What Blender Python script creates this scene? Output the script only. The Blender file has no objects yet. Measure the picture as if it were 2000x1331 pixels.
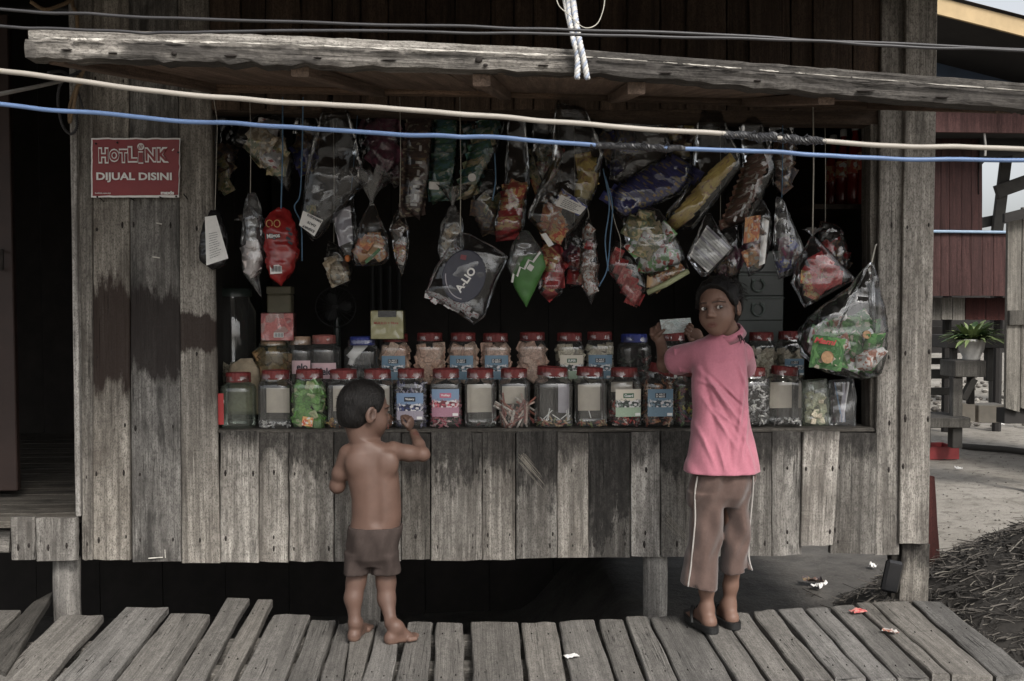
import bpy, bmesh, math, random
import numpy as np
from mathutils import Vector, Matrix, noise as mnoise

random.seed(7)
rnd = random.Random(11)
SC = bpy.context.scene
COL = SC.collection
V = Vector

# ------------------------------------------------------------------ camera
CAM_LOC = V((0.0, -3.85, 1.45))
FOC = 1944.0                       # focal length in pixels of a 2000 px wide frame
PITCH, YAW, ROLL = math.radians(2.1), math.radians(2.4), math.radians(0.15)
_f = V((math.sin(YAW) * math.cos(PITCH), math.cos(YAW) * math.cos(PITCH), -math.sin(PITCH))).normalized()
_r = _f.cross(V((0, 0, 1))).normalized()
_u = _r.cross(_f).normalized()
_q = Matrix.Rotation(ROLL, 3, _f)
_r, _u = _q @ _r, _q @ _u
cam_data = bpy.data.cameras.new('camera')
cam = bpy.data.objects.new('camera', cam_data)
COL.objects.link(cam)
cam.matrix_world = Matrix(((_r.x, _u.x, -_f.x, CAM_LOC.x), (_r.y, _u.y, -_f.y, CAM_LOC.y),
                           (_r.z, _u.z, -_f.z, CAM_LOC.z), (0, 0, 0, 1)))
cam_data.sensor_width = 36.0
cam_data.lens = FOC / 2000 * 36.0
cam_data.clip_start = 0.05
cam_data.clip_end = 500
SC.camera = cam

# ------------------------------------------------------------------ sky, sun, exposure
world = bpy.data.worlds.new('World')
SC.world = world
world.use_nodes = True
_nt = world.node_tree
_nt.nodes.clear()
SUN_EL, SUN_AZ = math.radians(42), math.radians(158)   # azimuth from +Y towards +X: sun behind the camera, a little right
_sky = _nt.nodes.new('ShaderNodeTexSky')
_sky.sky_type = 'NISHITA'
_sky.sun_disc = False
_sky.sun_elevation = SUN_EL
_sky.sun_rotation = SUN_AZ
_sky.air_density = 1.0
_sky.dust_density = 4.0
_hs = _nt.nodes.new('ShaderNodeHueSaturation')          # high overcast: the blue is mostly gone
_hs.inputs['Saturation'].default_value = 0.22
_bg = _nt.nodes.new('ShaderNodeBackground')
_bg.inputs['Strength'].default_value = 0.11
_wo = _nt.nodes.new('ShaderNodeOutputWorld')
_nt.links.new(_sky.outputs[0], _hs.inputs['Color'])
_nt.links.new(_hs.outputs[0], _bg.inputs['Color'])
_nt.links.new(_bg.outputs[0], _wo.inputs[0])
_sd = bpy.data.lights.new('sun', 'SUN')
_sd.energy = 1.5
_sd.angle = math.radians(16)
_sd.color = (1.0, 0.95, 0.88)
_so = bpy.data.objects.new('sun', _sd)
COL.objects.link(_so)
_sdir = V((math.sin(SUN_AZ) * math.cos(SUN_EL), math.cos(SUN_AZ) * math.cos(SUN_EL), math.sin(SUN_EL)))
_so.rotation_euler = _sdir.to_track_quat('Z', 'Y').to_euler()
_so.location = (2, -8, 12)
SC.view_settings.view_transform = 'Standard'
SC.view_settings.look = 'None'
SC.view_settings.gamma = 1.0
SC.view_settings.exposure = 0.98
SC.view_settings.use_curve_mapping = False
SC.render.engine = 'CYCLES'
SC.cycles.max_bounces = 8
SC.cycles.transparent_max_bounces = 24
SC.cycles.caustics_reflective = False
SC.cycles.caustics_refractive = False

# ------------------------------------------------------------------ measuring helpers
def ray(px, py):
    return (_f * FOC + _r * (px - 1000.0) - _u * (py - 665.5))
def at(px, py, Y):                 # the point that stands at depth Y
    d = ray(px, py)
    return CAM_LOC + d * ((Y - CAM_LOC.y) / d.y)
def gz(px, py, Z):                 # the point on the level Z
    d = ray(px, py)
    return CAM_LOC + d * ((Z - CAM_LOC.z) / d.z)
def mpp(Y):                        # metres per photo pixel at depth Y
    return (Y - CAM_LOC.y) / FOC

# ------------------------------------------------------------------ object helpers
def tag(o, label=None, cat=None, group=None, kind=None):
    if label: o['label'] = label
    if cat: o['category'] = cat
    if group: o['group'] = group
    if kind: o['kind'] = kind
    return o
def empty(name, loc=(0, 0, 0), label=None, cat=None, group=None, kind=None):
    o = bpy.data.objects.new(name, None)
    o.empty_display_size = 0.05
    COL.objects.link(o)
    o.location = loc
    o['_loc'] = list(loc)
    tag(o, label, cat, group, kind)
    return o
def pworld(o):                     # world position of an unrotated parent chain
    p = V((0, 0, 0))
    while o is not None:
        p += o.location
        o = o.parent
    return p
def mobj(name, verts, faces, mat, parent=None, loc=(0, 0, 0), smooth=False, mids=None):
    me = bpy.data.meshes.new(name)
    me.from_pydata([tuple(v) for v in verts], [], [tuple(f) for f in faces])
    mats = mat if isinstance(mat, (list, tuple)) else [mat]
    for m in mats: me.materials.append(m)
    if mids is not None: me.polygons.foreach_set('material_index', mids)
    if smooth: me.polygons.foreach_set('use_smooth', [True] * len(me.polygons))
    me.update()
    return link(name, me, parent, loc)
def link(name, me, parent=None, loc=(0, 0, 0)):
    o = bpy.data.objects.new(name, me)
    COL.objects.link(o)
    o.location = loc
    if parent is not None: o.parent = parent
    return o
class MB:
    """collects shapes for ONE mesh"""
    def __init__(s): s.v, s.f, s.m = [], [], []
    def add(s, vs, fs, mi=0):
        b = len(s.v)
        s.v += [V(v) for v in vs]
        s.f += [tuple(i + b for i in f) for f in fs]
        s.m += [mi] * len(fs)
        return s
    def box(s, c, size, rot=None, mi=0, bev=0.0):
        hx, hy, hz = size[0] / 2, size[1] / 2, size[2] / 2
        b = min(bev, hx * .8, hy * .8, hz * .8)
        vs, fs = [], []
        if b <= 0:
            vs = [V((x, y, z)) for x in (-hx, hx) for y in (-hy, hy) for z in (-hz, hz)]
            fs = [(0, 1, 3, 2), (4, 6, 7, 5), (0, 4, 5, 1), (2, 3, 7, 6), (0, 2, 6, 4), (1, 5, 7, 3)]
        else:
            bm = bmesh.new()
            bmesh.ops.create_cube(bm, size=1.0)
            for v in bm.verts: v.co = V((v.co.x * size[0], v.co.y * size[1], v.co.z * size[2]))
            bmesh.ops.bevel(bm, geom=list(bm.edges), offset=b, segments=1, affect='EDGES')
            bm.verts.index_update()
            vs = [v.co.copy() for v in bm.verts]
            fs = [tuple(v.index for v in f.verts) for f in bm.faces]
            bm.free()
        if rot is not None: vs = [rot @ v for v in vs]
        s.add([v + V(c) for v in vs], fs, mi)
        return s
    def tube(s, pts, rad, n=8, mi=0, caps=True, twist=0.0):
        pts = [V(p) for p in pts]
        rr = rad if isinstance(rad, (list, tuple)) else [rad] * len(pts)
        rings, ref = [], None
        for i, p in enumerate(pts):
            t = (pts[min(i + 1, len(pts) - 1)] - pts[max(i - 1, 0)])
            t = t.normalized() if t.length > 1e-9 else V((0, 0, 1))
            if ref is None: ref = t.orthogonal().normalized()
            ref = (ref - t * ref.dot(t))
            ref = ref.normalized() if ref.length > 1e-6 else t.orthogonal().normalized()
            b = t.cross(ref)
            rings.append([p + (ref * math.cos(2 * math.pi * k / n + twist * i) + b * math.sin(2 * math.pi * k / n + twist * i)) * rr[i] for k in range(n)])
        vs = [v for r_ in rings for v in r_]
        fs = [(i * n + k, i * n + (k + 1) % n, (i + 1) * n + (k + 1) % n, (i + 1) * n + k) for i in range(len(pts) - 1) for k in range(n)]
        if caps:
            fs.append(tuple(range(n - 1, -1, -1)))
            fs.append(tuple((len(pts) - 1) * n + k for k in range(n)))
        return s.add(vs, fs, mi)
    def lathe(s, prof, c=(0, 0, 0), n=20, mi=0, sq=None):
        """prof: (radius, z); sq: superellipse power for squarish jars"""
        c = V(c)
        vs = []
        for r_, z in prof:
            for k in range(n):
                a = 2 * math.pi * k / n
                ca, sa = math.cos(a), math.sin(a)
                q = 1.0
                if sq: q = 1.0 / ((abs(ca) ** sq + abs(sa) ** sq) ** (1.0 / sq))
                vs.append(c + V((ca * r_ * q, sa * r_ * q, z)))
        m = len(prof)
        fs = [(i * n + k, i * n + (k + 1) % n, (i + 1) * n + (k + 1) % n, (i + 1) * n + k) for i in range(m - 1) for k in range(n)]
        return s.add(vs, fs, mi)
    def ball(s, c, r_, nu=8, nv=5, mi=0, rot=None):
        rx = r_ if isinstance(r_, (tuple, list, Vector)) else (r_, r_, r_)
        vs, fs = [], []
        for j in range(nv + 1):
            th = math.pi * j / nv
            for k in range(nu):
                a = 2 * math.pi * k / nu
                v = V((math.sin(th) * math.cos(a) * rx[0], math.sin(th) * math.sin(a) * rx[1], math.cos(th) * rx[2]))
                vs.append((rot @ v if rot is not None else v) + V(c))
        fs = [(j * nu + k, (j + 1) * nu + k, (j + 1) * nu + (k + 1) % nu, j * nu + (k + 1) % nu) for j in range(nv) for k in range(nu)]
        return s.add(vs, fs, mi)
    def build(s, name, mat, parent=None, loc=(0, 0, 0), smooth=False, rel=True):
        off = V(loc) + (pworld(parent) if (parent is not None and rel) else V((0, 0, 0)))
        if rel: vs = [v - off for v in s.v]
        else: vs = s.v
        return mobj(name, vs, s.f, mat, parent, loc, smooth, s.m)

# ------------------------------------------------------------------ materials
def nmat(name):
    m = bpy.data.materials.new(name)
    m.use_nodes = True
    nt = m.node_tree
    return m, nt, nt.nodes['Principled BSDF'], nt.nodes['Material Output']
class N:
    """small node-building helper"""
    def __init__(s, nt): s.nt = nt
    def n(s, t, **kw):
        x = s.nt.nodes.new(t)
        for k, v in kw.items():
            if hasattr(x, k) and k not in x.inputs: setattr(x, k, v)
        return x
    def l(s, a, b): s.nt.links.new(a, b)
    def val(s, x, sock):
        if hasattr(x, 'is_output') or hasattr(x, 'links'): s.l(x, sock)
        else: sock.default_value = x
    def math(s, op, a, b=None, clamp=False):
        x = s.nt.nodes.new('ShaderNodeMath'); x.operation = op; x.use_clamp = clamp
        s.val(a, x.inputs[0])
        if b is not None: s.val(b, x.inputs[1])
        return x.outputs[0]
    def mix(s, fac, a, b, mode='MIX'):
        x = s.nt.nodes.new('ShaderNodeMix'); x.data_type = 'RGBA'; x.blend_type = mode
        s.val(fac, x.inputs[0])
        for q, i in ((a, 6), (b, 7)):
            if isinstance(q, (tuple, list)): x.inputs[i].default_value = (*q[:3], 1)
            else: s.l(q, x.inputs[i])
        return x.outputs[2]
    def noise(s, vec, scale=5, detail=4, rough=0.55, dist=0.0):
        x = s.nt.nodes.new('ShaderNodeTexNoise')
        x.inputs['Scale'].default_value = scale; x.inputs['Detail'].default_value = detail
        x.inputs['Roughness'].default_value = rough; x.inputs['Distortion'].default_value = dist
        if vec is not None: s.l(vec, x.inputs['Vector'])
        return x.outputs['Fac']
    def vor(s, vec, scale=5, feature='F1', out='Distance'):
        x = s.nt.nodes.new('ShaderNodeTexVoronoi'); x.feature = feature
        x.inputs['Scale'].default_value = scale
        if vec is not None: s.l(vec, x.inputs['Vector'])
        return x.outputs[out]
    def scale(s, vec, sc, loc=None):
        x = s.nt.nodes.new('ShaderNodeMapping'); s.l(vec, x.inputs['Vector'])
        x.inputs['Scale'].default_value = sc
        if loc is not None: s.val(loc, x.inputs['Location'])
        return x.outputs[0]
    def ramp(s, fac, stops):
        x = s.nt.nodes.new('ShaderNodeValToRGB'); s.l(fac, x.inputs[0])
        el = x.color_ramp.elements
        while len(el) < len(stops): el.new(0.5)
        for e, (p, c) in zip(el, stops):
            e.position = p
            e.color = (*c, 1) if isinstance(c, (tuple, list)) else (c, c, c, 1)
        return x.outputs[0]
    def attr(s, name):
        x = s.nt.nodes.new('ShaderNodeAttribute'); x.attribute_type = 'OBJECT'; x.attribute_name = name
        return x
    def bump(s, h, strength=0.3, dist=0.01, base=None):
        x = s.nt.nodes.new('ShaderNodeBump'); x.inputs['Strength'].default_value = strength
        x.inputs['Distance'].default_value = dist
        s.l(h, x.inputs['Height'])
        if base is not None: s.l(base, x.inputs['Normal'])
        return x.outputs[0]

def mat_plain(name, col, rough=0.6, var=0.25, scale=20.0, spec=0.4, metal=0.0, bump=0.15):
    """one colour with blotchy wear, so that nothing is perfectly even"""
    m, nt, b, out = nmat(name)
    n = N(nt)
    tc = nt.nodes.new('ShaderNodeTexCoord').outputs['Object']
    a = n.noise(tc, scale, 5, 0.6)
    f = n.ramp(a, [(0.25, 1 - var), (0.75, 1 + var * 0.5)])
    n.l(n.mix(1.0, (*col, 1), f, 'MULTIPLY'), b.inputs['Base Color'])
    b.inputs['Roughness'].default_value = rough
    b.inputs['Specular IOR Level'].default_value = spec
    b.inputs['Metallic'].default_value = metal
    if bump:
        n.l(n.bump(n.noise(tc, scale * 4, 3), bump, 0.003), b.inputs['Normal'])
    return m

def mat_wood(name, light, mid, dark, saw=0.35, crack=0.5, rough=0.85, mould=0.5, strk=.60):
    """weathered board: grain runs along the object's own Z; per-object tone / warm / stain"""
    m, nt, b, out = nmat(name)
    n = N(nt)
    tc = nt.nodes.new('ShaderNodeTexCoord').outputs['Object']
    oi = nt.nodes.new('ShaderNodeObjectInfo').outputs['Random']
    cx = nt.nodes.new('ShaderNodeCombineXYZ')
    for i, k in enumerate((37.0, 61.0, 91.0)): n.l(n.math('MULTIPLY', oi, k), cx.inputs[i])
    va = nt.nodes.new('ShaderNodeVectorMath'); va.operation = 'ADD'
    n.l(tc, va.inputs[0]); n.l(cx.outputs[0], va.inputs[1])
    p = va.outputs[0]
    patch = n.noise(n.scale(p, (10, 10, 2.6)), 1.0, 8, 0.70)
    streak = n.noise(n.scale(p, (38, 38, 1.3)), 1.0, 5, 0.6, 0.3)
    grain = n.noise(n.scale(p, (190, 190, 4.5)), 1.0, 4, 0.65)
    mott = n.noise(n.scale(p, (60, 60, 30)), 1.0, 4, 0.7)
    sawn = n.math('MULTIPLY', n.noise(n.scale(p, (9, 9, 150)), 1.0, 4, 0.7), n.ramp(n.noise(n.scale(p, (11, 11, 9)), 1.0, 3, .6), [(.42, .55), (.6, 1.0)]))
    col = n.mix(n.ramp(patch, [(0.36, 0), (0.60, 1)]), mid, light)
    col = n.mix(n.math('MULTIPLY', n.ramp(mott, [(0.36, 1), (0.56, 0)]), 0.5), col, tuple(c * 0.5 for c in mid))
    col = n.mix(n.math('MULTIPLY', n.ramp(streak, [(0.40, 1), (0.58, 0)]), strk), col, tuple(c * 0.42 for c in mid))
    col = n.mix(n.math('MULTIPLY', n.ramp(grain, [(0.38, 1), (0.58, 0)]), strk * .65), col, tuple(c * 0.42 for c in mid))
    col = n.mix(n.math('MULTIPLY', n.ramp(sawn, [(0.54, 0), (0.70, 1)]), saw), col, tuple(min(1, c * 1.35) for c in light))
    spk = n.noise(n.scale(p, (240, 240, 120)), 1.0, 3, 0.7)
    col = n.mix(n.math('MULTIPLY', n.ramp(spk, [(0.38, 1), (0.5, 0)]), 0.6), col, tuple(c * 0.4 for c in mid))
    # mould and rain staining with shapes of their own
    st = n.attr('stain').outputs['Fac']
    blot = n.noise(n.scale(p, (9, 9, 2.6)), 1.0, 7, 0.68, 0.4)
    thr = n.math('SUBTRACT', 0.74, n.math('MULTIPLY', st, 0.34))
    s1 = n.math('MULTIPLY', n.math('SUBTRACT', n.math('ADD', blot, n.math('MULTIPLY', n.math('SUBTRACT', mott, 0.5), 0.25)), thr), 9.0, True)
    # the rain-blackened top end: noise-edged, as long as the attribute says (metres below the board's top)
    sz = nt.nodes.new('ShaderNodeSeparateXYZ'); n.l(tc, sz.inputs[0])
    topz = n.attr('top').outputs['Fac']
    wet = n.attr('wet').outputs['Fac']
    dz = n.math('SUBTRACT', topz, sz.outputs[2])
    jag = n.noise(n.scale(p, (22, 22, 5.0)), 1.0, 5, 0.7)
    wlen = n.math('MULTIPLY', wet, n.math('ADD', n.math('MULTIPLY', n.math('SUBTRACT', jag, 0.5), 2.6), 1.0))
    s2 = n.math('MULTIPLY', n.math('SUBTRACT', wlen, dz), 16.0, True)
    s2 = n.math('MULTIPLY', s2, n.ramp(mott, [(0.3, 1.0), (0.75, 0.72)]))
    sm = n.math('MAXIMUM', n.math('MULTIPLY', s1, mould), n.math('MULTIPLY', s2, 1.0))
    col = n.mix(n.math('MULTIPLY', sm, 0.88), col, dark)
    # one broad oily blot, where the board has one (centre and half length along the board)
    bz = n.attr('blot_z').outputs['Fac']; bl_ = n.attr('blot_len').outputs['Fac']
    bd = n.math('DIVIDE', n.math('ABSOLUTE', n.math('SUBTRACT', sz.outputs[2], bz)), n.math('MAXIMUM', bl_, 0.001))
    s3 = n.math('MULTIPLY', n.math('SUBTRACT', n.math('ADD', -0.35, n.math('ADD', n.math('MULTIPLY', jag, 1.5), n.math('MULTIPLY', n.noise(n.scale(p, (14, 14, 3)), 1.0, 4, .6), 1.2))), bd), 4.5, True)
    s3 = n.math('MULTIPLY', s3, n.math('GREATER_THAN', bl_, 0.002))
    col = n.mix(n.math('MULTIPLY', s3, 0.93), col, (dark[0] * 1.5, dark[1] * 1.1, dark[2] * 1.0))
    ck = n.noise(n.scale(p, (85, 85, 1.6)), 1.0, 2, 0.5, 0.2)
    ckm = n.math('MULTIPLY', n.ramp(n.math('ABSOLUTE', n.math('SUBTRACT', ck, 0.5)), [(0.0, 1), (0.012, 0)]),
                 n.ramp(n.noise(n.scale(p, (9, 9, 3)), 1.0, 3), [(0.5, 0), (0.62, 1)]))
    col = n.mix(n.math('MULTIPLY', ckm, crack), col, tuple(c * 0.3 for c in dark))
    tone = n.attr('tone').outputs['Fac']
    hv = nt.nodes.new('ShaderNodeHueSaturation')
    n.l(col, hv.inputs['Color']); n.l(tone, hv.inputs['Value'])
    n.l(n.attr('warm').outputs['Fac'], hv.inputs['Saturation'])
    n.l(hv.outputs[0], b.inputs['Base Color'])
    b.inputs['Roughness'].default_value = rough
    b.inputs['Specular IOR Level'].default_value = 0.25
    h = n.math('ADD', n.math('MULTIPLY', grain, 0.6), n.math('MULTIPLY', streak, 0.8))
    h = n.math('ADD', h, n.math('MULTIPLY', sawn, saw))
    h = n.math('SUBTRACT', h, n.math('MULTIPLY', ckm, 1.5))
    n.l(n.bump(h, 0.8, 0.006), b.inputs['Normal'])
    return m

M = {}
M['wood'] = mat_wood('weathered_board', (0.40, 0.37, 0.325), (0.160, 0.141, 0.120), (0.018, 0.016, 0.0145), saw=.18, crack=0.6, mould=.8)
M['deck'] = mat_wood('walkway_board', (0.26, 0.243, 0.22), (0.185, 0.172, 0.155), (0.05, 0.046, 0.042), saw=0.08, crack=0.9, mould=0.6, strk=.5)
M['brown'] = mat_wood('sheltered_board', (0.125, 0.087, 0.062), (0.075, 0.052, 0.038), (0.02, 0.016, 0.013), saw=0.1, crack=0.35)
M['rot'] = mat_wood('rotten_beam', (0.34, 0.31, 0.27), (0.13, 0.115, 0.10), (0.025, 0.022, 0.02), saw=0.05, crack=1.0, mould=0.9)
M['redwood'] = mat_wood('red_painted_board', (0.15, 0.042, 0.034), (0.105, 0.03, 0.025), (0.03, 0.012, 0.011), saw=0.05, crack=0.2, mould=0.3)
M['nail'] = mat_plain('rusted_nail', (0.016, 0.012, 0.010), 0.8, 0.3, 200)
M['dark_in'] = mat_plain('shade_black_boards', (0.022, 0.019, 0.017), 0.9, 0.4, 6)  # near-black base colour paints in the shade indoors and under the floor

def woodprops(o, tone=1.0, warm=1.0, stain=0.3, wet=0.0, top=0.0):
    o['tone'] = float(tone); o['warm'] = float(warm); o['stain'] = float(stain)
    o['wet'] = float(wet); o['top'] = float(top)
    return o

def plank(name, parent, tl, tr, br, bl, nrm, th, mat, nails=(), nl=9, jag=0.004, wob=0.0025, cham=0.003,
          tone=1.0, warm=1.0, stain=0.3, wet=0.0, rs=None, kind=None):
    """a sawn board from the four corners of its face; its own Z runs along its length"""
    tl, tr, br, bl = V(tl), V(tr), V(br), V(bl)
    R_ = rs or rnd
    nrm = V(nrm).normalized()
    zl = ((tl + tr) - (bl + br)).normalized()
    xl = (-nrm).cross(zl).normalized()
    yl = zl.cross(xl).normalized()              # into the board
    c = (tl + tr + br + bl) / 4
    B = Matrix((xl, yl, zl))                    # world -> local rows
    L = [B @ (p - c) for p in (tl, tr, br, bl)]
    sl, sr = R_.uniform(0, 50), R_.uniform(0, 50)
    vs, fs, mids = [], [], []
    for i in range(nl + 1):
        t = i / nl
        a = L[0].lerp(L[3], t); b_ = L[1].lerp(L[2], t)
        a = a + V((mnoise.noise(V((sl, t * 5, 0))) * wob, 0, 0))
        b_ = b_ + V((mnoise.noise(V((sr, t * 5, 0))) * wob, 0, 0))
        bow = mnoise.noise(V((sl, sr, t * 2))) * wob * 0.8
        ja = [R_.uniform(-jag, jag) for _ in range(4)] if i in (0, nl) else [0] * 4
        w = b_ - a
        ch = min(cham, w.length * 0.2, th * 0.3)
        u = w.normalized()
        ring = [a + V((0, ch, 0)), a + u * ch, a + w * 0.35, a + w * 0.68, b_ - u * ch, b_ + V((0, ch, 0)), b_ + V((0, th, 0)), a + V((0, th, 0))]
        jj = [ja[0], ja[0], ja[1], ja[2], ja[3], ja[3], ja[3], ja[0]]
        for k, p in enumerate(ring): vs.append(V((p.x, p.y + bow, p.z + jj[k])))
    n = 8
    for i in range(nl):
        for k in range(n):
            fs.append((i * n + k, i * n + (k + 1) % n, (i + 1) * n + (k + 1) % n, (i + 1) * n + k))
    fs.append(tuple(range(n))); fs.append(tuple(nl * n + k for k in range(n - 1, -1, -1)))
    mids = [0] * len(fs)
    for (u, t, s) in nails:                     # rusted nail with its swollen head
        a = L[0].lerp(L[3], t); b_ = L[1].lerp(L[2], t); q = a.lerp(b_, u)
        i0 = len(vs)
        hx, hz = s * 0.5, s * R_.uniform(0.8, 1.5)
        vs.append(q + V((0, -0.004, 0)))
        for k in range(6):
            an = k * math.pi / 3
            vs.append(q + V((math.cos(an) * hx, 0.0005, math.sin(an) * hz)))
        for k in range(6): fs.append((i0, i0 + 1 + k, i0 + 1 + (k + 1) % 6)); mids.append(1)
    me = bpy.data.meshes.new(name)
    me.from_pydata([tuple(v) for v in vs], [], fs)
    me.materials.append(mat); me.materials.append(M['nail'])
    me.polygons.foreach_set('material_index', mids)
    bm = bmesh.new(); bm.from_mesh(me); bmesh.ops.recalc_face_normals(bm, faces=bm.faces[:]); bm.to_mesh(me); bm.free()
    o = link(name, me, parent)
    R3 = Matrix((xl, yl, zl)).transposed()
    po = pworld(parent) if parent is not None else V((0, 0, 0))
    o.location = c - po
    o.rotation_euler = R3.to_euler()
    woodprops(o, tone, warm, stain, wet, L[0].z)
    if kind: o['kind'] = kind
    return o
# ================================================================== the ground
def mat_ground():
    m, nt, b, out = nmat('trodden_sand')
    n = N(nt)
    tc = nt.nodes.new('ShaderNodeTexCoord').outputs['Object']
    big = n.noise(tc, 0.9, 6, 0.6)
    mid = n.noise(tc, 9, 6, 0.65)
    fine = n.noise(tc, 120, 3, 0.7)
    col = n.mix(n.ramp(big, [(0.35, 0), (0.65, 1)]), (0.21, 0.195, 0.17), (0.30, 0.28, 0.25))
    col = n.mix(n.math('MULTIPLY', n.ramp(mid, [(0.36, 1), (0.5, 0)]), 0.6), col, (0.12, 0.108, 0.092))
    col = n.mix(n.math('MULTIPLY', n.ramp(fine, [(0.34, 1), (0.46, 0)]), 0.6), col, (0.05, 0.044, 0.038))
    sep = nt.nodes.new('ShaderNodeSeparateXYZ'); n.l(tc, sep.inputs[0])
    n.l(col, b.inputs['Base Color'])
    b.inputs['Roughness'].default_value = 0.95
    b.inputs['Specular IOR Level'].default_value = 0.15
    h = n.math('ADD', n.math('MULTIPLY', mid, 0.8), n.math('MULTIPLY', fine, 0.25))
    n.l(n.bump(h, 0.7, 0.03), b.inputs['Normal'])
    return m
M['ground'] = mat_ground()
def mat_mud():
    m, nt, b, out = nmat('damp_mud')
    n = N(nt)
    tc = nt.nodes.new('ShaderNodeTexCoord').outputs['Object']
    a = n.noise(tc, 6, 6, 0.65); f = n.noise(tc, 70, 4, 0.7)
    col = n.mix(n.ramp(a, [(0.35, 0), (0.65, 1)]), (0.05, 0.045, 0.040), (0.10, 0.092, 0.082))
    col = n.mix(n.math('MULTIPLY', n.ramp(f, [(0.55, 0), (0.7, 1)]), 0.5), col, (0.17, 0.16, 0.14))
    n.l(col, b.inputs['Base Color'])
    b.inputs['Roughness'].default_value = 0.75
    n.l(n.bump(n.math('ADD', a, n.math('MULTIPLY', f, 0.3)), 0.8, 0.03), b.inputs['Normal'])
    return m
M['mud'] = mat_mud()
def height_sheet(name, x0, x1, y0, y1, nx, ny, fz, mat):
    vs, fs = [], []
    for j in range(ny + 1):
        for i in range(nx + 1):
            x = x0 + (x1 - x0) * i / nx; y = y0 + (y1 - y0) * j / ny
            vs.append((x, y, fz(x, y)))
    for j in range(ny):
        for i in range(nx):
            a = j * (nx + 1) + i
            fs.append((a, a + 1, a + nx + 2, a + nx + 1))
    return mobj(name, vs, fs, mat, smooth=True)
def groundz(x, y):
    return 0.02 * mnoise.noise(V((x * 0.7, y * 0.7, 3))) + 0.008 * mnoise.noise(V((x * 4, y * 4, 9)))
# one sheet out to the horizon, left open where the mud is sunk below the shop
gv, gf = [], []
for (x0, x1, y0, y1) in ((-60, -6.9, -60, 200), (1.5, 60, -60, 200), (-6.9, 1.5, -60, -1.15), (-6.9, 1.5, 3.9, 200)):
    b_ = len(gv); gv += [(x0, y0, -.03), (x1, y0, -.03), (x1, y1, -.03), (x0, y1, -.03)]; gf.append((b_, b_ + 1, b_ + 2, b_ + 3))
g = mobj('ground', gv, gf, M['ground'])
tag(g, kind='structure')
g = height_sheet('sandy_yard', 1.0, 14.0, -1.5, 16.0, 90, 110, groundz, M['ground']); tag(g, kind='structure')
def mudz(x, y):
    u = max(0.0, min(1.0, (0.80 - x) / 0.55)); v = max(0.0, min(1.0, (y + 1.15) / .25)) * max(0.0, min(1.0, (3.95 - y) / .3))
    return 0.012 + groundz(x, y) * 1.4 - 0.45 * u * u * (3 - 2 * u) * v * max(0.0, min(1.0, (x + 7) / .5))  # ground lowered under the shop so the view beneath goes dark
g = height_sheet('muddy_ground', -7.0, 2.45, -1.2, 4.0, 110, 60, mudz, M['mud']); tag(g, kind='structure')

# ================================================================== the boardwalk
BW = 0.30
walk = empty('boardwalk', (0, -0.5, 0), 'weathered grey plank walkway running along the front of the shop', 'boardwalk')
DECK = [
 ((-30,1192),(40,1194),(-30,1262),(-140,1262)), ((66,1186),(106,1164),(12,1325),(-50,1300)),
 ((120,1205),(202,1205),(88,1333),(-16,1333)), ((245,1187),(328,1188),(214,1333),(103,1333)),
 ((330,1203),(411,1202),(329,1333),(226,1333)), ((442,1168),(487,1168),(394,1333),(338,1333)),
 ((500,1170),(532,1170),(451,1333),(409,1333)), ((533,1201),(606,1198),(553,1333),(463,1333)),
 ((609,1212),(656,1210),(618,1333),(560,1333)), ((659,1216),(688,1215),(668,1333),(623,1333)),
 ((690,1213),(737,1213),(704,1333),(671,1333)), ((740,1216),(784,1218),(763,1333),(708,1333)),
 ((799,1215),(845,1214),(834,1333),(770,1333)), ((852,1217),(904,1217),(908,1333),(846,1333)),
 ((920,1217),(1012,1218),(1020,1333),(924,1333)), ((1018,1214),(1087,1214),(1105,1333),(1034,1333)),
 ((1091,1214),(1161,1212),(1202,1333),(1116,1333)), ((1170,1208),(1217,1207),(1260,1333),(1211,1333)),
 ((1222,1207),(1264,1207),(1324,1333),(1267,1333)), ((1272,1205),(1351,1198),(1436,1333),(1331,1333)),
 ((1356,1198),(1404,1196),(1500,1333),(1442,1333)), ((1411,1197),(1461,1197),(1564,1333),(1507,1333)),
 ((1469,1196),(1515,1195),(1627,1329),(1572,1331)), ((1522,1193),(1566,1187),(1693,1325),(1634,1327)),
 ((1573,1187),(1616,1184),(1750,1322),(1699,1324)), ((1622,1184),(1668,1182),(1817,1321),(1756,1322)),
 ((1672,1182),(1700,1180),(1855,1319),(1822,1320)), ((1705,1180),(1773,1175),(1937,1318),(1861,1319)),
 ((1783,1173),(1838,1173),(2012,1310),(1944,1318)),
]
for i, q in enumerate(DECK):
    c = [gz(px, py, BW) for px, py in q]
    if q[2][1] > 1332:                       # runs on under the photographer's side of the walk
        for a, b_ in ((1, 2), (0, 3)):
            d = (c[b_] - c[a]).normalized()
            c[b_] = c[b_] + d * 0.55
    zo = rnd.uniform(-0.006, 0.005)
    if i in (5, 6): zo = -0.004
    if i == 1: zo = 0.02
    c = [p + V((0, 0, zo)) for p in c]
    nails = []
    for t in (0.1, 0.45, 0.85):
        nails += [(0.25, t + rnd.uniform(-.02, .02), 0.006), (0.72, t + rnd.uniform(-.02, .02), 0.006)]
    plank('plank', walk, c[0], c[1], c[2], c[3], (0, 0, 1), rnd.uniform(0.024, 0.032), M['deck'], nails, nl=12,
          jag=0.012, wob=0.007, cham=0.004, tone=rnd.uniform(0.72, 1.08) * (0.6 if i == 1 else 1), warm=rnd.uniform(0.6, 1.1), stain=rnd.uniform(0.3, 0.75))
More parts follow.
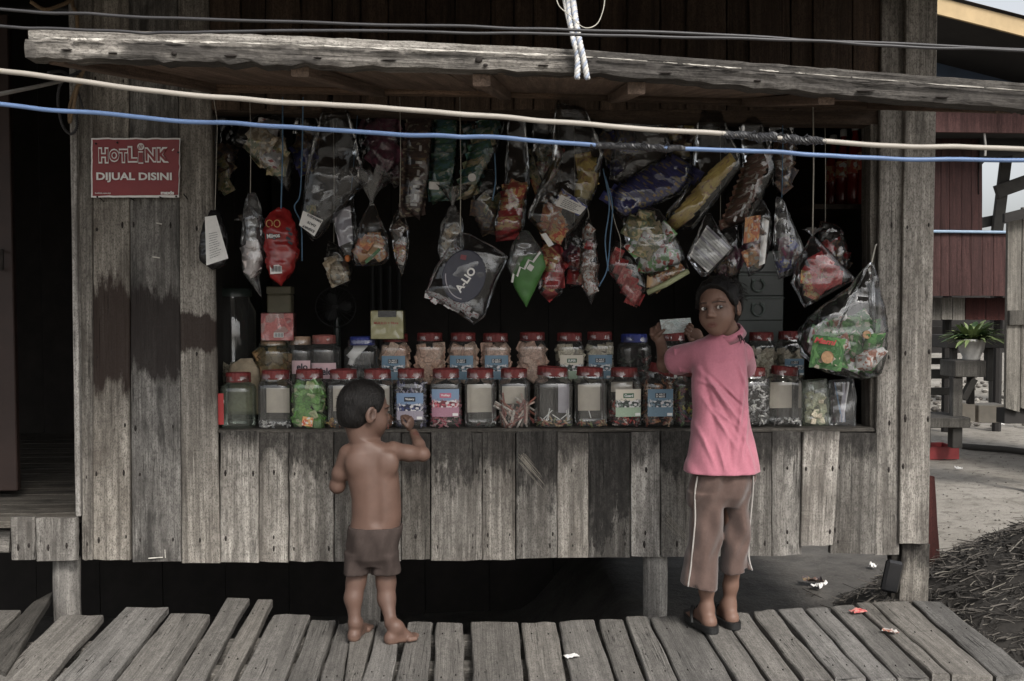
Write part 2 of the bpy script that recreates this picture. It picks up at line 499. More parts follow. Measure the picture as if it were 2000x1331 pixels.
for yy in (-0.62, -0.36, -1.15):              # bearers
    l, r_ = V((-2.4, yy, 0)), V((1.66, yy + 0.02, 0))
    plank('bearer', walk, l + V((0, 0.04, BW - 0.036)), l + V((0, -0.04, BW - 0.036)), r_ + V((0, -0.04, BW - 0.036)), r_ + V((0, 0.04, BW - 0.036)),
          (0, 0, 1), 0.09, M['deck'], nl=10, tone=0.9, stain=0.5)
    for xx in (-2.3, -1.1, 0.2, 1.3):
        mb = MB(); mb.tube([(xx, yy, -0.5), (xx, yy, BW - 0.125)], 0.045, 10)
        woodprops(mb.build('short_post', M['deck'], walk), 0.7)

# ================================================================== the shop itself
shop = empty('wooden_shop', (0, 0.6, 0), 'weathered grey plank shop on short stilts with a wide serving hatch', 'shop')
def board(x0, x1, y0, y1, Y=0.0, th=0.022, mat='wood', x0b=None, x1b=None, parent=None, name='board', nails='auto', **kw):
    """a vertical facade board from its photo edges: x0..x1 at the top row y0, x0b..x1b at the bottom row y1"""
    x0b = x0 if x0b is None else x0b; x1b = x1 if x1b is None else x1b
    nl_ = []
    if nails == 'auto':
        w = (x1 - x0)
        us = (0.12, 0.86) if w > 62 else (0.5,)
        top, bot = at((x0 + x1) / 2, y0, Y).z, at((x0 + x1) / 2, y1, Y).z
        for z in (2.3, 1.75, 1.25, 0.985 + 0.0, 0.80, 0.55, 0.505):
            t = (top - z) / (top - bot)
            if 0.03 < t < 0.97:
                for u in us:
                    if rnd.random() < 0.75: nl_.append((u + rnd.uniform(-.05, .05), t + rnd.uniform(-.006, .006), rnd.uniform(0.008, 0.013)))
    elif nails: nl_ = nails
    return plank(name, parent or shop, at(x0, y0, Y), at(x1, y0, Y), at(x1b, y1, Y), at(x0b, y1, Y), (0, -1, 0), th, M[mat], nl_, nl=12, **kw)

# left wall boards (top runs up behind the flap)
board(149, 180, -120, 1094, -0.008, x0b=160, x1b=181, tone=0.85, stain=0.15, warm=0.9)
def blot(o, py0, py1, Y=0.0):
    o['blot_z'] = (at(260, (py0 + py1) / 2, Y).z - o.matrix_basis.translation.z - pworld(shop).z); o['blot_len'] = abs(at(260, py0, Y).z - at(260, py1, Y).z) / 2
blot(board(181, 251, -120, 1093, 0.0, x0b=181, x1b=254, tone=0.95, stain=0.45, warm=1.05), 540, 760)
blot(board(251, 347, -120, 1097, 0.004, x0b=258, x1b=354, tone=0.80, stain=0.75, warm=0.6), 560, 740)
blot(board(347, 405, -120, 1099, -0.004, x0b=355, x1b=430, tone=1.02, stain=0.25, warm=0.95), 610, 690)
# lower front: boards below the sill
LOW = [(430,505,1098,1.0,.08),(506,563,1098,.98,.14),(565,651,1097,1.02,.17),(653,711,1096,.8,.2),(713,783,1096,.86,.18),(784,840,1094,.70,.20),(842,941,1095,.92,.22),
       (942,1006,1095,.88,.16),(1008,1088,1091,.76,.26),(1089,1149,1089,.95,.12),(1150,1231,1088,.66,.40),(1233,1289,1087,1.08,.13),(1291,1352,1087,.72,.2),
       (1353,1425,1087,.8,.2),(1427,1507,1087,.78,.15),(1508,1566,1085,.9,.11),(1569,1641,1065,1.08,.05),(1636,1714,1083,.72,.12)]
for i, (a, b_, yb, tone, wet) in enumerate(LOW):
    Y = 0.0 + (0.006 if i % 3 == 1 else 0.0)
    x0b, x1b = a, b_
    if i == 16: x0b, x1b, Y = 1564, 1627, -0.012
    if i == 17: x0b = 1621
    board(a, b_, 843 + (i * 7 % 4), yb, Y, x0b=x0b, x1b=x1b, tone=(.84 + (tone - .86) * 2.0), stain=rnd.uniform(0.25, 0.65) + (0.3 if i in (10, 17) else 0), wet=wet, warm=rnd.uniform(0.65, 0.95))
# right wall boards and corner
board(1724, 1770, -120, 1083, 0.0, x0b=1709, x1b=1756, tone=0.85, stain=0.5, warm=0.8)
board(1771, 1834, -120, 1062, -0.020, x0b=1757, x1b=1814, tone=1.0, stain=0.2, warm=0.85)
board(1700, 1716, 205, 838, 0.03, th=0.09, x0b=1700, x1b=1714, tone=0.6, stain=0.3, nails=None, name='jamb')
board(392, 409, 190, 842, 0.024, th=0.085, tone=0.8, stain=0.2, nails=None, name='jamb')
# doorway edge post: pale corner beside the left doorway
pa, pb = at(133, -120, 0), at(150, 1010, 0)
plank('door_post', shop, at(131, -120, -0.035), at(144, -120, -0.035), at(157, 1010, -0.035), at(147, 1010, -0.035), (0, -1, 0), 0.12, M['wood'], nl=10, tone=1.35, stain=0.0, warm=0.6)
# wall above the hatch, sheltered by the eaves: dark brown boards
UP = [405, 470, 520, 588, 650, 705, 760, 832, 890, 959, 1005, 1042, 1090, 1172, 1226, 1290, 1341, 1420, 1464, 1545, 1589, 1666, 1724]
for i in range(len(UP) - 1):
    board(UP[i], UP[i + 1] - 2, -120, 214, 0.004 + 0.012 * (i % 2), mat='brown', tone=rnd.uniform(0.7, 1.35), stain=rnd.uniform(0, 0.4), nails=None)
# header beam, sill, corner post, stilts
def bar(name, a, b_, sy, sz, mat, parent=shop, **kw):
    """horizontal timber between two points (its top front edge), grain along it"""
    a, b_ = V(a), V(b_)
    return plank(name, parent, a, a - V((0, 0, sz)), b_ - V((0, 0, sz)), b_, (0, -1, 0), sy, M[mat], nl=14, **kw)
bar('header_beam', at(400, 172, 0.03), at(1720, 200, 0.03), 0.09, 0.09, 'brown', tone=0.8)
bar('sill', at(406, 839, 0.004), at(1708, 837, 0.004), 0.34, 0.014, 'wood', tone=0.38, stain=0.6)
board(1763, 1817, 1062, 1175, 0.02, th=0.1, x0b=1757, x1b=1813, tone=0.75, stain=0.6, wet=0.12, name='corner_stilt')
board(1741, 1757, 1080, 1170, 0.05, th=0.04, tone=0.25, stain=0.6, nails=None, name='stilt_cleat')
M['stilt'] = mat_wood('pale_stilt', (0.36, 0.34, 0.30), (0.24, 0.22, 0.20), (0.035, 0.03, 0.026), saw=0, crack=0.3, mould=1.0)
def stilt(xc, w, ytop, ybot, Y, tone):
    a, b_ = at(xc, ytop, Y), at(xc + 2, ybot, Y)
    r_ = w / 2 * mpp(Y)
    mb = MB()
    n_ = 12
    pts = [a.lerp(b_, k / n_) - a for k in range(n_ + 1)]
    pts = [p + V((mnoise.noise(V((xc, k * .4, 0))) * .006, mnoise.noise(V((xc, 9, k * .4))) * .006, 0)) for k, p in enumerate(pts)]
    mb.tube([p + a for p in pts], [r_ * (1 + 0.05 * mnoise.noise(V((xc, k * .5, 4)))) for k in range(n_ + 1)], 16)
    o = mb.build('stilt', M['stilt'], shop, loc=a - pworld(shop), smooth=True)
    return woodprops(o, tone, 0.8, 0.65)
stilt(131, 50, 1090, 1560, 0.06, 0.9); stilt(712, 62, 1090, 1560, 0.12, 0.42); stilt(1279, 49, 1080, 1560, 0.06, 0.95)
# under-floor bearer and the floor inside, three walls, roof with eaves
FZ = at(75, 1012, 0.02).z
mb = MB(); mb.box((-0.15, 0.55, 0.46), (3.6, 0.08, 0.12)); woodprops(mb.build('floor_bearer', M['dark_in'], shop), 0.6)
mb = MB(); mb.box((-0.15, 1.9, 0.42), (3.6, 0.08, 0.12)); woodprops(mb.build('floor_bearer', M['dark_in'], shop), 0.6)
XL, XR = -3.4, at(1830, 600, 0).x
k = 0
yy = -0.04
while yy < 2.6:                                # floor planks seen through the doorway
    w = 0.15 + 0.03 * (k % 3)
    a = V((-3.4, yy + w - 0.006, FZ)); b_ = V((XR - 0.05 if yy > 0.35 else at(147, 1010, 0).x, yy + w - 0.006, FZ))
    plank('floor_board', shop, a, a - V((0, w - 0.008, 0)), b_ - V((0, w - 0.008, 0)), b_, (0, 0, 1), 0.025, M['wood'], nl=8,
          tone=0.45 if k else 0.7, stain=0.6, warm=1.1)
    yy += w; k += 1
def wallboards(name, axis, fixed, lo, hi, z0, z1, mat, step=0.16, out=1):
    x = lo
    while x < hi:
        w = min(step * rnd.uniform(0.85, 1.2), hi - x)
        mb = MB()
        if axis == 'x': mb.box((x + w / 2, fixed + rnd.uniform(0, .006), (z0 + z1) / 2), (w - .004, 0.02, z1 - z0))
        else: mb.box((fixed + rnd.uniform(0, .006), x + w / 2, (z0 + z1) / 2), (0.02, w - .004, z1 - z0))
        c = sum(mb.v, V()) / len(mb.v)
        woodprops(mb.build(name, M[mat], shop, loc=c - pworld(shop)), rnd.uniform(.6, 1.1), 1.0, rnd.uniform(0, .4))
        x += w
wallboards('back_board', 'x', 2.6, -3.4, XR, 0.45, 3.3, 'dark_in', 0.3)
mb = MB(); mb.box((-1.3, 2.26, 0), (4.4, .02, .95)); mb.build('skirt_light_stop', M['dark_in'], shop)  # added sheet that stops light showing through the skirt gaps
wallboards('skirt_board', 'x', 2.2, -3.4, .75, -.5, .46, 'dark_in', 0.4)  # boards added at the back to black out the space under the floor
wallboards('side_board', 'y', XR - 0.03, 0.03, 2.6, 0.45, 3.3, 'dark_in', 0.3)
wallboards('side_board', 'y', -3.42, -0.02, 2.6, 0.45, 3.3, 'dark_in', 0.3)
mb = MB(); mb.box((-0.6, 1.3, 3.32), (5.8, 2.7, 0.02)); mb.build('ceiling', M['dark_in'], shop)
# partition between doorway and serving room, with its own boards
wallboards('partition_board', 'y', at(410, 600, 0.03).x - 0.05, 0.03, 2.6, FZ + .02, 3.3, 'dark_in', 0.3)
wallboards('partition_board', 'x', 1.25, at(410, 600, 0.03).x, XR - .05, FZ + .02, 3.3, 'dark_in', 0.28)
# eaves above the picture, unseen, set low and deep to shade the upper wall and flap
M['tin'] = mat_plain('rusty_roof_iron', (0.16, 0.12, 0.10), 0.7, 0.4, 5, metal=0.2)
mb = MB()
n_ = 120
for i in range(n_):
    x0 = -3.7 + 6.0 * i / n_; x1 = -3.7 + 6.0 * (i + 1) / n_
    z0 = 0.012 * math.sin(i * math.pi / 2); z1 = 0.012 * math.sin((i + 1) * math.pi / 2)
    q = [(x0, -1.5, 2.46 + z0), (x1, -1.5, 2.46 + z1), (x1, 3.0, 3.75 + z1), (x0, 3.0, 3.75 + z0)]
    mb.add(q, [(0, 1, 2, 3)])
mb.build('roof', M['tin'], shop)
# doorway: apron boards below the threshold, a lower step, the door leaf
for (a, b_, yt, yb, tone) in ((20, 68, 1012, 1095, .85), (69, 150, 1012, 1096, .9)):
    board(a, b_, yt, yb, -0.045, x0b=a + 2, tone=tone, stain=0.3, warm=.7, nails=[(.3, .7, .011), (.75, .65, .011)])
plank('step_board', shop, at(-260, 1036, 0.02), at(-260, 1082, 0.02), at(19, 1080, 0.02), at(19, 1037, 0.02), (0, -1, 0), 0.03, M['deck'], tone=1.0)
M['doorpaint'] = mat_plain('brown_door_paint', (0.026, 0.014, 0.011), 0.6, 0.3, 12)
dr = MB(); dr.box((at(26, 600, 0.40).x - 0.225, 0.42, (FZ + 2.65) / 2 + .02), (0.45, 0.035, 2.65 - FZ - .03), bev=0.004)
dleaf = dr.build('door', M['doorpaint'], shop)
mb = MB(); mb.tube([at(4, 490, 0.385), at(4, 490, 0.345), at(4, 525, 0.345), at(4, 525, 0.385)], 0.008, 8); mb.build('handle', M['nail'], dleaf, smooth=True)

# ================================================================== the propped flap over the hatch
flap = empty('hatch_flap', at(1060, 180, -0.05), 'propped-up plank hatch flap with a rotten front beam and peeling paper edge', 'hatch flap')
YF = -1.33
FR = [(48, 52, 112), (260, 56, 116), (500, 63, 124), (800, 76, 131), (1125, 92, 141), (1400, 112, 162), (1700, 135, 190), (2000, 158, 212), (2060, 163, 217)]
def frow(which):                       # points along the front edge
    return [at(x, (t if which == 't' else b_), YF) for x, t, b_ in FR]
def longbeam(name, top, bot, th, mat, seed, rough=0.004, jag=0.006, parent=flap, **kw):
    """a long beam lofted through top/bottom point rows, split and gnawed edges; local Z along it"""
    T, Bm = [V(p) for p in top], [V(p) for p in bot]
    n_ = 90
    def samp(P, t):
        f = t * (len(P) - 1); i = min(int(f), len(P) - 2)
        return P[i].lerp(P[i + 1], f - i)
    c = (T[0] + T[-1] + Bm[0] + Bm[-1]) / 4
    zl = (T[-1] - T[0]).normalized()
    R3 = Matrix((V((0, 0, 1)).cross(zl).cross(zl) * -1, V((0, 1, 0)), zl))
    xl = (V((0, 1, 0)).cross(zl)).normalized(); yl = zl.cross(xl).normalized()
    Bt = Matrix((xl, yl, zl))
    vs, fs = [], []
    nr = 10
    for i in range(n_ + 1):
        t = i / n_
        a, b_ = samp(T, t), samp(Bm, t)
        ring = []
        for k in range(5):
            u = k / 4
            p = a.lerp(b_, u)
            d = mnoise.noise(V((seed + t * 40, u * 5, 0))) * rough + mnoise.noise(V((seed + t * 9, u * 14, 4))) * rough
            p = p + V((0, (0.004 if k in (0, 4) else 0) + d, mnoise.noise(V((seed, t * 60, k))) * jag * (1 if k in (0, 4) else .3)))
            ring.append(p)
        ring += [ring[4] + V((0, th, 0)), ring[0] + V((0, th, 0))]
        vs += [Bt @ (p - c) for p in ring]
    m_ = 7
    for i in range(n_):
        for k in range(m_): fs.append((i * m_ + k, (i + 1) * m_ + k, (i + 1) * m_ + (k + 1) % m_, i * m_ + (k + 1) % m_))
    fs.append(tuple(range(m_))); fs.append(tuple(n_ * m_ + k for k in range(m_ - 1, -1, -1)))
    o = mobj(name, vs, fs, M[mat], parent)
    o.location = c - pworld(parent)
    o.rotation_euler = Bt.transposed().to_euler()
    return woodprops(o, **kw)
ft, fb = frow('t'), frow('b')
cut = [a.lerp(b_, 0.40) for a, b_ in zip(ft, fb)]
longbeam('upper_board', [p + V((0, 0.02, 0)) for p in ft], [p + V((0, 0.02, -0.002)) for p in cut], 0.05, 'wood', 3, rough=.002, jag=.003, tone=1.05, warm=.8, stain=0.1)
longbeam('front_beam', cut, fb, 0.06, 'rot', 8, rough=.0045, jag=.011, tone=1.0, warm=.8, stain=0.9)
M['ply'] = mat_wood('flap_sheet', (0.27, 0.19, 0.145), (0.20, 0.145, 0.11), (0.04, 0.03, 0.024), saw=0, crack=0.1, mould=0.25)
rt = [at(x, y, -0.045) for x, y in ((395, 160), (1000, 170), (1720, 196))]
rb = [at(x, y, -0.045) for x, y in ((395, 176), (1000, 187), (1720, 213))]
longbeam('rear_beam', rt, rb, 0.04, 'ply', 21, rough=.002, jag=.002, tone=0.9, warm=1.2, stain=0.1)
# underside sheet and ribs
fl, fr_ = fb[0] + V((0.03, 0.05, 0.03)), fb[-2] + V((0, 0.05, 0.03))
rl, rr_ = rt[0] + V((0, 0.02, -0.005)), rt[-1] + V((0, 0.02, -0.005))
NP = 5
for i in range(NP):                    # the sheet is several boards side by side
    a, b_ = rl.lerp(rr_, i / NP), rl.lerp(rr_, (i + 1) / NP)
    d, c = fl.lerp(fr_, i / NP), fl.lerp(fr_, (i + 1) / NP)
    g_ = (b_ - a) * 0.004
    o = plank('sheet', flap, d + g_, c - g_, b_ - g_, a + g_, (0, -0.1, -1), 0.012, M['ply'], nl=4, tone=rnd.uniform(.85, 1.05), stain=.1)
for t in (0.012, 0.255, 0.44, 0.60, 0.80, 0.99):
    a, d = rl.lerp(rr_, t), fl.lerp(fr_, t)
    w = V((0.022, 0, 0))
    plank('rib', flap, d - w - V((0, 0, .035)), d + w - V((0, 0, .035)), a + w - V((0, 0, .03)), a - w - V((0, 0, .03)), (0, 0, -1), 0.03, M['ply'], nl=5, tone=0.8, stain=.1)
R2 = random.Random(9)
for (x, y, w, h) in ((340, 104, 11, 9), (450, 109, 26, 6), (935, 117, 14, 12), (948, 128, 10, 6), (620, 113, 16, 3), (760, 118, 30, 3), (1300, 143, 26, 4), (1480, 158, 16, 4), (1690, 178, 40, 4), (1840, 190, 30, 4), (130, 98, 22, 4), (220, 104, 18, 3), (1060, 128, 22, 3)):
    mb = MB(); p = at(x, y, YF - .004); s_ = mpp(YF)
    mb.ball((0, 0, 0), (w * s_ * .5, .004, h * s_ * .5), 10, 6)
    mb.v = [v * (1 + .35 * mnoise.noise(v * 180 + V((x, 0, 0)))) + p for v in mb.v]
    mb.build('rot_pocket', M['nail'], flap, smooth=True)
# peeling paper along the front edge
M['paper'] = mat_plain('old_white_paper', (0.56, 0.53, 0.48), 0.8, 0.5, 60)
k = 0
t = 0.012
R2 = random.Random(5)
while t < 0.985:
    L_ = R2.choice([0.008, 0.014, 0.02, 0.03, 0.045]) * R2.uniform(.8, 1.2)
    hgt = R2.uniform(0.001, 0.005) if L_ < 0.028 else R2.uniform(0.0006, 0.0025)
    if R2.random() < 0.16: hgt *= 2.2
    if t < 0.1: hgt *= 1.3
    vs, fs = [], []
    n_ = 8
    for i in range(n_ + 1):
        tt = min(t + L_ * i / n_, 0.995)
        f = tt * (len(cut) - 1); j = min(int(f), len(cut) - 2)
        p = cut[j].lerp(cut[j + 1], f - j)
        up = p + V((0, -0.006 - .003 * R2.random(), 0.001 + .002 * R2.random()))
        h2 = hgt * (0.35 + 0.65 * math.sin(math.pi * min(1, max(0.05, i / n_))) * R2.uniform(.6, 1.2))
        dn = p + V((R2.uniform(-.003, .003), -0.012 - h2 * 0.4 * R2.random(), -h2))
        vs += [up, (up + dn) / 2 + V((0, -.003, 0)), dn, dn + V((0, .0012, 0)), up + V((0, .0012, 0))]
    for i in range(n_):
        for q in range(5):
            fs.append((i * 5 + q, (i + 1) * 5 + q, (i + 1) * 5 + (q + 1) % 5, i * 5 + (q + 1) % 5))
    po = pworld(flap)
    mobj('paper_strip', [v - po for v in vs], fs, M['paper'], flap)
    t += L_ + R2.choice([0.001, 0.002, 0.004, 0.014])

# scratches, a paint mark and a knot on the front boards
M['scratch'] = mat_plain('pale_scratch', (.34, .31, .26), .9, .3, 60)
R2 = random.Random(2)
for k in range(16):
    x, y = 1012 + R2.uniform(0, 14), 884 + k * 1.2 + R2.uniform(-3, 3); L_ = R2.uniform(22, 62)
    mb = MB(); mb.tube([at(x, y, -.0012), at(x + L_ * .75, y + L_ * .9, -.0012)], [.0007, .0003], 4); mb.build('scratch', M['scratch'], shop)
for k in range(9):
    x, y = 1296 + R2.uniform(0, 10), 1000 + k * 3; L_ = R2.uniform(18, 46)
    mb = MB(); mb.tube([at(x, y, -.0012), at(x + L_ * .9, y + L_, -.0012)], [.0006, .0003], 4); mb.build('scratch', M['scratch'], shop)
for (x, y, x2, y2, w) in ((290, 1091, 318, 1089, .0025), (322, 1074, 323, 1090, .002), (506, 531, 508, 534, .003), (305, 436, 316, 438, .003), (298, 502, 312, 504, .0025)):
    mb = MB(); mb.tube([at(x, y, -.003), at(x2, y2, -.003)], w, 5); mb.build('paint_mark', M['paper'], shop)
# ================================================================== goods: shared materials and shapes
def mat_film(name, milk=0.05, gloss=0.09, rough=0.12, tint=(0.93, 0.94, 0.95), bumps=(45, 0.5), edge=0.5, mcol=(0.55, 0.56, 0.57)):
    """thin clear plastic: see-through, glossier at the edges, faintly milky"""
    m, nt, b, out = nmat(name)
    n = N(nt)
    nt.nodes.remove(b)
    tc = nt.nodes.new('ShaderNodeTexCoord').outputs['Object']
    oi = nt.nodes.new('ShaderNodeObjectInfo').outputs['Random']
    mp = nt.nodes.new('ShaderNodeVectorMath'); mp.operation = 'ADD'
    n.l(tc, mp.inputs[0]); n.l(n.math('MULTIPLY', oi, 30.0), mp.inputs[1])
    nz = n.noise(n.scale(mp.outputs[0], (1, 1, 0.3)), bumps[0], 1.5, 0.45, 0.8)
    rid = n.math('ABSOLUTE', n.math('SUBTRACT', nz, 0.5))
    bp = n.bump(rid, bumps[1], 0.02)
    tr = nt.nodes.new('ShaderNodeBsdfTransparent'); tr.inputs[0].default_value = (*tint, 1)
    gl = nt.nodes.new('ShaderNodeBsdfGlossy'); gl.inputs['Roughness'].default_value = rough
    n.l(bp, gl.inputs['Normal'])
    df = nt.nodes.new('ShaderNodeBsdfDiffuse'); df.inputs['Color'].default_value = (*mcol, 1)
    lw = nt.nodes.new('ShaderNodeLayerWeight'); lw.inputs['Blend'].default_value = 0.35
    n.l(bp, lw.inputs['Normal'])
    m1 = nt.nodes.new('ShaderNodeMixShader'); m2 = nt.nodes.new('ShaderNodeMixShader')
    n.l(n.math('ADD', milk, n.math('MULTIPLY', lw.outputs['Facing'], milk * 2.0)), m1.inputs[0])
    n.l(tr.outputs[0], m1.inputs[1]); n.l(df.outputs[0], m1.inputs[2])
    n.l(n.math('ADD', gloss, n.math('MULTIPLY', lw.outputs['Fresnel'], edge), True), m2.inputs[0])
    n.l(m1.outputs[0], m2.inputs[1]); n.l(gl.outputs[0], m2.inputs[2])
    n.l(m2.outputs[0], out.inputs[0])
    return m
def mat_candy(name, cols, rough=0.35, spec=0.5, metal=0.0):
    m, nt, b, out = nmat(name)
    n = N(nt)
    ri = nt.nodes.new('ShaderNodeNewGeometry').outputs['Random Per Island']
    k = len(cols)
    rp = nt.nodes.new('ShaderNodeValToRGB'); rp.color_ramp.interpolation = 'CONSTANT'
    el = rp.color_ramp.elements
    while len(el) < k: el.new(0.5)
    for i, e in enumerate(el): e.position = i / k; e.color = (*cols[i], 1)
    n.l(ri, rp.inputs[0])
    tc = nt.nodes.new('ShaderNodeTexCoord').outputs['Object']
    sp = n.noise(tc, 160, 2, 0.5)
    n.l(n.mix(1.0, rp.outputs[0], n.ramp(sp, [(0.3, 0.55), (0.7, 1.15)]), 'MULTIPLY'), b.inputs['Base Color'])
    b.inputs['Roughness'].default_value = rough
    b.inputs['Specular IOR Level'].default_value = spec
    b.inputs['Metallic'].default_value = metal
    return m
def mat_print(name, base, second, accent=(0.75, 0.73, 0.68), rough=0.35, cells=9.0, ink=(0.03, 0.03, 0.035), lines=0.5, fac2=0.5):
    """printed foil: blocks and blotches of two colours, a pale panel, rows of unreadable small print"""
    base = tuple(min(.8, c * 1.7) for c in base); second = tuple(min(.8, c * 1.7) for c in second)
    m, nt, b, out = nmat(name)
    n = N(nt)
    tc = nt.nodes.new('ShaderNodeTexCoord').outputs['Generated']
    oi = nt.nodes.new('ShaderNodeObjectInfo').outputs['Random']
    mp = nt.nodes.new('ShaderNodeVectorMath'); mp.operation = 'ADD'
    n.l(tc, mp.inputs[0]); n.l(n.math('MULTIPLY', oi, 40.0), mp.inputs[1])
    p = mp.outputs[0]
    big = n.noise(p, cells * 0.35, 2, 0.4, 0.8)
    cell = n.vor(p, cells * 0.6, 'F1', 'Color')
    sp = nt.nodes.new('ShaderNodeSeparateColor'); n.l(cell, sp.inputs[0])
    col = n.mix(n.ramp(big, [(fac2 - 0.02, 0), (fac2 + 0.02, 1)]), base, second)
    col = n.mix(n.ramp(sp.outputs[0], [(0.80, 0), (0.82, 1)]), col, accent)
    rows = n.noise(n.scale(p, (cells * 3, cells * 3, cells * 9)), 1.0, 1, 0.5)
    blk = n.noise(p, cells * 0.9, 1, 0.5)
    txt = n.math('MULTIPLY', n.ramp(rows, [(0.56, 0), (0.60, 1)]), n.ramp(blk, [(0.5, 0), (0.54, lines)]))
    col = n.mix(txt, col, ink)
    n.l(col, b.inputs['Base Color'])
    b.inputs['Roughness'].default_value = rough
    b.inputs['Specular IOR Level'].default_value = 0.6
    n.l(n.bump(n.noise(p, 14, 3, 0.6, 1.0), 0.6, 0.02), b.inputs['Normal'])
    return m
M['film'] = mat_film('clear_bag_film', 0.008, 0.026, 0.05, bumps=(10, 0.7), edge=0.9)
M['film_milky'] = mat_film('cloudy_bag_film', 0.05, 0.06, 0.10, bumps=(16, 1.0), edge=0.85)
M['film_wrap'] = mat_film('tight_wrap_film', 0.008, 0.032, 0.05, bumps=(16, 0.7), edge=0.9)
M['jar'] = mat_film('clear_jar_plastic', 0.03, 0.05, 0.06, (0.95, 0.955, 0.95), (6, 0.1), 0.55, (0.6, 0.6, 0.58))
M['jar_green'] = mat_film('greenish_jar_plastic', 0.04, 0.05, 0.06, (0.86, 0.92, 0.86), (6, 0.1), 0.55, (0.4, 0.46, 0.4))
M['lid_red'] = mat_plain('red_jar_lid', (0.150, 0.022, 0.021), 0.55, 0.3, 25)
M['lid_dull'] = mat_plain('faded_red_jar_lid', (0.30, 0.10, 0.085), 0.5, 0.3, 25)
M['lid_blue'] = mat_plain('blue_jar_lid', (0.03, 0.045, 0.22), 0.45, 0.3, 25)
M['lid_tan'] = mat_plain('tan_jar_lid', (0.32, 0.21, 0.14), 0.5, 0.3, 25)
M['card'] = mat_plain('beige_card', (0.50, 0.45, 0.38), 0.8, 0.18, 18)
M['card_grey'] = mat_plain('mauve_card', (0.42, 0.40, 0.44), 0.8, 0.18, 18)
M['white'] = mat_plain('white_print', (0.72, 0.71, 0.69), 0.7, 0.12, 60, bump=0)
M['ink'] = mat_plain('dark_print', (0.03, 0.035, 0.045), 0.7, 0.2, 60, bump=0)
M['string'] = mat_plain('pale_string', (0.42, 0.40, 0.35), 0.9, 0.3, 200)
M['string_blue'] = mat_plain('blue_raffia', (0.10, 0.19, 0.30), 0.6, 0.3, 120)
M['black_film'] = mat_plain('black_plastic', (0.012, 0.012, 0.013), 0.25, 0.3, 30, spec=0.6)

def text_mesh(body, size, offset=0.0, shear=0.0, spacing=1.0):
    cu = bpy.data.curves.new('lettering', 'FONT')
    cu.body = body; cu.size = size; cu.align_x = 'CENTER'; cu.align_y = 'CENTER'
    cu.offset = offset; cu.shear = shear; cu.extrude = 0.0004; cu.space_character = spacing
    cu.resolution_u = 3
    ob = bpy.data.objects.new('lettering', cu)
    me = bpy.data.meshes.new_from_object(ob)
    bpy.data.objects.remove(ob); bpy.data.curves.remove(cu)
    return me
def lettering(body, size, pos, mat, parent, roll=0.0, offset=0.0, shear=0.0, fit=None, yaw=0.0, name='lettering', pitch=0.0):
    """raised print standing upright and facing the street; fit = (width, height) in metres"""
    me = text_mesh(body, size, offset, shear)
    me.materials.append(mat)
    o = link(name, me, parent)
    if fit:
        xs = [v.co.x for v in me.vertices]; ys = [v.co.y for v in me.vertices]
        sx = fit[0] / max(1e-6, max(xs) - min(xs)); sy = fit[1] / max(1e-6, max(ys) - min(ys))
        cx, cy = (max(xs) + min(xs)) / 2, (max(ys) + min(ys)) / 2
        for v in me.vertices: v.co.x = (v.co.x - cx) * sx; v.co.y = (v.co.y - cy) * sy
    o.location = V(pos) - pworld(parent)
    o.rotation_euler = (Matrix.Rotation(yaw, 3, 'Z') @ Matrix.Rotation(pitch, 3, 'X') @ Matrix.Rotation(roll, 3, 'Y') @ Matrix.Rotation(math.pi / 2, 3, 'X')).to_euler()
    return o

# ------------------------------------------------------------------ packets (shared pillow mesh)
def pillow_mesh(name, crimp=0.1, t=0.22, n=7, seed=0):
    vs, fs = [], []
    R_ = random.Random(seed)
    for s in (-1, 1):
        for j in range(n + 1):
            for i in range(n + 1):
                u, w = i / n * 2 - 1, j / n * 2 - 1
                prof = max(0.0, 1 - abs(u) ** 3) ** 0.6 * max(0.0, 1 - (abs(w) / (1 - crimp)) ** 4 if abs(w) < 1 - crimp else 0) ** 0.6
                y = s * (0.012 + t * 0.5 * prof * (1 + 0.45 * mnoise.noise(V((u * 2 + seed, w * 2, s)))))
                zj = 0.03 * ((i % 2) * 2 - 1) if j in (0, n) else 0
                vs.append((u * 0.5 * (1 - 0.06 * prof), y, w * 0.5 + zj * 0.5))
    m = (n + 1) ** 2
    for s in (0, 1):
        for j in range(n):
            for i in range(n):
                a = s * m + j * (n + 1) + i
                q = (a, a + 1, a + n + 2, a + n + 1)
                fs.append(q if s == 0 else q[::-1])
    for i in range(n):
        fs.append((i + 1, i, m + i, m + i + 1))
        a = n * (n + 1) + i; fs.append((a, a + 1, m + a + 1, m + a))
        a = i * (n + 1); fs.append((a, a + n + 1, m + a + n + 1, m + a))
        a = i * (n + 1) + n; fs.append((a + n + 1, a, m + a, m + a + n + 1))
    me = bpy.data.meshes.new(name)
    me.from_pydata(vs, [], fs)
    me.materials.append(None)
    me.polygons.foreach_set('use_smooth', [True] * len(me.polygons))
    return me
PIL = [pillow_mesh('packet', 0.1, 0.22, 7, k) for k in range(4)]
BAR = pillow_mesh('packet', 0.06, 0.5, 6, 9)
bm = bmesh.new(); bmesh.ops.create_cube(bm, size=1.0); bmesh.ops.bevel(bm, geom=list(bm.edges), offset=0.05, segments=1, affect='EDGES')
BOXM = bpy.data.meshes.new('packet'); bm.to_mesh(BOXM); bm.free(); BOXM.materials.append(None)
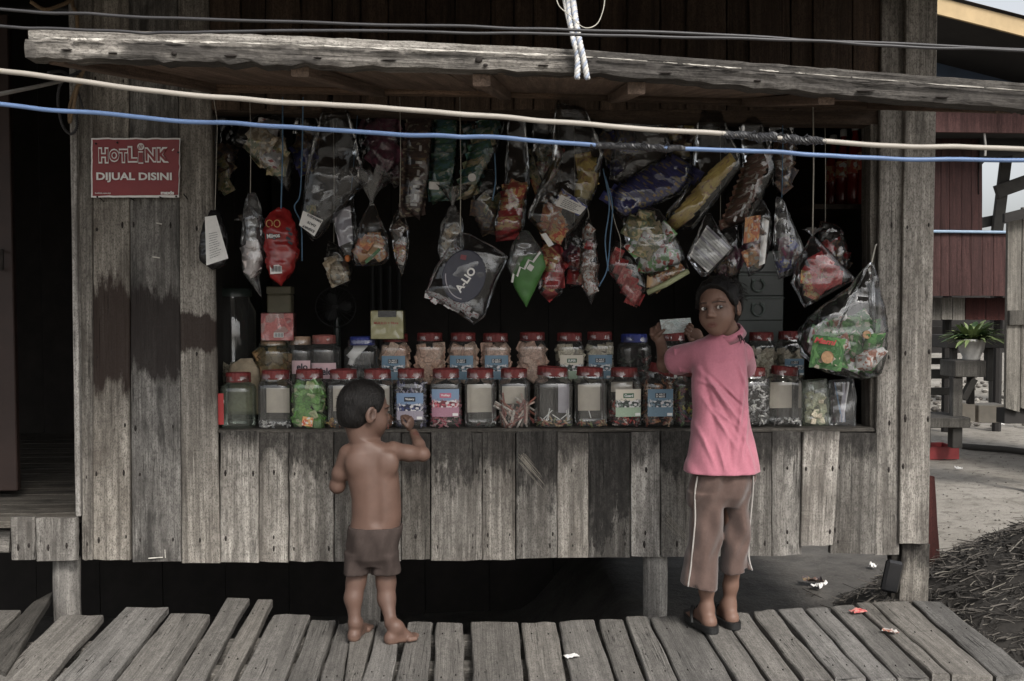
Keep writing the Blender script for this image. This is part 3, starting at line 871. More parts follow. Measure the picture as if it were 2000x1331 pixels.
def piece(name, me, mat, parent, pos, dims, roll=0.0, tilt=0.0, yaw=0.0, label=None):
    o = link(name, me, parent)
    o.material_slots[0].link = 'OBJECT'; o.material_slots[0].material = mat
    o.location = V(pos) - pworld(parent)
    o.scale = dims
    o.rotation_euler = (Matrix.Rotation(yaw, 3, 'Z') @ Matrix.Rotation(roll, 3, 'Y') @ Matrix.Rotation(tilt, 3, 'X')).to_euler()
    if label: o['label'] = label
    return o

# ------------------------------------------------------------------ bags lofted from their outline
def scan(poly, z):
    xs = []
    for i in range(len(poly)):
        (x0, z0), (x1, z1) = poly[i], poly[(i + 1) % len(poly)]
        if (z0 <= z < z1) or (z1 <= z < z0): xs.append(x0 + (x1 - x0) * (z - z0) / (z1 - z0))
    return (min(xs), max(xs)) if xs else None
def sack(name, poly_px, Y, T, mat, parent, rows=26, seg=22, crumple=0.004, seed=0.0, pw=2.6, grow=1.0, freq=26, soft=0.45, taper_top=True):
    """a filled bag: the outline's own width at every height, thickness T, puckered surface"""
    pts = [at(x, y, Y) for x, y in poly_px]
    poly = [(p.x, p.z) for p in pts]
    zt, zb = max(p[1] for p in poly), min(p[1] for p in poly)
    H = zt - zb
    wm = 0
    data = []
    for i in range(rows + 1):
        t = 0.004 + 0.992 * i / rows
        s = scan(poly, zt - H * t)
        if s is None: continue
        data.append((zt - H * t, s[0], s[1], t)); wm = max(wm, s[1] - s[0])
    vs, fs = [], []
    for z, a, b_, t in data:
        w = (b_ - a) * grow; c = (a + b_) / 2
        th = T * min(1.0, (w / wm)) ** soft
        th *= min(1.0, (1 - t) / 0.10 + 0.12) ** 0.6
        if taper_top: th *= min(1.0, t / 0.3 + 0.15)
        for k in range(seg):
            an = 2 * math.pi * k / seg
            ca, sa = math.cos(an), math.sin(an)
            q = 1.0 / ((abs(ca) ** pw + abs(sa) ** pw) ** (1 / pw))
            x, y = ca * q * w / 2, sa * q * th / 2
            nn = V((c + x, z, y * 2)) * freq
            d = mnoise.noise(nn + V((seed, 0, 0))) * crumple + (abs(mnoise.noise(nn * V((1.0, .45, 1.0)).x + V((0, seed, 0)))) - .25) * crumple * 1.2
            fade = min(1.0, w / 0.03)
            x += ca * d * 0.5 * fade; y += sa * d * fade
            vs.append(V((c + x, Y + y, z)))
    nr = len(data)
    for i in range(nr - 1):
        for k in range(seg): fs.append((i * seg + k, i * seg + (k + 1) % seg, (i + 1) * seg + (k + 1) % seg, (i + 1) * seg + k))
    fs.append(tuple(range(seg - 1, -1, -1))); fs.append(tuple((nr - 1) * seg + k for k in range(seg)))
    po = pworld(parent)
    o = mobj(name, [v - po for v in vs], fs, mat, parent, smooth=True)
    bm = bmesh.new(); bm.from_mesh(o.data); bmesh.ops.recalc_face_normals(bm, faces=bm.faces[:]); bm.to_mesh(o.data); bm.free()
    return o
def frill(px, py, Y, parent, mat, w=34, h=40, seed=0, up=1):
    """the gathered plastic above a knot"""
    c = at(px, py, Y)
    s = mpp(Y)
    R_ = random.Random(seed)
    vs, fs = [], []
    n_, m_ = 22, 5
    for j in range(m_ + 1):
        t = j / m_
        for i in range(n_):
            a = 2 * math.pi * i / n_
            rr = (0.004 + (w * s * 0.5) * t ** 1.3) * (1 + 0.35 * math.sin(i * 2.4 + seed) * t + R_.uniform(-.2, .2) * t)
            vs.append(c + V((math.cos(a) * rr, math.sin(a) * rr * 0.6, up * (h * s * t * (1 + R_.uniform(-.25, .25) * t)))))
    for j in range(m_):
        for i in range(n_): fs.append((j * n_ + i, j * n_ + (i + 1) % n_, (j + 1) * n_ + (i + 1) % n_, (j + 1) * n_ + i))
    po = pworld(parent)
    return mobj('gathered_neck', [v - po for v in vs], fs, mat, parent, smooth=True)
def cord(pts, rad, parent, mat, name='string', n=6):
    mb = MB(); mb.tube(pts, rad, n)
    return mb.build(name, mat, parent, smooth=True)
def curve_pts(pts, n=8):
    """Catmull-Rom through points"""
    P = [V(p) for p in pts]
    P = [P[0] * 2 - P[1]] + P + [P[-1] * 2 - P[-2]]
    out = []
    for i in range(1, len(P) - 2):
        for k in range(n):
            t = k / n
            a, b_, c, d = P[i - 1], P[i], P[i + 1], P[i + 2]
            out.append(0.5 * ((2 * b_) + (c - a) * t + (2 * a - 5 * b_ + 4 * c - d) * t * t + (3 * b_ - a - 3 * c + d) * t ** 3))
    out.append(P[-2])
    return out
def inpoly(x, y, poly):
    c = False
    for i in range(len(poly)):
        (x0, y0), (x1, y1) = poly[i], poly[i - 1]
        if (y0 > y) != (y1 > y) and x < (x1 - x0) * (y - y0) / (y1 - y0) + x0: c = not c
    return c
def fill(parent, poly_px, Y, T, n, size, mats, seed, meshes=None, roll=(-1.2, 1.2), aspect=(0.8, 1.35), name='packet', thick=1.0, tilt=0.35):
    """loose packets packed inside an outline"""
    R_ = random.Random(seed)
    xs = [p[0] for p in poly_px]; ys = [p[1] for p in poly_px]
    got, tries, spots = 0, 0, []
    while got < n and tries < n * 60:
        tries += 1
        x, y = R_.uniform(min(xs), max(xs)), R_.uniform(min(ys), max(ys))
        if not inpoly(x, y, poly_px): continue
        if tries < n * 50 and sum(inpoly(x + dx_ * size * .42, y + dy_ * size * .42, poly_px) for dx_, dy_ in ((1, 0), (-1, 0), (0, 1), (0, -1))) < 4: continue
        if any((x - a) ** 2 + (y - b_) ** 2 < (size * 0.55) ** 2 for a, b_ in spots) and tries < n * 40: continue
        spots.append((x, y))
        yy = Y + R_.uniform(-0.42, 0.25) * T
        s = size * mpp(Y) * R_.uniform(0.85, 1.2)
        me = R_.choice(meshes or PIL)
        piece(name, me, R_.choice(mats), parent, at(x, y, yy), (s, s * thick, s * R_.uniform(*aspect)), R_.uniform(*roll), R_.uniform(-tilt, tilt), R_.uniform(-0.4, 0.4))
        got += 1
def strip(parent, p0, p1, w, n, Y, mats, seed=0, tilt=0.5, over=1.7, thick=0.9, roll=None, name='sachet', me=None, T=0.03):
    """a folded chain of sachets shingled from p0 down to p1 (photo pixels)"""
    R_ = random.Random(seed)
    dx, dy = p1[0] - p0[0], p1[1] - p0[1]
    L_ = math.hypot(dx, dy)
    rl = math.atan2(dx, dy) if roll is None else roll
    s = mpp(Y)
    for i in range(n):
        t = (i + 0.5) / n
        pos = at(p0[0] + dx * t, p0[1] + dy * t, Y + R_.uniform(-.004, .004))
        piece(name, me or R_.choice(PIL), mats[i % len(mats)] if len(mats) < 4 else R_.choice(mats), parent, pos,
              (w * s * R_.uniform(.94, 1.04), w * s * thick * 0.55, L_ / n * s * over), rl + R_.uniform(-.06, .06), tilt + R_.uniform(-.1, .1))
# ================================================================== the candy jars on the sill
SILL_Z = at(1000, 839, -0.022).z
SH_Z = SILL_Z + 0.150
mb = MB(); mb.box((0.11, 0.335, SH_Z - 0.011), (2.52, 0.17, 0.02), bev=.002)
woodprops(mb.build('display_shelf', M['brown'], shop), 0.7)
mb = MB(); mb.box((0.11, 0.38, (SH_Z + SILL_Z) / 2 - .012), (2.5, 0.02, SH_Z - SILL_Z - .02))
woodprops(mb.build('shelf_riser', M['brown'], shop), 0.5)

CANDY = {
 'whiteblack': mat_candy('black_white_sweets', [(.7, .69, .66), (.05, .05, .055), (.5, .5, .5), (.02, .02, .02), (.62, .6, .6)]),
 'green': mat_candy('green_foil', [(.10, .26, .05), (.15, .33, .08), (.08, .19, .04), (.38, .42, .22)], .3),
 'gold': mat_candy('gold_foil', [(.62, .36, .10), (.75, .5, .2), (.35, .17, .05), (.8, .7, .5), (.3, .05, .03)], .25, metal=.6),
 'navy': mat_candy('navy_white_sweets', [(.05, .055, .16), (.6, .58, .66), (.03, .03, .08), (.35, .33, .45)]),
 'pink': mat_candy('pink_sweets', [(.50, .08, .13), (.62, .2, .25), (.40, .05, .09), (.62, .42, .42)]),
 'dark': mat_candy('dark_sweets', [(.03, .04, .03), (.06, .07, .05), (.14, .03, .03), (.12, .13, .12)]),
 'stick': mat_candy('striped_sticks', [(.30, .12, .09), (.55, .42, .36), (.22, .08, .07), (.6, .55, .5)]),
 'lolly': mat_candy('lollipops', [(.38, .22, .13), (.28, .07, .05), (.46, .34, .2), (.2, .24, .1)]),
 'red': mat_candy('red_foil_sweets', [(.36, .03, .03), (.22, .02, .02), (.5, .12, .09), (.06, .02, .02), (.6, .5, .45)], .25),
 'orange': mat_candy('copper_sweets', [(.40, .14, .06), (.5, .24, .11), (.25, .07, .04), (.58, .4, .28)], .3),
 'wafer': mat_candy('pink_wafers', [(.58, .38, .28), (.52, .32, .23), (.6, .44, .34)], .7),
 'cracker': mat_candy('pale_crackers', [(.62, .43, .34), (.55, .36, .28)], .8),
 'multi': mat_candy('mixed_wrappers', [(.05, .06, .04), (.40, .34, .05), (.1, .16, .06), (.2, .03, .06), (.04, .04, .1)], .3),
 'cream': mat_candy('cream_sweets', [(.55, .50, .38), (.48, .42, .32)], .7),
 'brown': mat_candy('amber_biscuits', [(.20, .11, .045), (.26, .15, .06), (.14, .075, .03)], .6),
}
def mat_label(name, sky_, low, mid):
    m, nt, b, out = nmat(name)
    n = N(nt)
    tc = nt.nodes.new('ShaderNodeTexCoord').outputs['Generated']
    sp = nt.nodes.new('ShaderNodeSeparateXYZ'); n.l(tc, sp.inputs[0])
    z = sp.outputs[2]
    nz = n.noise(tc, 9, 4, 0.6)
    cell = n.vor(n.scale(tc, (1.0, 1.0, 1.3)), 10, 'F1', 'Color')
    cs = nt.nodes.new('ShaderNodeSeparateColor'); n.l(cell, cs.inputs[0])
    pic = n.mix(n.ramp(cs.outputs[0], [(.3, 0), (.5, 1)]), mid, (0.6, 0.58, 0.58))
    pic = n.mix(n.ramp(cs.outputs[1], [(.62, 0), (.66, 1)]), pic, tuple(c * .3 for c in mid))
    zz = n.math('ADD', z, n.math('MULTIPLY', n.math('SUBTRACT', nz, 0.5), 0.35))
    col = n.mix(n.ramp(zz, [(0.58, 1), (0.62, 0)]), sky_, pic)
    ln = n.noise(n.scale(tc, (26, 26, 70)), 1.0, 1, .5)
    lo = n.mix(n.math('MULTIPLY', n.ramp(ln, [(.52, 0), (.6, 1)]), .5), low, tuple(c * .45 for c in low))
    col = n.mix(n.ramp(z, [(0.335, 1), (0.345, 0)]), col, lo)
    n.l(col, b.inputs['Base Color'])
    b.inputs['Roughness'].default_value = 0.5
    return m
LAB = {
 'mint': mat_label('blue_jar_label', (.13, .215, .29), (.14, .22, .28), (.14, .21, .26)),
 'navy': mat_label('navy_jar_label', (.16, .24, .37), (.31, .28, .33), (.04, .05, .14)),
 'pink': mat_label('pink_jar_label', (.18, .26, .38), (.38, .19, .25), (.50, .10, .13)),
 'cream': mat_label('cream_jar_label', (.60, .55, .46), (.33, .42, .31), (.10, .13, .11)),
}
def sweets(parent, base, r_, h, n, size, mat, seed, kind='wrap', name='sweets'):
    """a heap of loose sweets in a squarish jar"""
    R_ = random.Random(seed)
    mb = MB()
    for i in range(n):
        lay = (i / n) ** 1.0
        z = base.z + size * .6 + lay * max(0, h - size) * 1.0
        a = R_.uniform(math.pi, 2 * math.pi) if R_.random() < .78 else R_.uniform(0, math.pi)
        q = 1 / ((abs(math.cos(a)) ** 5 + abs(math.sin(a)) ** 5) ** .2)
        rr = (r_ - size * 0.55) * q * R_.uniform(.78, 1.0)
        c = V((base.x + math.cos(a) * rr, base.y + math.sin(a) * rr, z + R_.uniform(-.2, .2) * size))
        e = Matrix.Rotation(R_.uniform(0, 6.28), 3, 'Y') @ Matrix.Rotation(R_.uniform(-.6, .6), 3, 'Z')
        if kind == 'wrap':
            b0 = len(mb.v)
            vs, fs = [], []
            prof = [(-1.15, .42), (-.7, .12), (-.45, .42), (0, .5), (.45, .42), (.7, .12), (1.15, .42)]
            for (x, rad) in prof:
                for k in range(6):
                    an = k * math.pi / 3
                    flat = 0.35 if abs(x) > 1 else 0.9
                    vs.append(c + e @ (V((x, math.cos(an) * rad * flat, math.sin(an) * rad)) * size * .8))
            for j in range(6):
                for k in range(6): fs.append((j * 6 + k, j * 6 + (k + 1) % 6, j * 6 + 6 + (k + 1) % 6, j * 6 + 6 + k))
            mb.add(vs, fs)
        elif kind == 'block':
            mb.box(c, (size * 1.5, size * .5, size * 1.2), e, bev=size * .08)
        elif kind == 'pouch':
            mb.box(c, (size * 1.6, size * .35, size * 1.3), e, bev=size * .16)
        elif kind == 'stick':
            e = Matrix.Rotation(R_.uniform(-1.1, 1.1), 3, 'Y') @ Matrix.Rotation(R_.uniform(-.2, .2), 3, 'X')
            mb.tube([c - e @ V((0, 0, size * 2.4)), c + e @ V((0, 0, size * 2.4))], size * .22, 6)
    o = mb.build(name, mat, parent, smooth=(kind == 'wrap'))
    o['kind'] = 'stuff'
    return o
def curved_panel(parent, name, c, w, h, r_, mat, sq=5.0, off=0.0015, xoff=0.0):
    """sheet wrapped on the jar's front face"""
    vs, fs = [], []
    n_ = 10
    for i in range(n_ + 1):
        x = xoff - w / 2 + w * i / n_
        xx = min(abs(x) / r_, 0.985)
        y = -r_ * (1 - xx ** sq) ** (1 / sq) - off
        for z in (-h / 2, h / 2): vs.append(c + V((x, y, z)))
    for i in range(n_): fs.append((2 * i, 2 * i + 2, 2 * i + 3, 2 * i + 1))
    po = pworld(parent)
    cc = c - po
    return mobj(name, [v - c for v in vs], fs, mat, parent, loc=cc, smooth=True)
def jar(label, xc, Y, z, w, h, lid='lid_red', lid_h=0.034, lid_r=0.86, sq=5.0, body='jar', tiltlid=0.0, lidoff=(0, 0), group=None, ridges=True, neck=0.80, yaw=0.0, cat='jar'):
    p = at(xc, 780, Y); c = V((p.x, Y, z + 0.001))
    t = empty('candy_jar', c, label, cat, group)
    t.rotation_euler.z = rnd.uniform(-.13, .13)
    r_ = w / 2
    hb = h - lid_h
    prof = [(r_ * .86, 0.0), (r_ * .97, .006), (r_, .02), (r_ * .985, hb * .42), (r_, hb * .8), (r_ * .985, hb * .875), (r_ * .90, hb * .93), (r_ * neck, hb * .965), (r_ * neck, h - .012)]
    mb = MB()
    n_ = 28
    mb.lathe(prof, c, n_, sq=sq)
    mb.f.append(tuple(range(n_ - 1, -1, -1))); mb.m.append(0)
    j_ = mb.build('body', M[body], t, smooth=True)
    rl = r_ * lid_r
    n2 = 40
    pr = [(rl * 1.0, 0.0), (rl, lid_h * .12), (rl * .97, lid_h * .16), (rl * .985, lid_h * .9), (rl * .93, lid_h), (rl * .86, lid_h * .985), (rl * .84, lid_h * .93), (0.002, lid_h * .93)]
    lm = MB(); lm.lathe(pr, (0, 0, 0), n2)
    if ridges:
        for i in range(len(lm.v)):
            if 2 * n2 <= i < 4 * n2 and i % 2: lm.v[i] = V((lm.v[i].x * .972, lm.v[i].y * .972, lm.v[i].z))
    lo = lm.build('lid', M[lid], t, smooth=False, rel=False)
    lo.location = (lidoff[0], 0, hb + lidoff[1])
    lo.rotation_euler = (rnd.uniform(-.02, .02), tiltlid, 0)
    return t, c, r_, hb
def labelled(t, c, r_, z0, w, h, lab, head, headcol='ink', headsize=None, sub=None, plate=True):
    lc = c + V((0, 0, z0 + h / 2))
    lo = curved_panel(t, 'label', lc, w, h, r_ * 1.0, LAB[lab])
    y = lc.y - r_ - .0035
    if plate:
        pl = MB(); pl.box((lc.x, y + .001, lc.z + h * .27), (w * .42, .0012, h * .17)); pl.build('name_plate', M[headcol], lo)
    hs = head.split('|')
    for k, s in enumerate(hs):
        zz = lc.z + h * .27 + (0 if len(hs) == 1 else (0.042 if k == 0 else -0.042) * h)
        lettering(s, 0.02, (lc.x + (0 if len(hs) == 1 else w * .05), y - .0005, zz), M['white'], lo, fit=(w * (.34 if len(hs) == 1 else .24), h * (.10 if len(hs) == 1 else .065)), offset=.0006)
    if len(hs) > 1:
        lettering('D', 0.03, (lc.x - w * .14, y - .0005, lc.z + h * .27), M['white'], lo, fit=(w * .08, h * .13), offset=.0006)
    bc = MB()
    bc.box((lc.x + w * .36, y + .001, lc.z - h * .42), (w * .2, .001, h * .1))
    bo = bc.build('barcode', M['white'], lo)
    bl = MB()
    for k in range(7): bl.box((lc.x + w * (.28 + .025 * k), y + .0001, lc.z - h * .42), (w * .01, .001, h * .075))
    return lo
def inner_card(t, c, r_, z0, w, h, mat='card', depth=0.55, xoff=0.0, yaw=0.0):
    mb = MB(); mb.box((c.x + xoff, c.y + r_ * depth, c.z + z0 + h / 2), (w, .0015, h), Matrix.Rotation(yaw, 3, 'Z'))
    return mb.build('paper_label', M[mat], t)
FY = 0.072
def fj(label, xc, **kw):
    return jar(label, xc, FY + rnd.uniform(-.004, .012), SILL_Z, kw.pop('w', .124), kw.pop('h', .229 + rnd.uniform(-.003, .003)), **kw)
# front row, beside one another
t, c, r_, hb = fj('nearly empty round-shouldered jar with red side label against the hatch jamb', 466, w=.132, h=.218, lid_r=.75, lid_h=.036, sq=3.0, neck=.7, body='jar_green')
lab_ = curved_panel(t, 'label', c + V((-.048, .0, .082)), .034, .12, .066, mat_plain('red_label', (.34, .03, .03), .5, .2), sq=3.0, xoff=-.012)
lettering('LO', .03, c + V((-.052, -.055, .11)), M['white'], lab_, fit=(.02, .02), yaw=-.5)
t, c, r_, hb = fj('clear jar with a beige paper label and a few black and white sweets', 539)
inner_card(t, c, r_, .055, .092, .098); sweets(t, c, r_, .030, 26, .013, CANDY['whiteblack'], 2)
t, c, r_, hb = fj('clear jar packed with bright green foil packets', 605)
sweets(t, c, r_, .185, 74, .026, CANDY['green'], 3, 'pouch', 'green_packets')
mb = MB(); mb.box(c + V((.002, -.062, .030)), (.042, .002, .036), Matrix.Rotation(.15, 3, 'Y')); mb.build('front_packet', mat_print('red_orange_print', (.4, .09, .05), (.5, .3, .12)), t)
t, c, r_, hb = fj('clear jar with beige paper and gold foil sweets, by the small child\'s head', 671)
inner_card(t, c, r_, .06, .085, .10); sweets(t, c, r_, .038, 22, .016, CANDY['gold'], 4)
t, c, r_, hb = fj('clear jar half hidden behind the small child\'s head', 738)
inner_card(t, c, r_, .06, .085, .10); sweets(t, c, r_, .05, 20, .015, CANDY['orange'], 5)
t, c, r_, hb = fj('jar of navy and white twisted sweets with a blue label', 803)
sweets(t, c, r_, .180, 150, .0125, CANDY['navy'], 6); labelled(t, c, r_, .034, .103, .105, 'navy', 'Victory')
t, c, r_, hb = fj('jar of pink sweets with a pink and blue label', 871)
M['pinkplate'] = mat_plain('pink_plate', (.5, .13, .2), .5, .1)
sweets(t, c, r_, .125, 110, .0125, CANDY['pink'], 7); labelled(t, c, r_, .045, .106, .108, 'pink', 'Volley', 'pinkplate')
t, c, r_, hb = fj('empty clear jar showing only a large beige paper', 938)
inner_card(t, c, r_, .052, .098, .112); sweets(t, c, r_, .018, 12, .010, CANDY['dark'], 8)
t, c, r_, hb = fj('clear jar of brown striped candy sticks', 1004)
inner_card(t, c, r_, .085, .09, .07)
sweets(t, c, r_, .10, 34, .019, CANDY['stick'], 9, 'stick', 'candy_sticks'); sweets(t, c, r_, .07, 26, .014, CANDY['stick'], 10)
t, c, r_, hb = fj('clear jar with white-stemmed lollipops under a lifted red lid', 1080, w=.142, tiltlid=.07, lidoff=(-.004, .004))
sweets(t, c, r_, .032, 26, .013, CANDY['lolly'], 11)
inner_card(t, c, r_, .05, .045, .115, 'card_grey', .1, .045, -.5)
def stems(t, c, r_, n, seed):
    R_ = random.Random(seed)
    for k in range(n):
        x = R_.uniform(-.75, .75) * r_; e = Matrix.Rotation(R_.uniform(-1.1, 1.1), 3, 'Y')
        p = c + V((x, -r_ * R_.uniform(.55, .8), .02 + R_.random() * .015))
        q = p + e @ V((0, 0, R_.uniform(.03, .055)))
        q.x = max(c.x - r_ * .86, min(c.x + r_ * .86, q.x))
        mb = MB(); mb.tube([p, q], .0018, 6); mb.build('lollipop_stem', M['white'], t)
stems(t, c, r_, 9, 3)
t, c, r_, hb = fj('clear jar with beige paper and one lollipop stem', 1153, tiltlid=.05, lidoff=(-.003, .003))
inner_card(t, c, r_, .055, .09, .105); sweets(t, c, r_, .022, 20, .012, CANDY['lolly'], 12); stems(t, c, r_, 1, 9)
t, c, r_, hb = fj('jar of red foil sweets with a cream and green label', 1219)
M['greenplate'] = mat_plain('green_plate', (.05, .12, .07), .5, .1)
sweets(t, c, r_, .10, 90, .0135, CANDY['red'], 13); labelled(t, c, r_, .040, .102, .108, 'cream', 'Guard', 'greenplate'); inner_card(t, c, r_, .13, .09, .04)
t, c, r_, hb = fj('jar of copper wrapped sweets with its red lid askew', 1285, tiltlid=.30, lidoff=(.012, .012))
sweets(t, c, r_, .180, 130, .0135, CANDY['orange'], 14); labelled(t, c, r_, .040, .100, .108, 'mint', 'AILY|MINT')
t, c, r_, hb = fj('dark jar of mixed wrappers beside the girl', 1348, lid='lid_red')
sweets(t, c, r_, .16, 90, .016, CANDY['multi'], 15)
t, c, r_, hb = fj('jar of silver and black sweets right beside the girl\'s back', 1468)
sweets(t, c, r_, .185, 170, .0125, CANDY['whiteblack'], 16)
t, c, r_, hb = fj('clear jar with beige card and few sweets under a tilted lid', 1531, tiltlid=.09)
inner_card(t, c, r_, .06, .095, .105); sweets(t, c, r_, .025, 22, .012, CANDY['whiteblack'], 17)
# soft pouches standing at the right end of the sill
M['film_green'] = mat_film('greenish_pouch', 0.12, 0.08, 0.2, (.80, .86, .78), edge=.4, mcol=(.34, .37, .31))
for xc, lb, col in ((1592, 'limp greenish plastic pouch standing at the end of the jar row', 'film_green'), (1645, 'clear plastic pouch of straws leaning in the sill corner', 'film_milky')):
    p = at(xc, 800, 0.08); t = empty('plastic_pouch', V((p.x, .08, SILL_Z)), lb, 'pouch')
    zt = 742
    sack('film', [(xc - 26, zt), (xc + 22, zt - 3), (xc + 27, 780), (xc + 25, 836), (xc - 26, 836), (xc - 29, 780)], .08, .07, M[col], t, taper_top=False, seed=xc, crumple=.008)
    if col == 'film_milky':
        for k in range(7):
            a = V((p.x + rnd.uniform(-.02, .02), .08, SILL_Z + .006)); b_ = V((p.x + rnd.uniform(-.03, .03), .09, SILL_Z + .165))
            mb = MB(); mb.tube([a, b_], .003, 6); mb.build('straw', rnd.choice([M['white'], M['card_grey'], M['string_blue']]), t)
    else:
        sweets(t, V((p.x, .08, SILL_Z)), .04, .13, 40, .018, CANDY['cream'], 40, 'pouch', 'crisps')

# back row on the raised shelf
BY = 0.335
def bj(label, xc, **kw):
    return jar(label, xc, BY + rnd.uniform(-.006, .006), SH_Z, kw.pop('w', .125), kw.pop('h', .212 + rnd.uniform(-.003, .003)), **kw)
t, c, r_, hb = bj('round jar of amber biscuits carrying the red box', 535, w=.15, h=.185, sq=2.4, lid='lid_tan', lid_r=.7, lid_h=.02, body='jar_green')
sweets(t, c, r_, .15, 60, .03, CANDY['brown'], 21, 'block')
M['pinklab'] = mat_plain('pale_pink_label', (.58, .40, .42), .6, .2)
JL = []
t, c, r_, hb = bj('tan-lidded jar with a pink label between amber jar and pink-lidded jar', 588, w=.12, h=.20, sq=2.6, lid='lid_tan', lid_r=.72)
lo = curved_panel(t, 'label', c + V((.012, 0, .075)), .075, .055, r_, M['pinklab'], sq=2.6); lettering('elo', .03, c + V((.018, -r_ - .004, .078)), M['ink'], lo, fit=(.045, .026), offset=.0008)
t, c, r_, hb = bj('round-shouldered jar with a faded pink lid and pink label', 634, w=.142, h=.205, sq=2.6, lid='lid_dull', lid_r=.70, neck=.66)
lo = curved_panel(t, 'label', c + V((.006, 0, .06)), .10, .065, r_, M['pinklab'], sq=2.6); lettering('Yelo', .03, c + V((.01, -r_ - .004, .058)), M['ink'], lo, fit=(.07, .03), offset=.0008)
t, c, r_, hb = bj('blue-lidded jar holding clear plastic sachets', 709, w=.148, h=.198, sq=3.5, lid='lid_blue', lid_r=.72)
for k in range(5): piece('sachet', PIL[k % 4], M['film_milky'] if k < 3 else M['white'], t, c + V((rnd.uniform(-.03, .03), rnd.uniform(-.03, .02), .06 + .02 * k)), (.04, .03, .09), rnd.uniform(-1, 1))
BR = [(773, 'jar of pink wafers with a blue label under the yellow box', 'wafer', 'mint'), (840, 'red-lidded jar stacked with bare pink wafers', 'wafer', None),
      (905, 'jar of wafers with a blue label next to the bare wafer jar', 'wafer', 'mint'), (968, 'jar of pale biscuit sticks with a blue label', 'cracker', 'mint'),
      (1040, 'red-lidded jar of plain pale crackers without a label', 'cracker', None), (1112, 'jar of cream sweets with a cream and green label', 'cream', 'cream'),
      (1171, 'jar of cream sweets with a blue label beside the dark blue-lidded jar', 'cream', 'mint')]
for k, (xc, lb, cn, lb2) in enumerate(BR):
    t, c, r_, hb = bj(lb, xc, w=.118, lid_r=.9)
    sweets(t, c, r_, .165, 46, .034 if cn != 'cream' else .024, CANDY[cn], 50 + k, 'block')
    if lb2: labelled(t, c, r_, .02, .098, .10, lb2, 'AILY|MINT' if lb2 == 'mint' else 'SUPER', 'ink' if lb2 == 'mint' else 'greenplate')
t, c, r_, hb = bj('dark jar with a navy lid on the raised shelf', 1238, w=.13, lid='lid_blue', h=.205)
sweets(t, c, r_, .12, 40, .02, CANDY['dark'], 70)
t, c, r_, hb = bj('red-lidded jar behind the folded banknote', 1312, w=.12); sweets(t, c, r_, .13, 40, .02, CANDY['dark'], 71); inner_card(t, c, r_, .02, .06, .08, 'white', -.9)
t, c, r_, hb = bj('jar of cream biscuits behind the girl\'s right shoulder', 1486, w=.118); sweets(t, c, r_, .14, 40, .03, CANDY['cream'], 72, 'block')
t, c, r_, hb = bj('jar with a small dark blue label next to the bag of green packets', 1541, w=.108); sweets(t, c, r_, .14, 40, .024, CANDY['cream'], 73, 'block'); labelled(t, c, r_, .03, .085, .07, 'mint', 'AILY|MINT')

# ------------------------------------------------------------------ boxes, tin, drawers, bottles further in
def wrapped_box(label, x0, y0, x1, y1, Y, mat, yaw=0.0, zsit=None, d=.09):
    a, b_ = at(x0, y0, Y), at(x1, y1, Y)
    c = V(((a.x + b_.x) / 2, Y + d / 2, b_.z if zsit is None else zsit))
    t = empty('carton', c, label, 'carton')
    mb = MB(); mb.box(c + V((0, 0, (a.z - b_.z) / 2)), (b_.x - a.x, d, a.z - b_.z), Matrix.Rotation(yaw, 3, 'Z'), bev=.003)
    mb.build('box', mat, t)
    mb = MB(); mb.box(c + V((0, 0, (a.z - b_.z) / 2)), (b_.x - a.x + .003, d + .003, a.z - b_.z + .003), Matrix.Rotation(yaw, 3, 'Z'), bev=.004)
    mb.build('shrink_wrap', M['film_wrap'], t)
    return t, c, a, b_
mr = mat_print('red_carton', (.42, .12, .11), (.30, .06, .06), (.55, .3, .27), .4, 6, lines=.1)
t, c, a, b_ = wrapped_box('shrink-wrapped red carton sitting on the amber biscuit jar', 508, 612, 572, 666, .27, mr, .05)
bc = MB(); bc.box((c.x + .01, .262, b_.z + .024), (.04, .001, .02)); o = bc.build('barcode', M['white'], t)
bl = MB()
for k in range(9): bl.box((c.x - .006 + .004 * k, .2612, b_.z + .024), (.002 if k % 3 else .001, .001, .015))
bl.build('bars', M['ink'], o)
my = mat_plain('yellow_carton', (.47, .43, .20), .5, .2, 14)
t, c, a, b_ = wrapped_box('shrink-wrapped pale yellow carton resting on two jar lids', 724, 607, 789, 663, .27, my, -.03)
lettering('MULILO + Fibre', .02, (c.x - .005, .2665, (a.z + b_.z) / 2 + .008), mat_plain('red_print', (.4, .08, .07), .6, .1), t, fit=(.10, .010), offset=.0003)
mb = MB(); mb.box((c.x - .0, .267, a.z - .014), (.075, .002, .026)); mb.build('dark_flap', M['black_film'], t)
# tin standing on the inner counter
mb = MB(); mb.box((0.10, 0.78, 1.06), (2.5, 0.5, 0.025)); woodprops(mb.build('inner_counter', M['brown'], shop), .6)
def onz(px, Y): return at(px, 600, Y).x
t = empty('square_tin', (onz(548, .65), .65, 1.073), 'dull olive square tin with a lid seam behind the red carton', 'tin')
M['olive'] = mat_plain('olive_tin', (.22, .20, .14), .5, .2, 20)
a = at(526, 560, .6); b_ = at(570, 605, .6)
zt = a.z
mb = MB(); mb.box((t.location.x, .65, (1.073 + zt - .035) / 2), (.105, .09, zt - .035 - 1.073), bev=.006); mb.build('can', M['olive'], t)
mb = MB(); mb.box((t.location.x, .65, zt - .017), (.109, .094, .034), bev=.004); mb.build('lid', M['olive'], t)
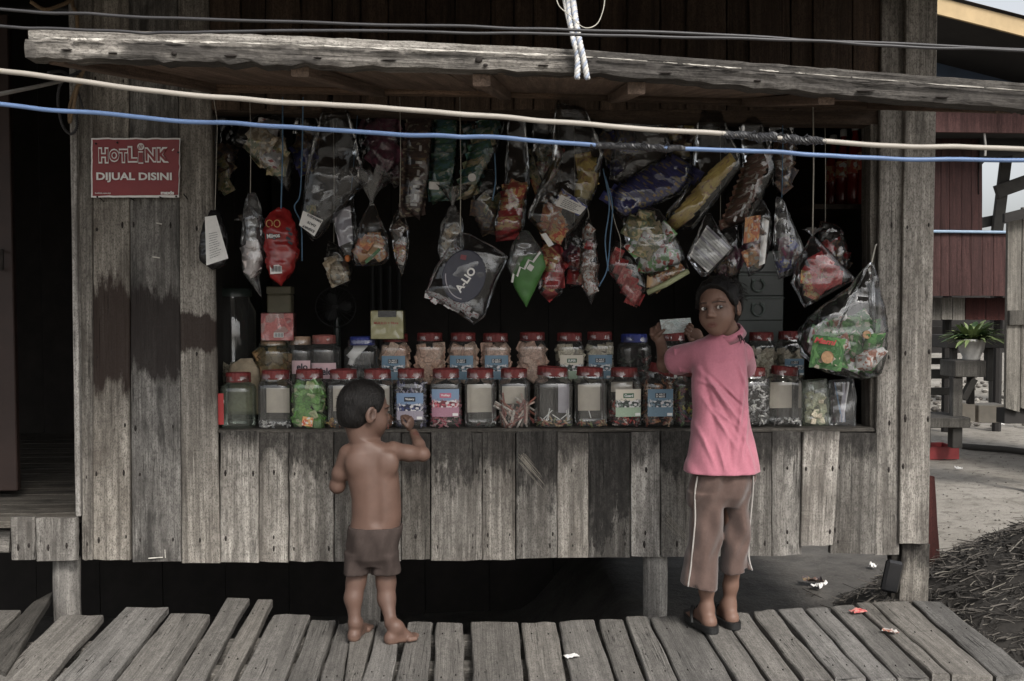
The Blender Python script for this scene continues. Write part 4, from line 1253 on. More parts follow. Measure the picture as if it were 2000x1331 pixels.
# plastic drawer unit
M['fan'] = mat_plain('gloom_dark_metal', (.018, .018, .018), .6, .3, 20)  # interior gloom put into the colour of the fan and pipes
M['drawer'] = mat_plain('dark_green_plastic', (.030, .040, .036), .35, .2, 30, spec=.6)
M['drawer_rim'] = mat_plain('grey_green_plastic', (.10, .125, .115), .4, .2, 30)
x0, x1 = onz(1440, .50), onz(1532, .50)
t = empty('drawer_unit', ((x0 + x1) / 2, .58, 1.073), 'dark green plastic drawer unit with round ring pulls behind the girl', 'drawers')
zs = [at(1480, y, .50).z for y in (628, 580, 534, 490)]
mb = MB(); mb.box(((x0 + x1) / 2, .60, (1.073 + zs[3]) / 2), (x1 - x0, .18, zs[3] - 1.073), bev=.004); mb.build('carcass', M['drawer'], t)
for k in range(3):
    zc = (zs[k] + zs[k + 1]) / 2; hh = zs[k + 1] - zs[k]
    mb = MB(); mb.box(((x0 + x1) / 2, .505, zc), (x1 - x0 - .006, .012, hh - .008), bev=.003); d_ = mb.build('drawer', M['drawer'], t)
    mb = MB(); mb.box(((x0 + x1) / 2, .497, zs[k + 1] - .006), (x1 - x0, .012, .006), bev=.001); mb.build('rim', M['drawer_rim'], d_)
    mb = MB()
    cx = onz(1481, .49)
    pts = [V((cx + math.cos(a_) * .026, .492, zc - .002 + math.sin(a_) * .026)) for a_ in [math.pi * (.62 + k2 * 1.76 / 18) for k2 in range(19)]]
    mb.tube(pts, .0055, 8); mb.box((cx - .02, .494, zc + .022), (.016, .008, .012)); mb.box((cx + .02, .494, zc + .022), (.016, .008, .012))
    mb.build('ring_pull', M['drawer_rim'], d_)
# syrup bottles on the right-hand shelf
M['syrup'] = mat_plain('red_syrup', (.22, .022, .018), .15, .2, 10, spec=.6)
M['cap'] = mat_plain('pale_bottle_cap', (.55, .54, .52), .5, .1)
mb = MB(); zb_ = at(1660, 400, .35).z; mb.box((onz(1665, .35) - .02, .62, zb_ - .011), (.34, .60, .02)); woodprops(mb.build('side_shelf', M['brown'], shop), .9)
for k, (px, Y, top) in enumerate(((1693, .36, 230), (1671, .50, 241), (1648, .64, 253), (1628, .78, 264))):
    p = at(px, top, Y)
    hh = p.z - zb_
    t = empty('syrup_bottle', (p.x, Y, zb_), 'red syrup bottle with pale cap on the side shelf, %s' % ('nearest the jamb', 'second from the jamb', 'third from the jamb', 'innermost of the row')[k], 'bottle', 'syrup bottles on the side shelf')
    mb = MB(); mb.lathe([(.030, 0), (.034, .006), (.034, hh * .30), (.031, hh * .34), (.034, hh * .38), (.034, hh * .62), (.022, hh * .76), (.013, hh * .86), (.013, hh * .93)], (p.x, Y, zb_), 18); mb.build('bottle', M['syrup'], t, smooth=True)
    mb = MB(); mb.lathe([(.016, hh * .91), (.016, hh * .99), (.013, hh), (.001, hh)], (p.x, Y, zb_), 16); mb.build('cap', M['cap'], t, smooth=True)
    mb = MB(); mb.lathe([(.0352, hh * .40), (.0352, hh * .60)], (p.x, Y, zb_), 18); mb.build('label', mat_print('syrup_label%d' % k, (.36, .22, .12), (.3, .06, .04), cells=7), t, smooth=True)
# big glass jar in the left corner with bagged sweets
p = at(452, 600, .42)
t = empty('glass_jar', (p.x, .45, SH_Z), 'large dusty glass jar holding a bag of pale sweets in the hatch corner', 'jar')
zt = at(452, 575, .42).z
mb = MB(); mb.lathe([(.085, 0), (.095, .01), (.095, (zt - SH_Z) * .8), (.07, (zt - SH_Z) * .93), (.07, zt - SH_Z)], (p.x, .45, SH_Z), 26); mb.build('glass', M['jar'], t, smooth=True)
mb = MB(); mb.lathe([(.078, zt - SH_Z - .01), (.078, zt - SH_Z + .02), (.07, zt - SH_Z + .026), (.001, zt - SH_Z + .026)], (p.x, .45, SH_Z), 24); mb.build('lid', M['drawer'], t, smooth=True)
sweets(t, V((p.x, .45, SH_Z)), .088, .09, 50, .024, CANDY['cream'], 80)
p = at(470, 712, .30)
t = empty('snack_sack', (p.x, .24, SILL_Z), 'small lumpy beige sack tucked behind the first jars', 'sack')
sack('cloth', [(450, 715), (470, 700), (492, 700), (505, 720), (510, 810), (446, 810)], .26, .08, mat_plain('sackcloth', (.33, .27, .19), .9, .3, 60), t, crumple=.008)
# vertical rods and a table fan deep inside
for k, px in enumerate((722, 738, 757, 776)):
    a = at(px, 540, 1.0); mb = MB(); mb.tube([(a.x, 1.12, 1.073), (a.x, 1.12, at(px, 520, 1.1).z)], .012, 8)
    o = mb.build('dark_pipe', M['fan'], None); tag(o, ('dark upright pipe nearest the desk fan', 'dark upright pipe next to the one nearest the fan', 'dark upright pipe second from the hatch middle', 'dark upright pipe farthest from the desk fan')[k], 'pipe', 'pipes at the back of the shop')
a = at(655, 600, .9)
t = empty('desk_fan', (a.x, .95, 1.073), 'dark round-caged table fan in the gloom behind the jars', 'fan')
mb = MB(); mb.lathe([(.07, 0), (.07, .015), (.02, .03), (.015, a.z - 1.073 - .05)], (a.x, .95, 1.073), 16); mb.build('stand', M['drawer'], t, smooth=True)
mb = MB()
for k in range(24):
    an = k * math.pi / 12
    mb.tube([(a.x, .87, a.z), (a.x + math.cos(an) * .06, .875, a.z + math.sin(an) * .06), (a.x + math.cos(an) * .095, .91, a.z + math.sin(an) * .095)], .0016, 4)
mb.tube([(a.x + math.cos(k * math.pi / 12) * .095, .91, a.z + math.sin(k * math.pi / 12) * .095) for k in range(25)], .003, 6)
mb.build('cage', M['fan'], t)
mb = MB()
for k in range(3):
    an = k * 2.094
    mb.ball((a.x + math.cos(an) * .045, .92, a.z + math.sin(an) * .045), (.04, .006, .03), 8, 5, rot=Matrix.Rotation(-an, 3, 'Y'))
mb.lathe([(.02, 0), (.02, .02)], (a.x, .93, a.z - .01), 10); mb.build('blade', M['fan'], t, smooth=True)
# ================================================================== bags and strips hanging in the hatch
PR = {
 'beige': mat_print('beige_packets', (.42, .36, .27), (.24, .19, .13), (.6, .58, .52)),
 'tan': mat_print('tan_green_packets', (.34, .28, .18), (.13, .15, .09), (.55, .45, .2)),
 'red': mat_print('red_foil_print', (.30, .025, .028), (.22, .02, .022), (.45, .1, .08), .3),
 'redgold': mat_print('red_gold_print', (.26, .05, .035), (.36, .22, .09), (.5, .4, .2), .3),
 'brown': mat_print('coffee_print', (.075, .045, .036), (.05, .03, .026), (.32, .28, .2), .3),
 'green': mat_print('green_sachet_print', (.035, .10, .05), (.05, .12, .13), (.35, .4, .32), .3),
 'navy': mat_print('navy_sachet_print', (.03, .033, .13), (.045, .05, .19), (.38, .3, .16), .3),
 'yellow': mat_print('yellow_sachet_print', (.46, .36, .12), (.40, .29, .09), (.5, .3, .16), .35, ink=(.18, .05, .03)),
 'maroon': mat_print('maroon_sachet_print', (.13, .06, .045), (.09, .05, .03), (.45, .4, .34), .3),
 'purple': mat_print('plum_packets', (.12, .03, .055), (.08, .025, .045), (.2, .1, .12), .3),
 'snack': mat_print('orange_snack_print', (.38, .2, .09), (.28, .1, .06), (.55, .5, .42), .5),
 'whitep': mat_print('white_packet_print', (.55, .54, .52), (.42, .40, .4), (.35, .12, .12), .5),
 'gw': mat_print('green_white_print', (.10, .22, .08), (.52, .52, .46), (.4, .08, .06), .3, 7),
 'mamee': mat_print('green_noodle_print', (.025, .075, .022), (.06, .14, .045), (.40, .36, .28), .25, 7),
 'blue': mat_print('blue_white_print', (.06, .07, .2), (.5, .49, .48), (.3, .2, .1), .4),
 'foil': mat_print('silver_foil', (.40, .38, .36), (.22, .10, .07), (.6, .58, .55), .22, 8),
 'pinkred': mat_print('pink_sausage_print', (.42, .13, .12), (.32, .05, .05), (.55, .3, .25), .4),
 'dk': mat_print('dark_packet_print', (.05, .045, .05), (.12, .07, .05), (.3, .22, .12), .3),
}
ZTOP = lambda px, Y: at(px, 196, Y)
BG = 'plastic bags of snacks hanging in the hatch'
def bag(label, px, py, Y, cat='snack bag', name='snack_bag', group=BG):
    return empty(name, at(px, py, Y), label, cat, group)
def hang(t, px0, px1, py1, Y, mat='string', rad=.0016):
    a, b_ = at(px0, 190, Y), at(px1, py1, Y)
    cord([a, a.lerp(b_, .5) + V((.003, 0, 0)), b_], rad, t, M[mat])
def sheet(parent, name, quad, Y, mat, bulge=.006, seed=0):
    """a printed slip or flat packet with a slight curl and real thickness"""
    P = [at(x, y, Y) for x, y in quad]
    vs, fs = [], []
    n_ = 6
    for s in (0, .0012):
        for j in range(n_ + 1):
            for i in range(n_ + 1):
                u, v = i / n_, j / n_
                p = P[0].lerp(P[1], u).lerp(P[3].lerp(P[2], u), v)
                p = p + V((0, s - bulge * math.sin(u * math.pi) * math.sin(v * 2.6) + bulge * .5 * mnoise.noise(V((u * 3 + seed, v * 3, 0))), 0))
                vs.append(p)
    m = (n_ + 1) ** 2
    for s in (0, 1):
        for j in range(n_):
            for i in range(n_):
                a = s * m + j * (n_ + 1) + i
                q = (a, a + n_ + 1, a + n_ + 2, a + 1)
                fs.append(q if s == 0 else q[::-1])
    po = pworld(parent); c = sum(vs, V()) / len(vs)
    return mobj(name, [v - c for v in vs], fs, mat, parent, loc=c - po, smooth=True)
def printlines(parent, quad, Y, n, mat=None, frac=(.12, .88), th=.0011):
    """rows of small print as thin raised strokes"""
    P = [at(x, y, Y) for x, y in quad]
    mb = MB()
    R_ = random.Random(int(quad[0][0]))
    for k in range(n):
        v = .12 + .76 * k / max(1, n - 1)
        a = P[0].lerp(P[3], v); b_ = P[1].lerp(P[2], v)
        u = frac[0]
        e = frac[1] - R_.random() * .2
        while u < e:
            w = min(R_.uniform(.04, .14), e - u)
            p, q = a.lerp(b_, u), a.lerp(b_, u + w)
            up = V((0, 0, th))
            mb.add([p - up, q - up, q + up, p + up], [(0, 1, 2, 3)])
            u += w + .025
    return mb.build('small_print', mat or M['ink'], parent)

# black bag with a till slip, hung on the jamb
t = bag('black plastic bag with a long printed slip hung on the left jamb', 418, 412, -.06)
sack('film', [(410, 410), (426, 410), (441, 440), (448, 490), (440, 520), (415, 528), (392, 512), (389, 480), (398, 432)], -.05, .07, M['black_film'], t, seed=1, crumple=.012)
q = [(400, 424), (422, 421), (446, 505), (403, 519)]
s_ = sheet(t, 'printed_slip', q, -.092, M['white'], .003); printlines(s_, [(405, 450), (425, 447), (441, 500), (406, 514)], -.0975, 11, th=.0009)
mb = MB(); mb.tube(curve_pts([at(420, 414, -.05), at(423, 300, -.02), at(424, 240, .0), at(418, 196, .0)], 5), .0014, 5); mb.build('string', M['string'], t)

t = bag('cloudy bag of white marshmallow pieces hanging beside the red biscuit bag', 490, 376, .0)
sack('film', [(484, 376), (500, 376), (512, 410), (514, 460), (517, 505), (505, 545), (511, 582), (494, 560), (474, 532), (470, 480), (475, 412)], .0, .075, M['film_milky'], t, seed=2, crumple=.007)
fill(t, [(478, 470), (508, 466), (513, 505), (500, 548), (480, 530), (474, 500)], .0, .06, 20, 15, [mat_plain('marshmallow', (.62, .55, .53), .8, .2)], 4, [BOXM], thick=.8, name='marshmallow')
frill(490, 404, .0, t, M['film_milky'], 52, -26, 3); hang(t, 488, 489, 378, .0)

t = bag('red biscuit bag with cartoon-lettered name and a barcode on blue string', 548, 405, -.02)
R_b = sack('foil_bag', [(528, 414), (545, 405), (560, 406), (577, 440), (581, 500), (573, 530), (556, 548), (550, 560), (531, 546), (521, 520), (515, 462), (517, 430)], -.02, .085, mat_plain('glossy_red_foil', (.25, .018, .018), .25, .45, 26, spec=.6), t, seed=5, crumple=.022, freq=34)
lettering('Miigos', .03, at(534, 462, -.068), M['ink'], R_b, fit=(.055, .026), roll=-.1, offset=.0022, yaw=-.15)
lettering('Miigos', .03, at(534, 462, -.0695), M['white'], R_b, fit=(.049, .021), roll=-.1, offset=.0006, yaw=-.15)
sheet(R_b, 'barcode_patch', [(527, 519), (550, 517), (551, 534), (528, 536)], -.066, M['white'], .001)
bl = MB()
for k in range(10): bl.box(at(530 + 2.1 * k, 525.5, -.0688), (.0022 if k % 3 else .0012, .0006, .021))
bl.build('bars', M['ink'], R_b)
for k in range(4): piece('print_blot', BOXM, M['ink'], R_b, at(563 + (k % 2) * 4, 448 + 9 * k, -.0615 + .004 * (k % 2)), (.018, .001, .009), .5)
M['yel'] = mat_plain('biscuit_print', (.5, .3, .12), .5, .2)
for (x, y) in ((526, 437), (541, 437)):
    mb = MB(); mb.tube([at(x + 6 * math.cos(a_), y + 7 * math.sin(a_), -.064) for a_ in [k * .5236 for k in range(13)]], .0018, 5); mb.build('print_ring', M['yel'], R_b)
hang(t, 552, 549, 408, -.02, 'string_blue', .003)

t = bag('clear bag of beige and olive packets bunched high in the left corner', 530, 225, .06)
P_ = [(520, 214), (545, 218), (561, 290), (573, 320), (569, 360), (563, 376), (535, 348), (500, 318), (480, 292), (449, 281), (463, 250), (490, 232)]
sack('film', P_, .06, .09, M['film'], t, seed=6, crumple=.01)
fill(t, [(470, 255), (540, 235), (562, 300), (565, 350), (540, 345), (500, 312), (470, 280)], .06, .07, 15, 34, [PR['beige'], PR['tan'], PR['beige'], PR['whitep']], 7)
hang(t, 530, 532, 222, .06)

t = bag('big empty-looking clear bag with an EXPIRY DATE slip', 650, 190, .02)
sack('film', [(640, 185), (662, 185), (690, 240), (708, 330), (735, 345), (695, 380), (655, 425), (622, 468), (611, 472), (585, 440), (590, 392), (598, 330), (618, 250)], .02, .10, M['film'], t, seed=7, crumple=.012)
s_ = sheet(t, 'date_slip', [(592, 412), (631, 430), (614, 462), (584, 440)], -.04, M['white'], .002)
for k, tx in enumerate(('EXPIRY', 'DATE', '30MAR2010')):
    lettering(tx, .01, at((602, 608, 614)[k], (447, 438, 427)[k] , -.0455), M['ink'], s_, fit=((.05, .034, .06)[k], .009), roll=math.pi + .5, offset=.0002)
fill(t, [(600, 390), (640, 392), (680, 360), (700, 345), (665, 400), (620, 440), (595, 410)], .03, .05, 7, 20, [M['film_milky'], PR['tan'], M['film_milky']], 8)

t = bag('clear bag of dark plum packets behind the knotted cracker bag', 745, 200, .12)
P_ = [(735, 196), (775, 205), (783, 260), (776, 322), (750, 352), (715, 304), (706, 252)]
sack('film', P_, .12, .08, M['film'], t, seed=8, crumple=.01); fill(t, P_, .12, .05, 14, 34, [PR['purple']], 9)

t = bag('cloudy bag with a grey paper and an orange tip', 683, 372, .05)
sack('film', [(678, 368), (690, 370), (697, 430), (702, 480), (692, 505), (680, 516), (660, 482), (650, 420), (664, 392)], .05, .06, M['film'], t, seed=9, crumple=.008)
sheet(t, 'grey_paper', [(651, 417), (684, 402), (690, 470), (662, 482)], .03, M['card_grey'], .006)
mb = MB(); mb.ball(at(679, 505, .03), (.012, .01, .014)); mb.build('orange_ball', mat_plain('orange_plastic', (.5, .16, .05), .5, .1), t, smooth=True)
hang(t, 700, 686, 372, .05, 'string_blue')

t = bag('knotted clear bag of orange crackers with a frilled neck', 726, 400, .0)
sack('film', [(722, 398), (731, 398), (745, 430), (758, 462), (761, 505), (750, 520), (692, 521), (686, 490), (703, 432)], .0, .085, M['film'], t, seed=10, crumple=.008)
fill(t, [(696, 464), (748, 458), (756, 500), (746, 514), (696, 514)], .0, .07, 16, 26, [PR['snack'], mat_plain('orange_cracker', (.48, .26, .12), .8, .3, 50), mat_plain('pale_cracker', (.55, .36, .2), .8, .3, 50)], 11, [BOXM, PIL[1]], thick=.35, name='cracker')
piece('green_stripe', BOXM, mat_plain('dark_green_print', (.05, .12, .05), .5, .1), t, at(728, 500, -.045), (.075, .003, .012), -.75)
frill(726, 398, .0, t, M['film_milky'], 70, 62, 6); cord([at(726, 402, -.012), at(726, 397, -.012)], .009, t, M['film_milky'], 'knot', 8)

t = bag('thin twisted bag with a dark red print on a tan string', 781, 405, .0)
sack('film', [(779, 404), (784, 404), (799, 446), (800, 470), (797, 505), (785, 541), (770, 505), (767, 470), (759, 446)], .0, .045, M['film'], t, seed=11, crumple=.007)
fill(t, [(772, 470), (796, 468), (795, 502), (785, 530), (772, 504)], .0, .03, 8, 17, [PR['redgold'], PR['foil']], 12)
piece('label', PIL[0], PR['brown'], t, at(780, 446, -.012), (.05, .02, .05), .8); hang(t, 781, 781, 405, .0)

SG = 'folded sachet strips hanging in the hatch'
t = bag('dark brown coffee sachet strip with white tape marks', 818, 235, .10, 'sachet strip', 'sachet_strip', SG)
strip(t, (818, 226), (804, 418), 50, 11, .10, [PR['brown'], PR['brown'], PR['dk']], 1)
for k, (x, y) in enumerate(((821, 290), (818, 318), (817, 338), (813, 365), (811, 385), (808, 400))):
    piece('tape', BOXM, M['white'], t, at(x, y, .072), ((.010 if k % 2 == 0 else .026), .001, .022 if k % 2 == 0 else .010), .08)
sack('film', [(800, 205), (838, 205), (848, 240), (843, 330), (828, 402), (820, 432), (786, 406), (792, 330), (794, 240)], .10, .075, M['film'], t, seed=12)
t = bag('dark green sachet strip beside the coffee strip', 870, 240, .11, 'sachet strip', 'sachet_strip', SG)
strip(t, (872, 236), (858, 388), 46, 9, .11, [PR['green']], 2)
piece('white_tag', BOXM, M['white'], t, at(848, 363, .075), (.04, .001, .03), .05)
sack('film', [(855, 205), (885, 205), (897, 245), (892, 330), (876, 384), (845, 402), (837, 380), (844, 310), (848, 245)], .11, .07, M['film'], t, seed=13)
t = bag('green sachet strip slanting with a round white sticker', 950, 235, .11, 'sachet strip', 'sachet_strip', SG)
strip(t, (958, 236), (908, 380), 46, 9, .11, [PR['green'], PR['green'], PR['tan']], 3)
mb = MB(); mb.lathe([(.001, 0), (.016, 0), (.016, .001)], (0, 0, 0), 14); o = mb.build('sticker', M['white'], t, rel=False); o.location = at(922, 347, .07) - pworld(t); o.rotation_euler = (math.pi / 2, 0, 0)
sack('film', [(940, 215), (970, 215), (987, 238), (976, 292), (950, 334), (922, 388), (904, 392), (893, 362), (918, 300), (928, 238)], .11, .07, M['film'], t, seed=14)
t = bag('knotted bag with small white and brown packets above the big square bag', 884, 405, .06)
sack('film', [(879, 402), (890, 402), (904, 430), (906, 470), (900, 520), (862, 520), (855, 490), (861, 440)], .06, .06, M['film_milky'], t, seed=15, crumple=.008)
fill(t, [(868, 440), (896, 440), (896, 515), (864, 515)], .06, .04, 9, 20, [PR['beige'], PR['whitep'], PR['snack']], 14)
frill(884, 402, .06, t, M['film_milky'], 48, 38, 8)

# the large square clear bag with a printed dark disc
t = bag('square clear bag with a dark blue oval print reading A-LIO', 905, 455, -.03)
P_ = [(898, 455), (912, 455), (948, 472), (994, 500), (968, 560), (946, 620), (926, 634), (880, 604), (828, 576), (850, 522), (878, 480)]
sack('film', P_, -.03, .075, M['film'], t, seed=16, crumple=.009, soft=.3)
mb = MB()
mb.lathe([(.001, -.0015), (.97, -.0015), (1.0, 0), (.97, .0015), (.001, .0015)], (0, 0, 0), 32)
dsc = mb.build('printed_oval', mat_plain('navy_print', (.010, .011, .030), .45, .3, 9, spec=.6), t, rel=False)
dsc.location = at(906, 540, -.066) - pworld(t); dsc.scale = (42 * mpp(-.06), 52 * mpp(-.06), 1); dsc.rotation_euler = (Matrix.Rotation(.25, 3, 'Y') @ Matrix.Rotation(math.pi / 2, 3, 'X')).to_euler()
lettering('A-LIO', .03, at(909, 547, -.0705), M['white'], t, fit=(.105, .030), roll=-.95, offset=.001)
ar = MB(); ar.tube([at(906 + 36 * math.cos(a_), 540 + 45 * math.sin(a_), -.0685) for a_ in [1.7 + k * .12 for k in range(14)]], .0022, 5); ar.build('print_arc', M['card_grey'], t)
piece('print_badge', BOXM, mat_plain('maroon_badge', (.2, .05, .06), .5, .1), t, at(905, 503, -.070), (.022, .001, .018), .2)
R_ = random.Random(4)
for k in range(17):
    u = (k % 9) / 8.6
    x, y = 838 + (935 - 838) * u + R_.uniform(-3, 3), 582 + 38 * u + (k // 9) * -9 + R_.uniform(-3, 3)
    piece('small_carton', BOXM, PR['whitep'], t, at(x, y - 1, -.03 - .02 * R_.random()), (.026, .012, .019), .45 + R_.uniform(-.3, .3), .1, R_.uniform(-.3, .3))
hang(t, 898, 899, 458, -.03, 'string', .0018)

t = bag('clear bag of stacked red and gold packets', 1012, 195, .06)
P_ = [(1000, 190), (1024, 196), (1036, 350), (1022, 452), (970, 472), (964, 440), (984, 360), (990, 250)]
sack('film', P_, .06, .075, M['film'], t, seed=17, crumple=.009)
strip(t, (1006, 362), (990, 466), 48, 8, .06, [PR['redgold'], PR['red'], PR['redgold']], 5); piece('packet', PIL[2], PR['redgold'], t, at(1008, 372, .03), (.07, .04, .07), .4)

t = bag('big clear bag of mixed snacks with a blue and white printed sheet', 1120, 240, .0)
P_ = [(1085, 200), (1140, 205), (1165, 262), (1179, 302), (1166, 372), (1130, 442), (1102, 470), (1078, 482), (1054, 452), (1028, 424), (1050, 372), (1076, 318)]
sack('film', P_, .0, .10, M['film'], t, seed=18, crumple=.011)
fill(t, [(1055, 405), (1085, 400), (1112, 440), (1098, 466), (1076, 474), (1057, 450)], .0, .07, 9, 30, [PR['snack'], PR['redgold'], PR['snack']], 20)
fill(t, [(1128, 300), (1168, 300), (1162, 360), (1140, 395), (1124, 380)], .02, .06, 7, 30, [PR['yellow'], mat_plain('yellow_foil', (.36, .29, .1), .4, .3)], 21)
s_ = sheet(t, 'printed_sheet', [(1098, 368), (1148, 404), (1130, 422), (1082, 398)], -.05, PR['blue'], .004)
s2 = sheet(t, 'white_panel', [(1096, 380), (1145, 405), (1133, 420), (1085, 402)], -.056, M['white'], .002); printlines(s2, [(1098, 384), (1142, 406), (1132, 418), (1087, 401)], -.0605, 5)
sheet(t, 'corner_flap', [(1056, 458), (1066, 455), (1082, 478), (1072, 483)], -.03, M['white'], .002)

t = bag('small pointed bag with a green leaf-coloured base and white zigzag', 1027, 455, -.02)
sack('foil_bag', [(1014, 500), (1034, 497), (1058, 492), (1067, 520), (1028, 601), (1004, 562), (998, 540)], -.02, .06, mat_plain('leaf_green_foil', (.06, .17, .045), .4, .3, 22), t, seed=19, crumple=.005, taper_top=False)
sack('film', [(1020, 450), (1032, 450), (1054, 480), (1062, 498), (1030, 520), (1002, 545), (990, 520), (1000, 475)], -.021, .055, M['film_milky'], t, seed=20, crumple=.006)
mb = MB(); zz = [(1000, 552), (1003, 535), (1010, 540), (1016, 522), (1024, 526), (1033, 508), (1041, 512), (1055, 492)]
mb.tube([at(x, y, -.056) for x, y in zz], .0045, 6); mb.build('zigzag_print', M['white'], t)
piece('round_print', BOXM, M['cap'], t, at(1036, 523, -.055), (.022, .001, .022), .6)

t = bag('shiny clear bag of red noodle packets behind the green pointed bag', 1078, 470, .02)
P_ = [(1058, 470), (1094, 478), (1104, 530), (1099, 576), (1070, 588), (1050, 570), (1058, 520)]
sack('film', P_, .03, .08, M['film_wrap'], t, seed=21, crumple=.009); fill(t, P_, .03, .05, 13, 28, [PR['red'], PR['red'], PR['redgold']], 22)
t = bag('slim spindle-shaped bag of brown and silver sweets', 1148, 420, .0)
P_ = [(1145, 425), (1152, 425), (1164, 460), (1171, 520), (1166, 570), (1155, 597), (1141, 570), (1130, 530), (1139, 462)]
sack('film', P_, .0, .06, M['film_wrap'], t, seed=22, crumple=.006); fill(t, P_, .0, .035, 20, 19, [PR['foil'], PR['maroon'], PR['foil']], 23)
piece('packet', PIL[3], PR['red'], t, at(1150, 480, -.02), (.03, .02, .03), .3)
cord(curve_pts([at(1143, 392, .0), at(1150, 420, .0), at(1146, 430, .0)], 4), .0016, t, M['string'])

t = bag('row of navy blue sachets in a slanting clear wrap', 1270, 300, .07, 'sachet strip', 'sachet_strip', SG)
strip(t, (1345, 325), (1200, 402), 74, 14, .07, [PR['navy']], 6, tilt=.25, roll=.55, over=1.7)
sack('film', [(1196, 372), (1250, 330), (1335, 282), (1350, 300), (1353, 348), (1330, 380), (1216, 432), (1196, 412)], .06, .08, M['film_wrap'], t, seed=23, soft=.2)
for k in range(9): piece('gold_dot', BOXM, M['yel'], t, at(1222 + 14 * k, 412 - 7.5 * k, .035), (.010, .002, .010), .6)
t = bag('red sausage packets in a pointed clear bag', 1205, 475, .0)
P_ = [(1205, 470), (1222, 480), (1252, 520), (1263, 560), (1243, 602), (1214, 572), (1184, 522), (1192, 490)]
sack('film', P_, .0, .06, M['film'], t, seed=24, crumple=.008)
strip(t, (1200, 492), (1240, 590), 22, 5, .0, [PR['pinkred'], PR['red']], 7, me=BAR); strip(t, (1228, 545), (1246, 590), 26, 3, .01, [PR['red']], 8, me=BAR)
t = bag('clear bag of green and white soup packets', 1258, 405, -.02)
P_ = [(1214, 426), (1268, 404), (1290, 410), (1330, 480), (1336, 512), (1270, 542), (1246, 520), (1222, 472)]
sack('film', P_, -.02, .085, M['film'], t, seed=25, crumple=.01); fill(t, P_, -.02, .06, 16, 36, [PR['gw'], PR['gw'], PR['whitep'], PR['tan']], 25)
t = bag('snack tray with a pale green edge under the soup packet bag', 1300, 510, .01)
P_ = [(1262, 542), (1340, 508), (1347, 530), (1270, 580), (1261, 570)]
sack('film', P_, .01, .05, M['film'], t, seed=26, crumple=.005); fill(t, [(1270, 540), (1336, 514), (1338, 528), (1276, 562)], .01, .03, 9, 24, [PR['snack'], mat_plain('toast', (.5, .33, .18), .8, .3, 40)], 26)
mb = MB(); mb.tube([at(1264, 572, -.012), at(1300, 556, -.018), at(1344, 530, -.012)], .011, 8); mb.build('pale_edge', mat_plain('pale_green_card', (.36, .38, .22), .7, .2), t, smooth=True)

t = bag('thick strip of yellow seasoning sachets', 1400, 300, .04, 'sachet strip', 'sachet_strip', SG)
strip(t, (1416, 322), (1322, 436), 62, 9, .04, [PR['yellow']], 9, tilt=.35)
sack('film', [(1370, 200), (1400, 200), (1440, 290), (1449, 326), (1392, 402), (1352, 452), (1308, 452), (1298, 416), (1338, 372), (1352, 330), (1356, 270)], .04, .10, M['film'], t, seed=27, crumple=.009)
t = bag('dark maroon sachet strip with white tape marks at the seam', 1480, 290, .05, 'sachet strip', 'sachet_strip', SG)
strip(t, (1486, 300), (1430, 436), 56, 12, .05, [PR['maroon']], 10)
for (x, y) in ((1478, 345), (1470, 366), (1467, 383), (1452, 404), (1449, 418), (1436, 428)): piece('tape', BOXM, M['white'], t, at(x, y, .015), (.009, .001, .022), .35)
sack('film', [(1440, 200), (1475, 200), (1505, 290), (1514, 335), (1482, 402), (1460, 442), (1424, 442), (1408, 436), (1430, 388), (1452, 330)], .05, .085, M['film'], t, seed=28, crumple=.009)
t = bag('clear bag around a white ribbed packet above the girl\'s head', 1383, 420, -.03)
sack('film', [(1379, 416), (1388, 416), (1406, 450), (1434, 486), (1386, 537), (1370, 543), (1340, 502), (1364, 450)], -.03, .07, M['film'], t, seed=29, crumple=.006)
q0, q1, q2, q3 = (1381, 440), (1428, 486), (1382, 533), (1346, 500)
for k in range(12):
    u, v = k / 12, (k + .88) / 12
    L_ = lambda a, b_, s: (a[0] + (b_[0] - a[0]) * s, a[1] + (b_[1] - a[1]) * s)
    sheet(t, 'rib', [L_(q0, q3, u), L_(q1, q2, u), L_(q1, q2, v), L_(q0, q3, v)], -.052, M['white'] if k % 4 else M['card_grey'], .004, k)
sheet(t, 'backing', [q0, q1, q2, q3], -.046, M['card_grey'], .003)
t = bag('clear bag with an orange picture packet and white edges', 1485, 388, .0)
P_ = [(1480, 386), (1492, 388), (1505, 420), (1506, 470), (1491, 526), (1462, 541), (1452, 500), (1450, 440), (1468, 402)]
sack('film', P_, .0, .07, M['film_wrap'], t, seed=30, crumple=.008); fill(t, [(1456, 430), (1490, 420), (1492, 500), (1466, 525), (1456, 495)], .0, .04, 5, 34, [PR['snack'], PR['dk'], PR['purple']], 30)
sheet(t, 'white_edge', [(1490, 425), (1502, 432), (1494, 515), (1482, 520)], -.03, M['white'], .006)
sheet(t, 'picture_panel', [(1456, 425), (1486, 420), (1482, 470), (1452, 476)], -.034, PR['snack'], .004)
t = bag('dim clear bag of dark packets on a blue string', 1521, 385, .07)
P_ = [(1516, 384), (1526, 384), (1560, 460), (1577, 500), (1545, 540), (1520, 546), (1508, 490), (1513, 440)]
sack('film', P_, .07, .07, M['film_milky'], t, seed=31, crumple=.009); fill(t, [(1515, 460), (1556, 470), (1566, 500), (1542, 532), (1520, 535)], .07, .05, 11, 26, [PR['dk'], PR['purple'], PR['navy']], 31)
hang(t, 1528, 1527, 386, .07, 'string_blue', .002)
t = bag('diamond-shaped clear bag of red sweet packets on a pale cord', 1587, 455, -.03)
P_ = [(1583, 462), (1592, 462), (1612, 482), (1672, 546), (1572, 602), (1544, 552), (1560, 502)]
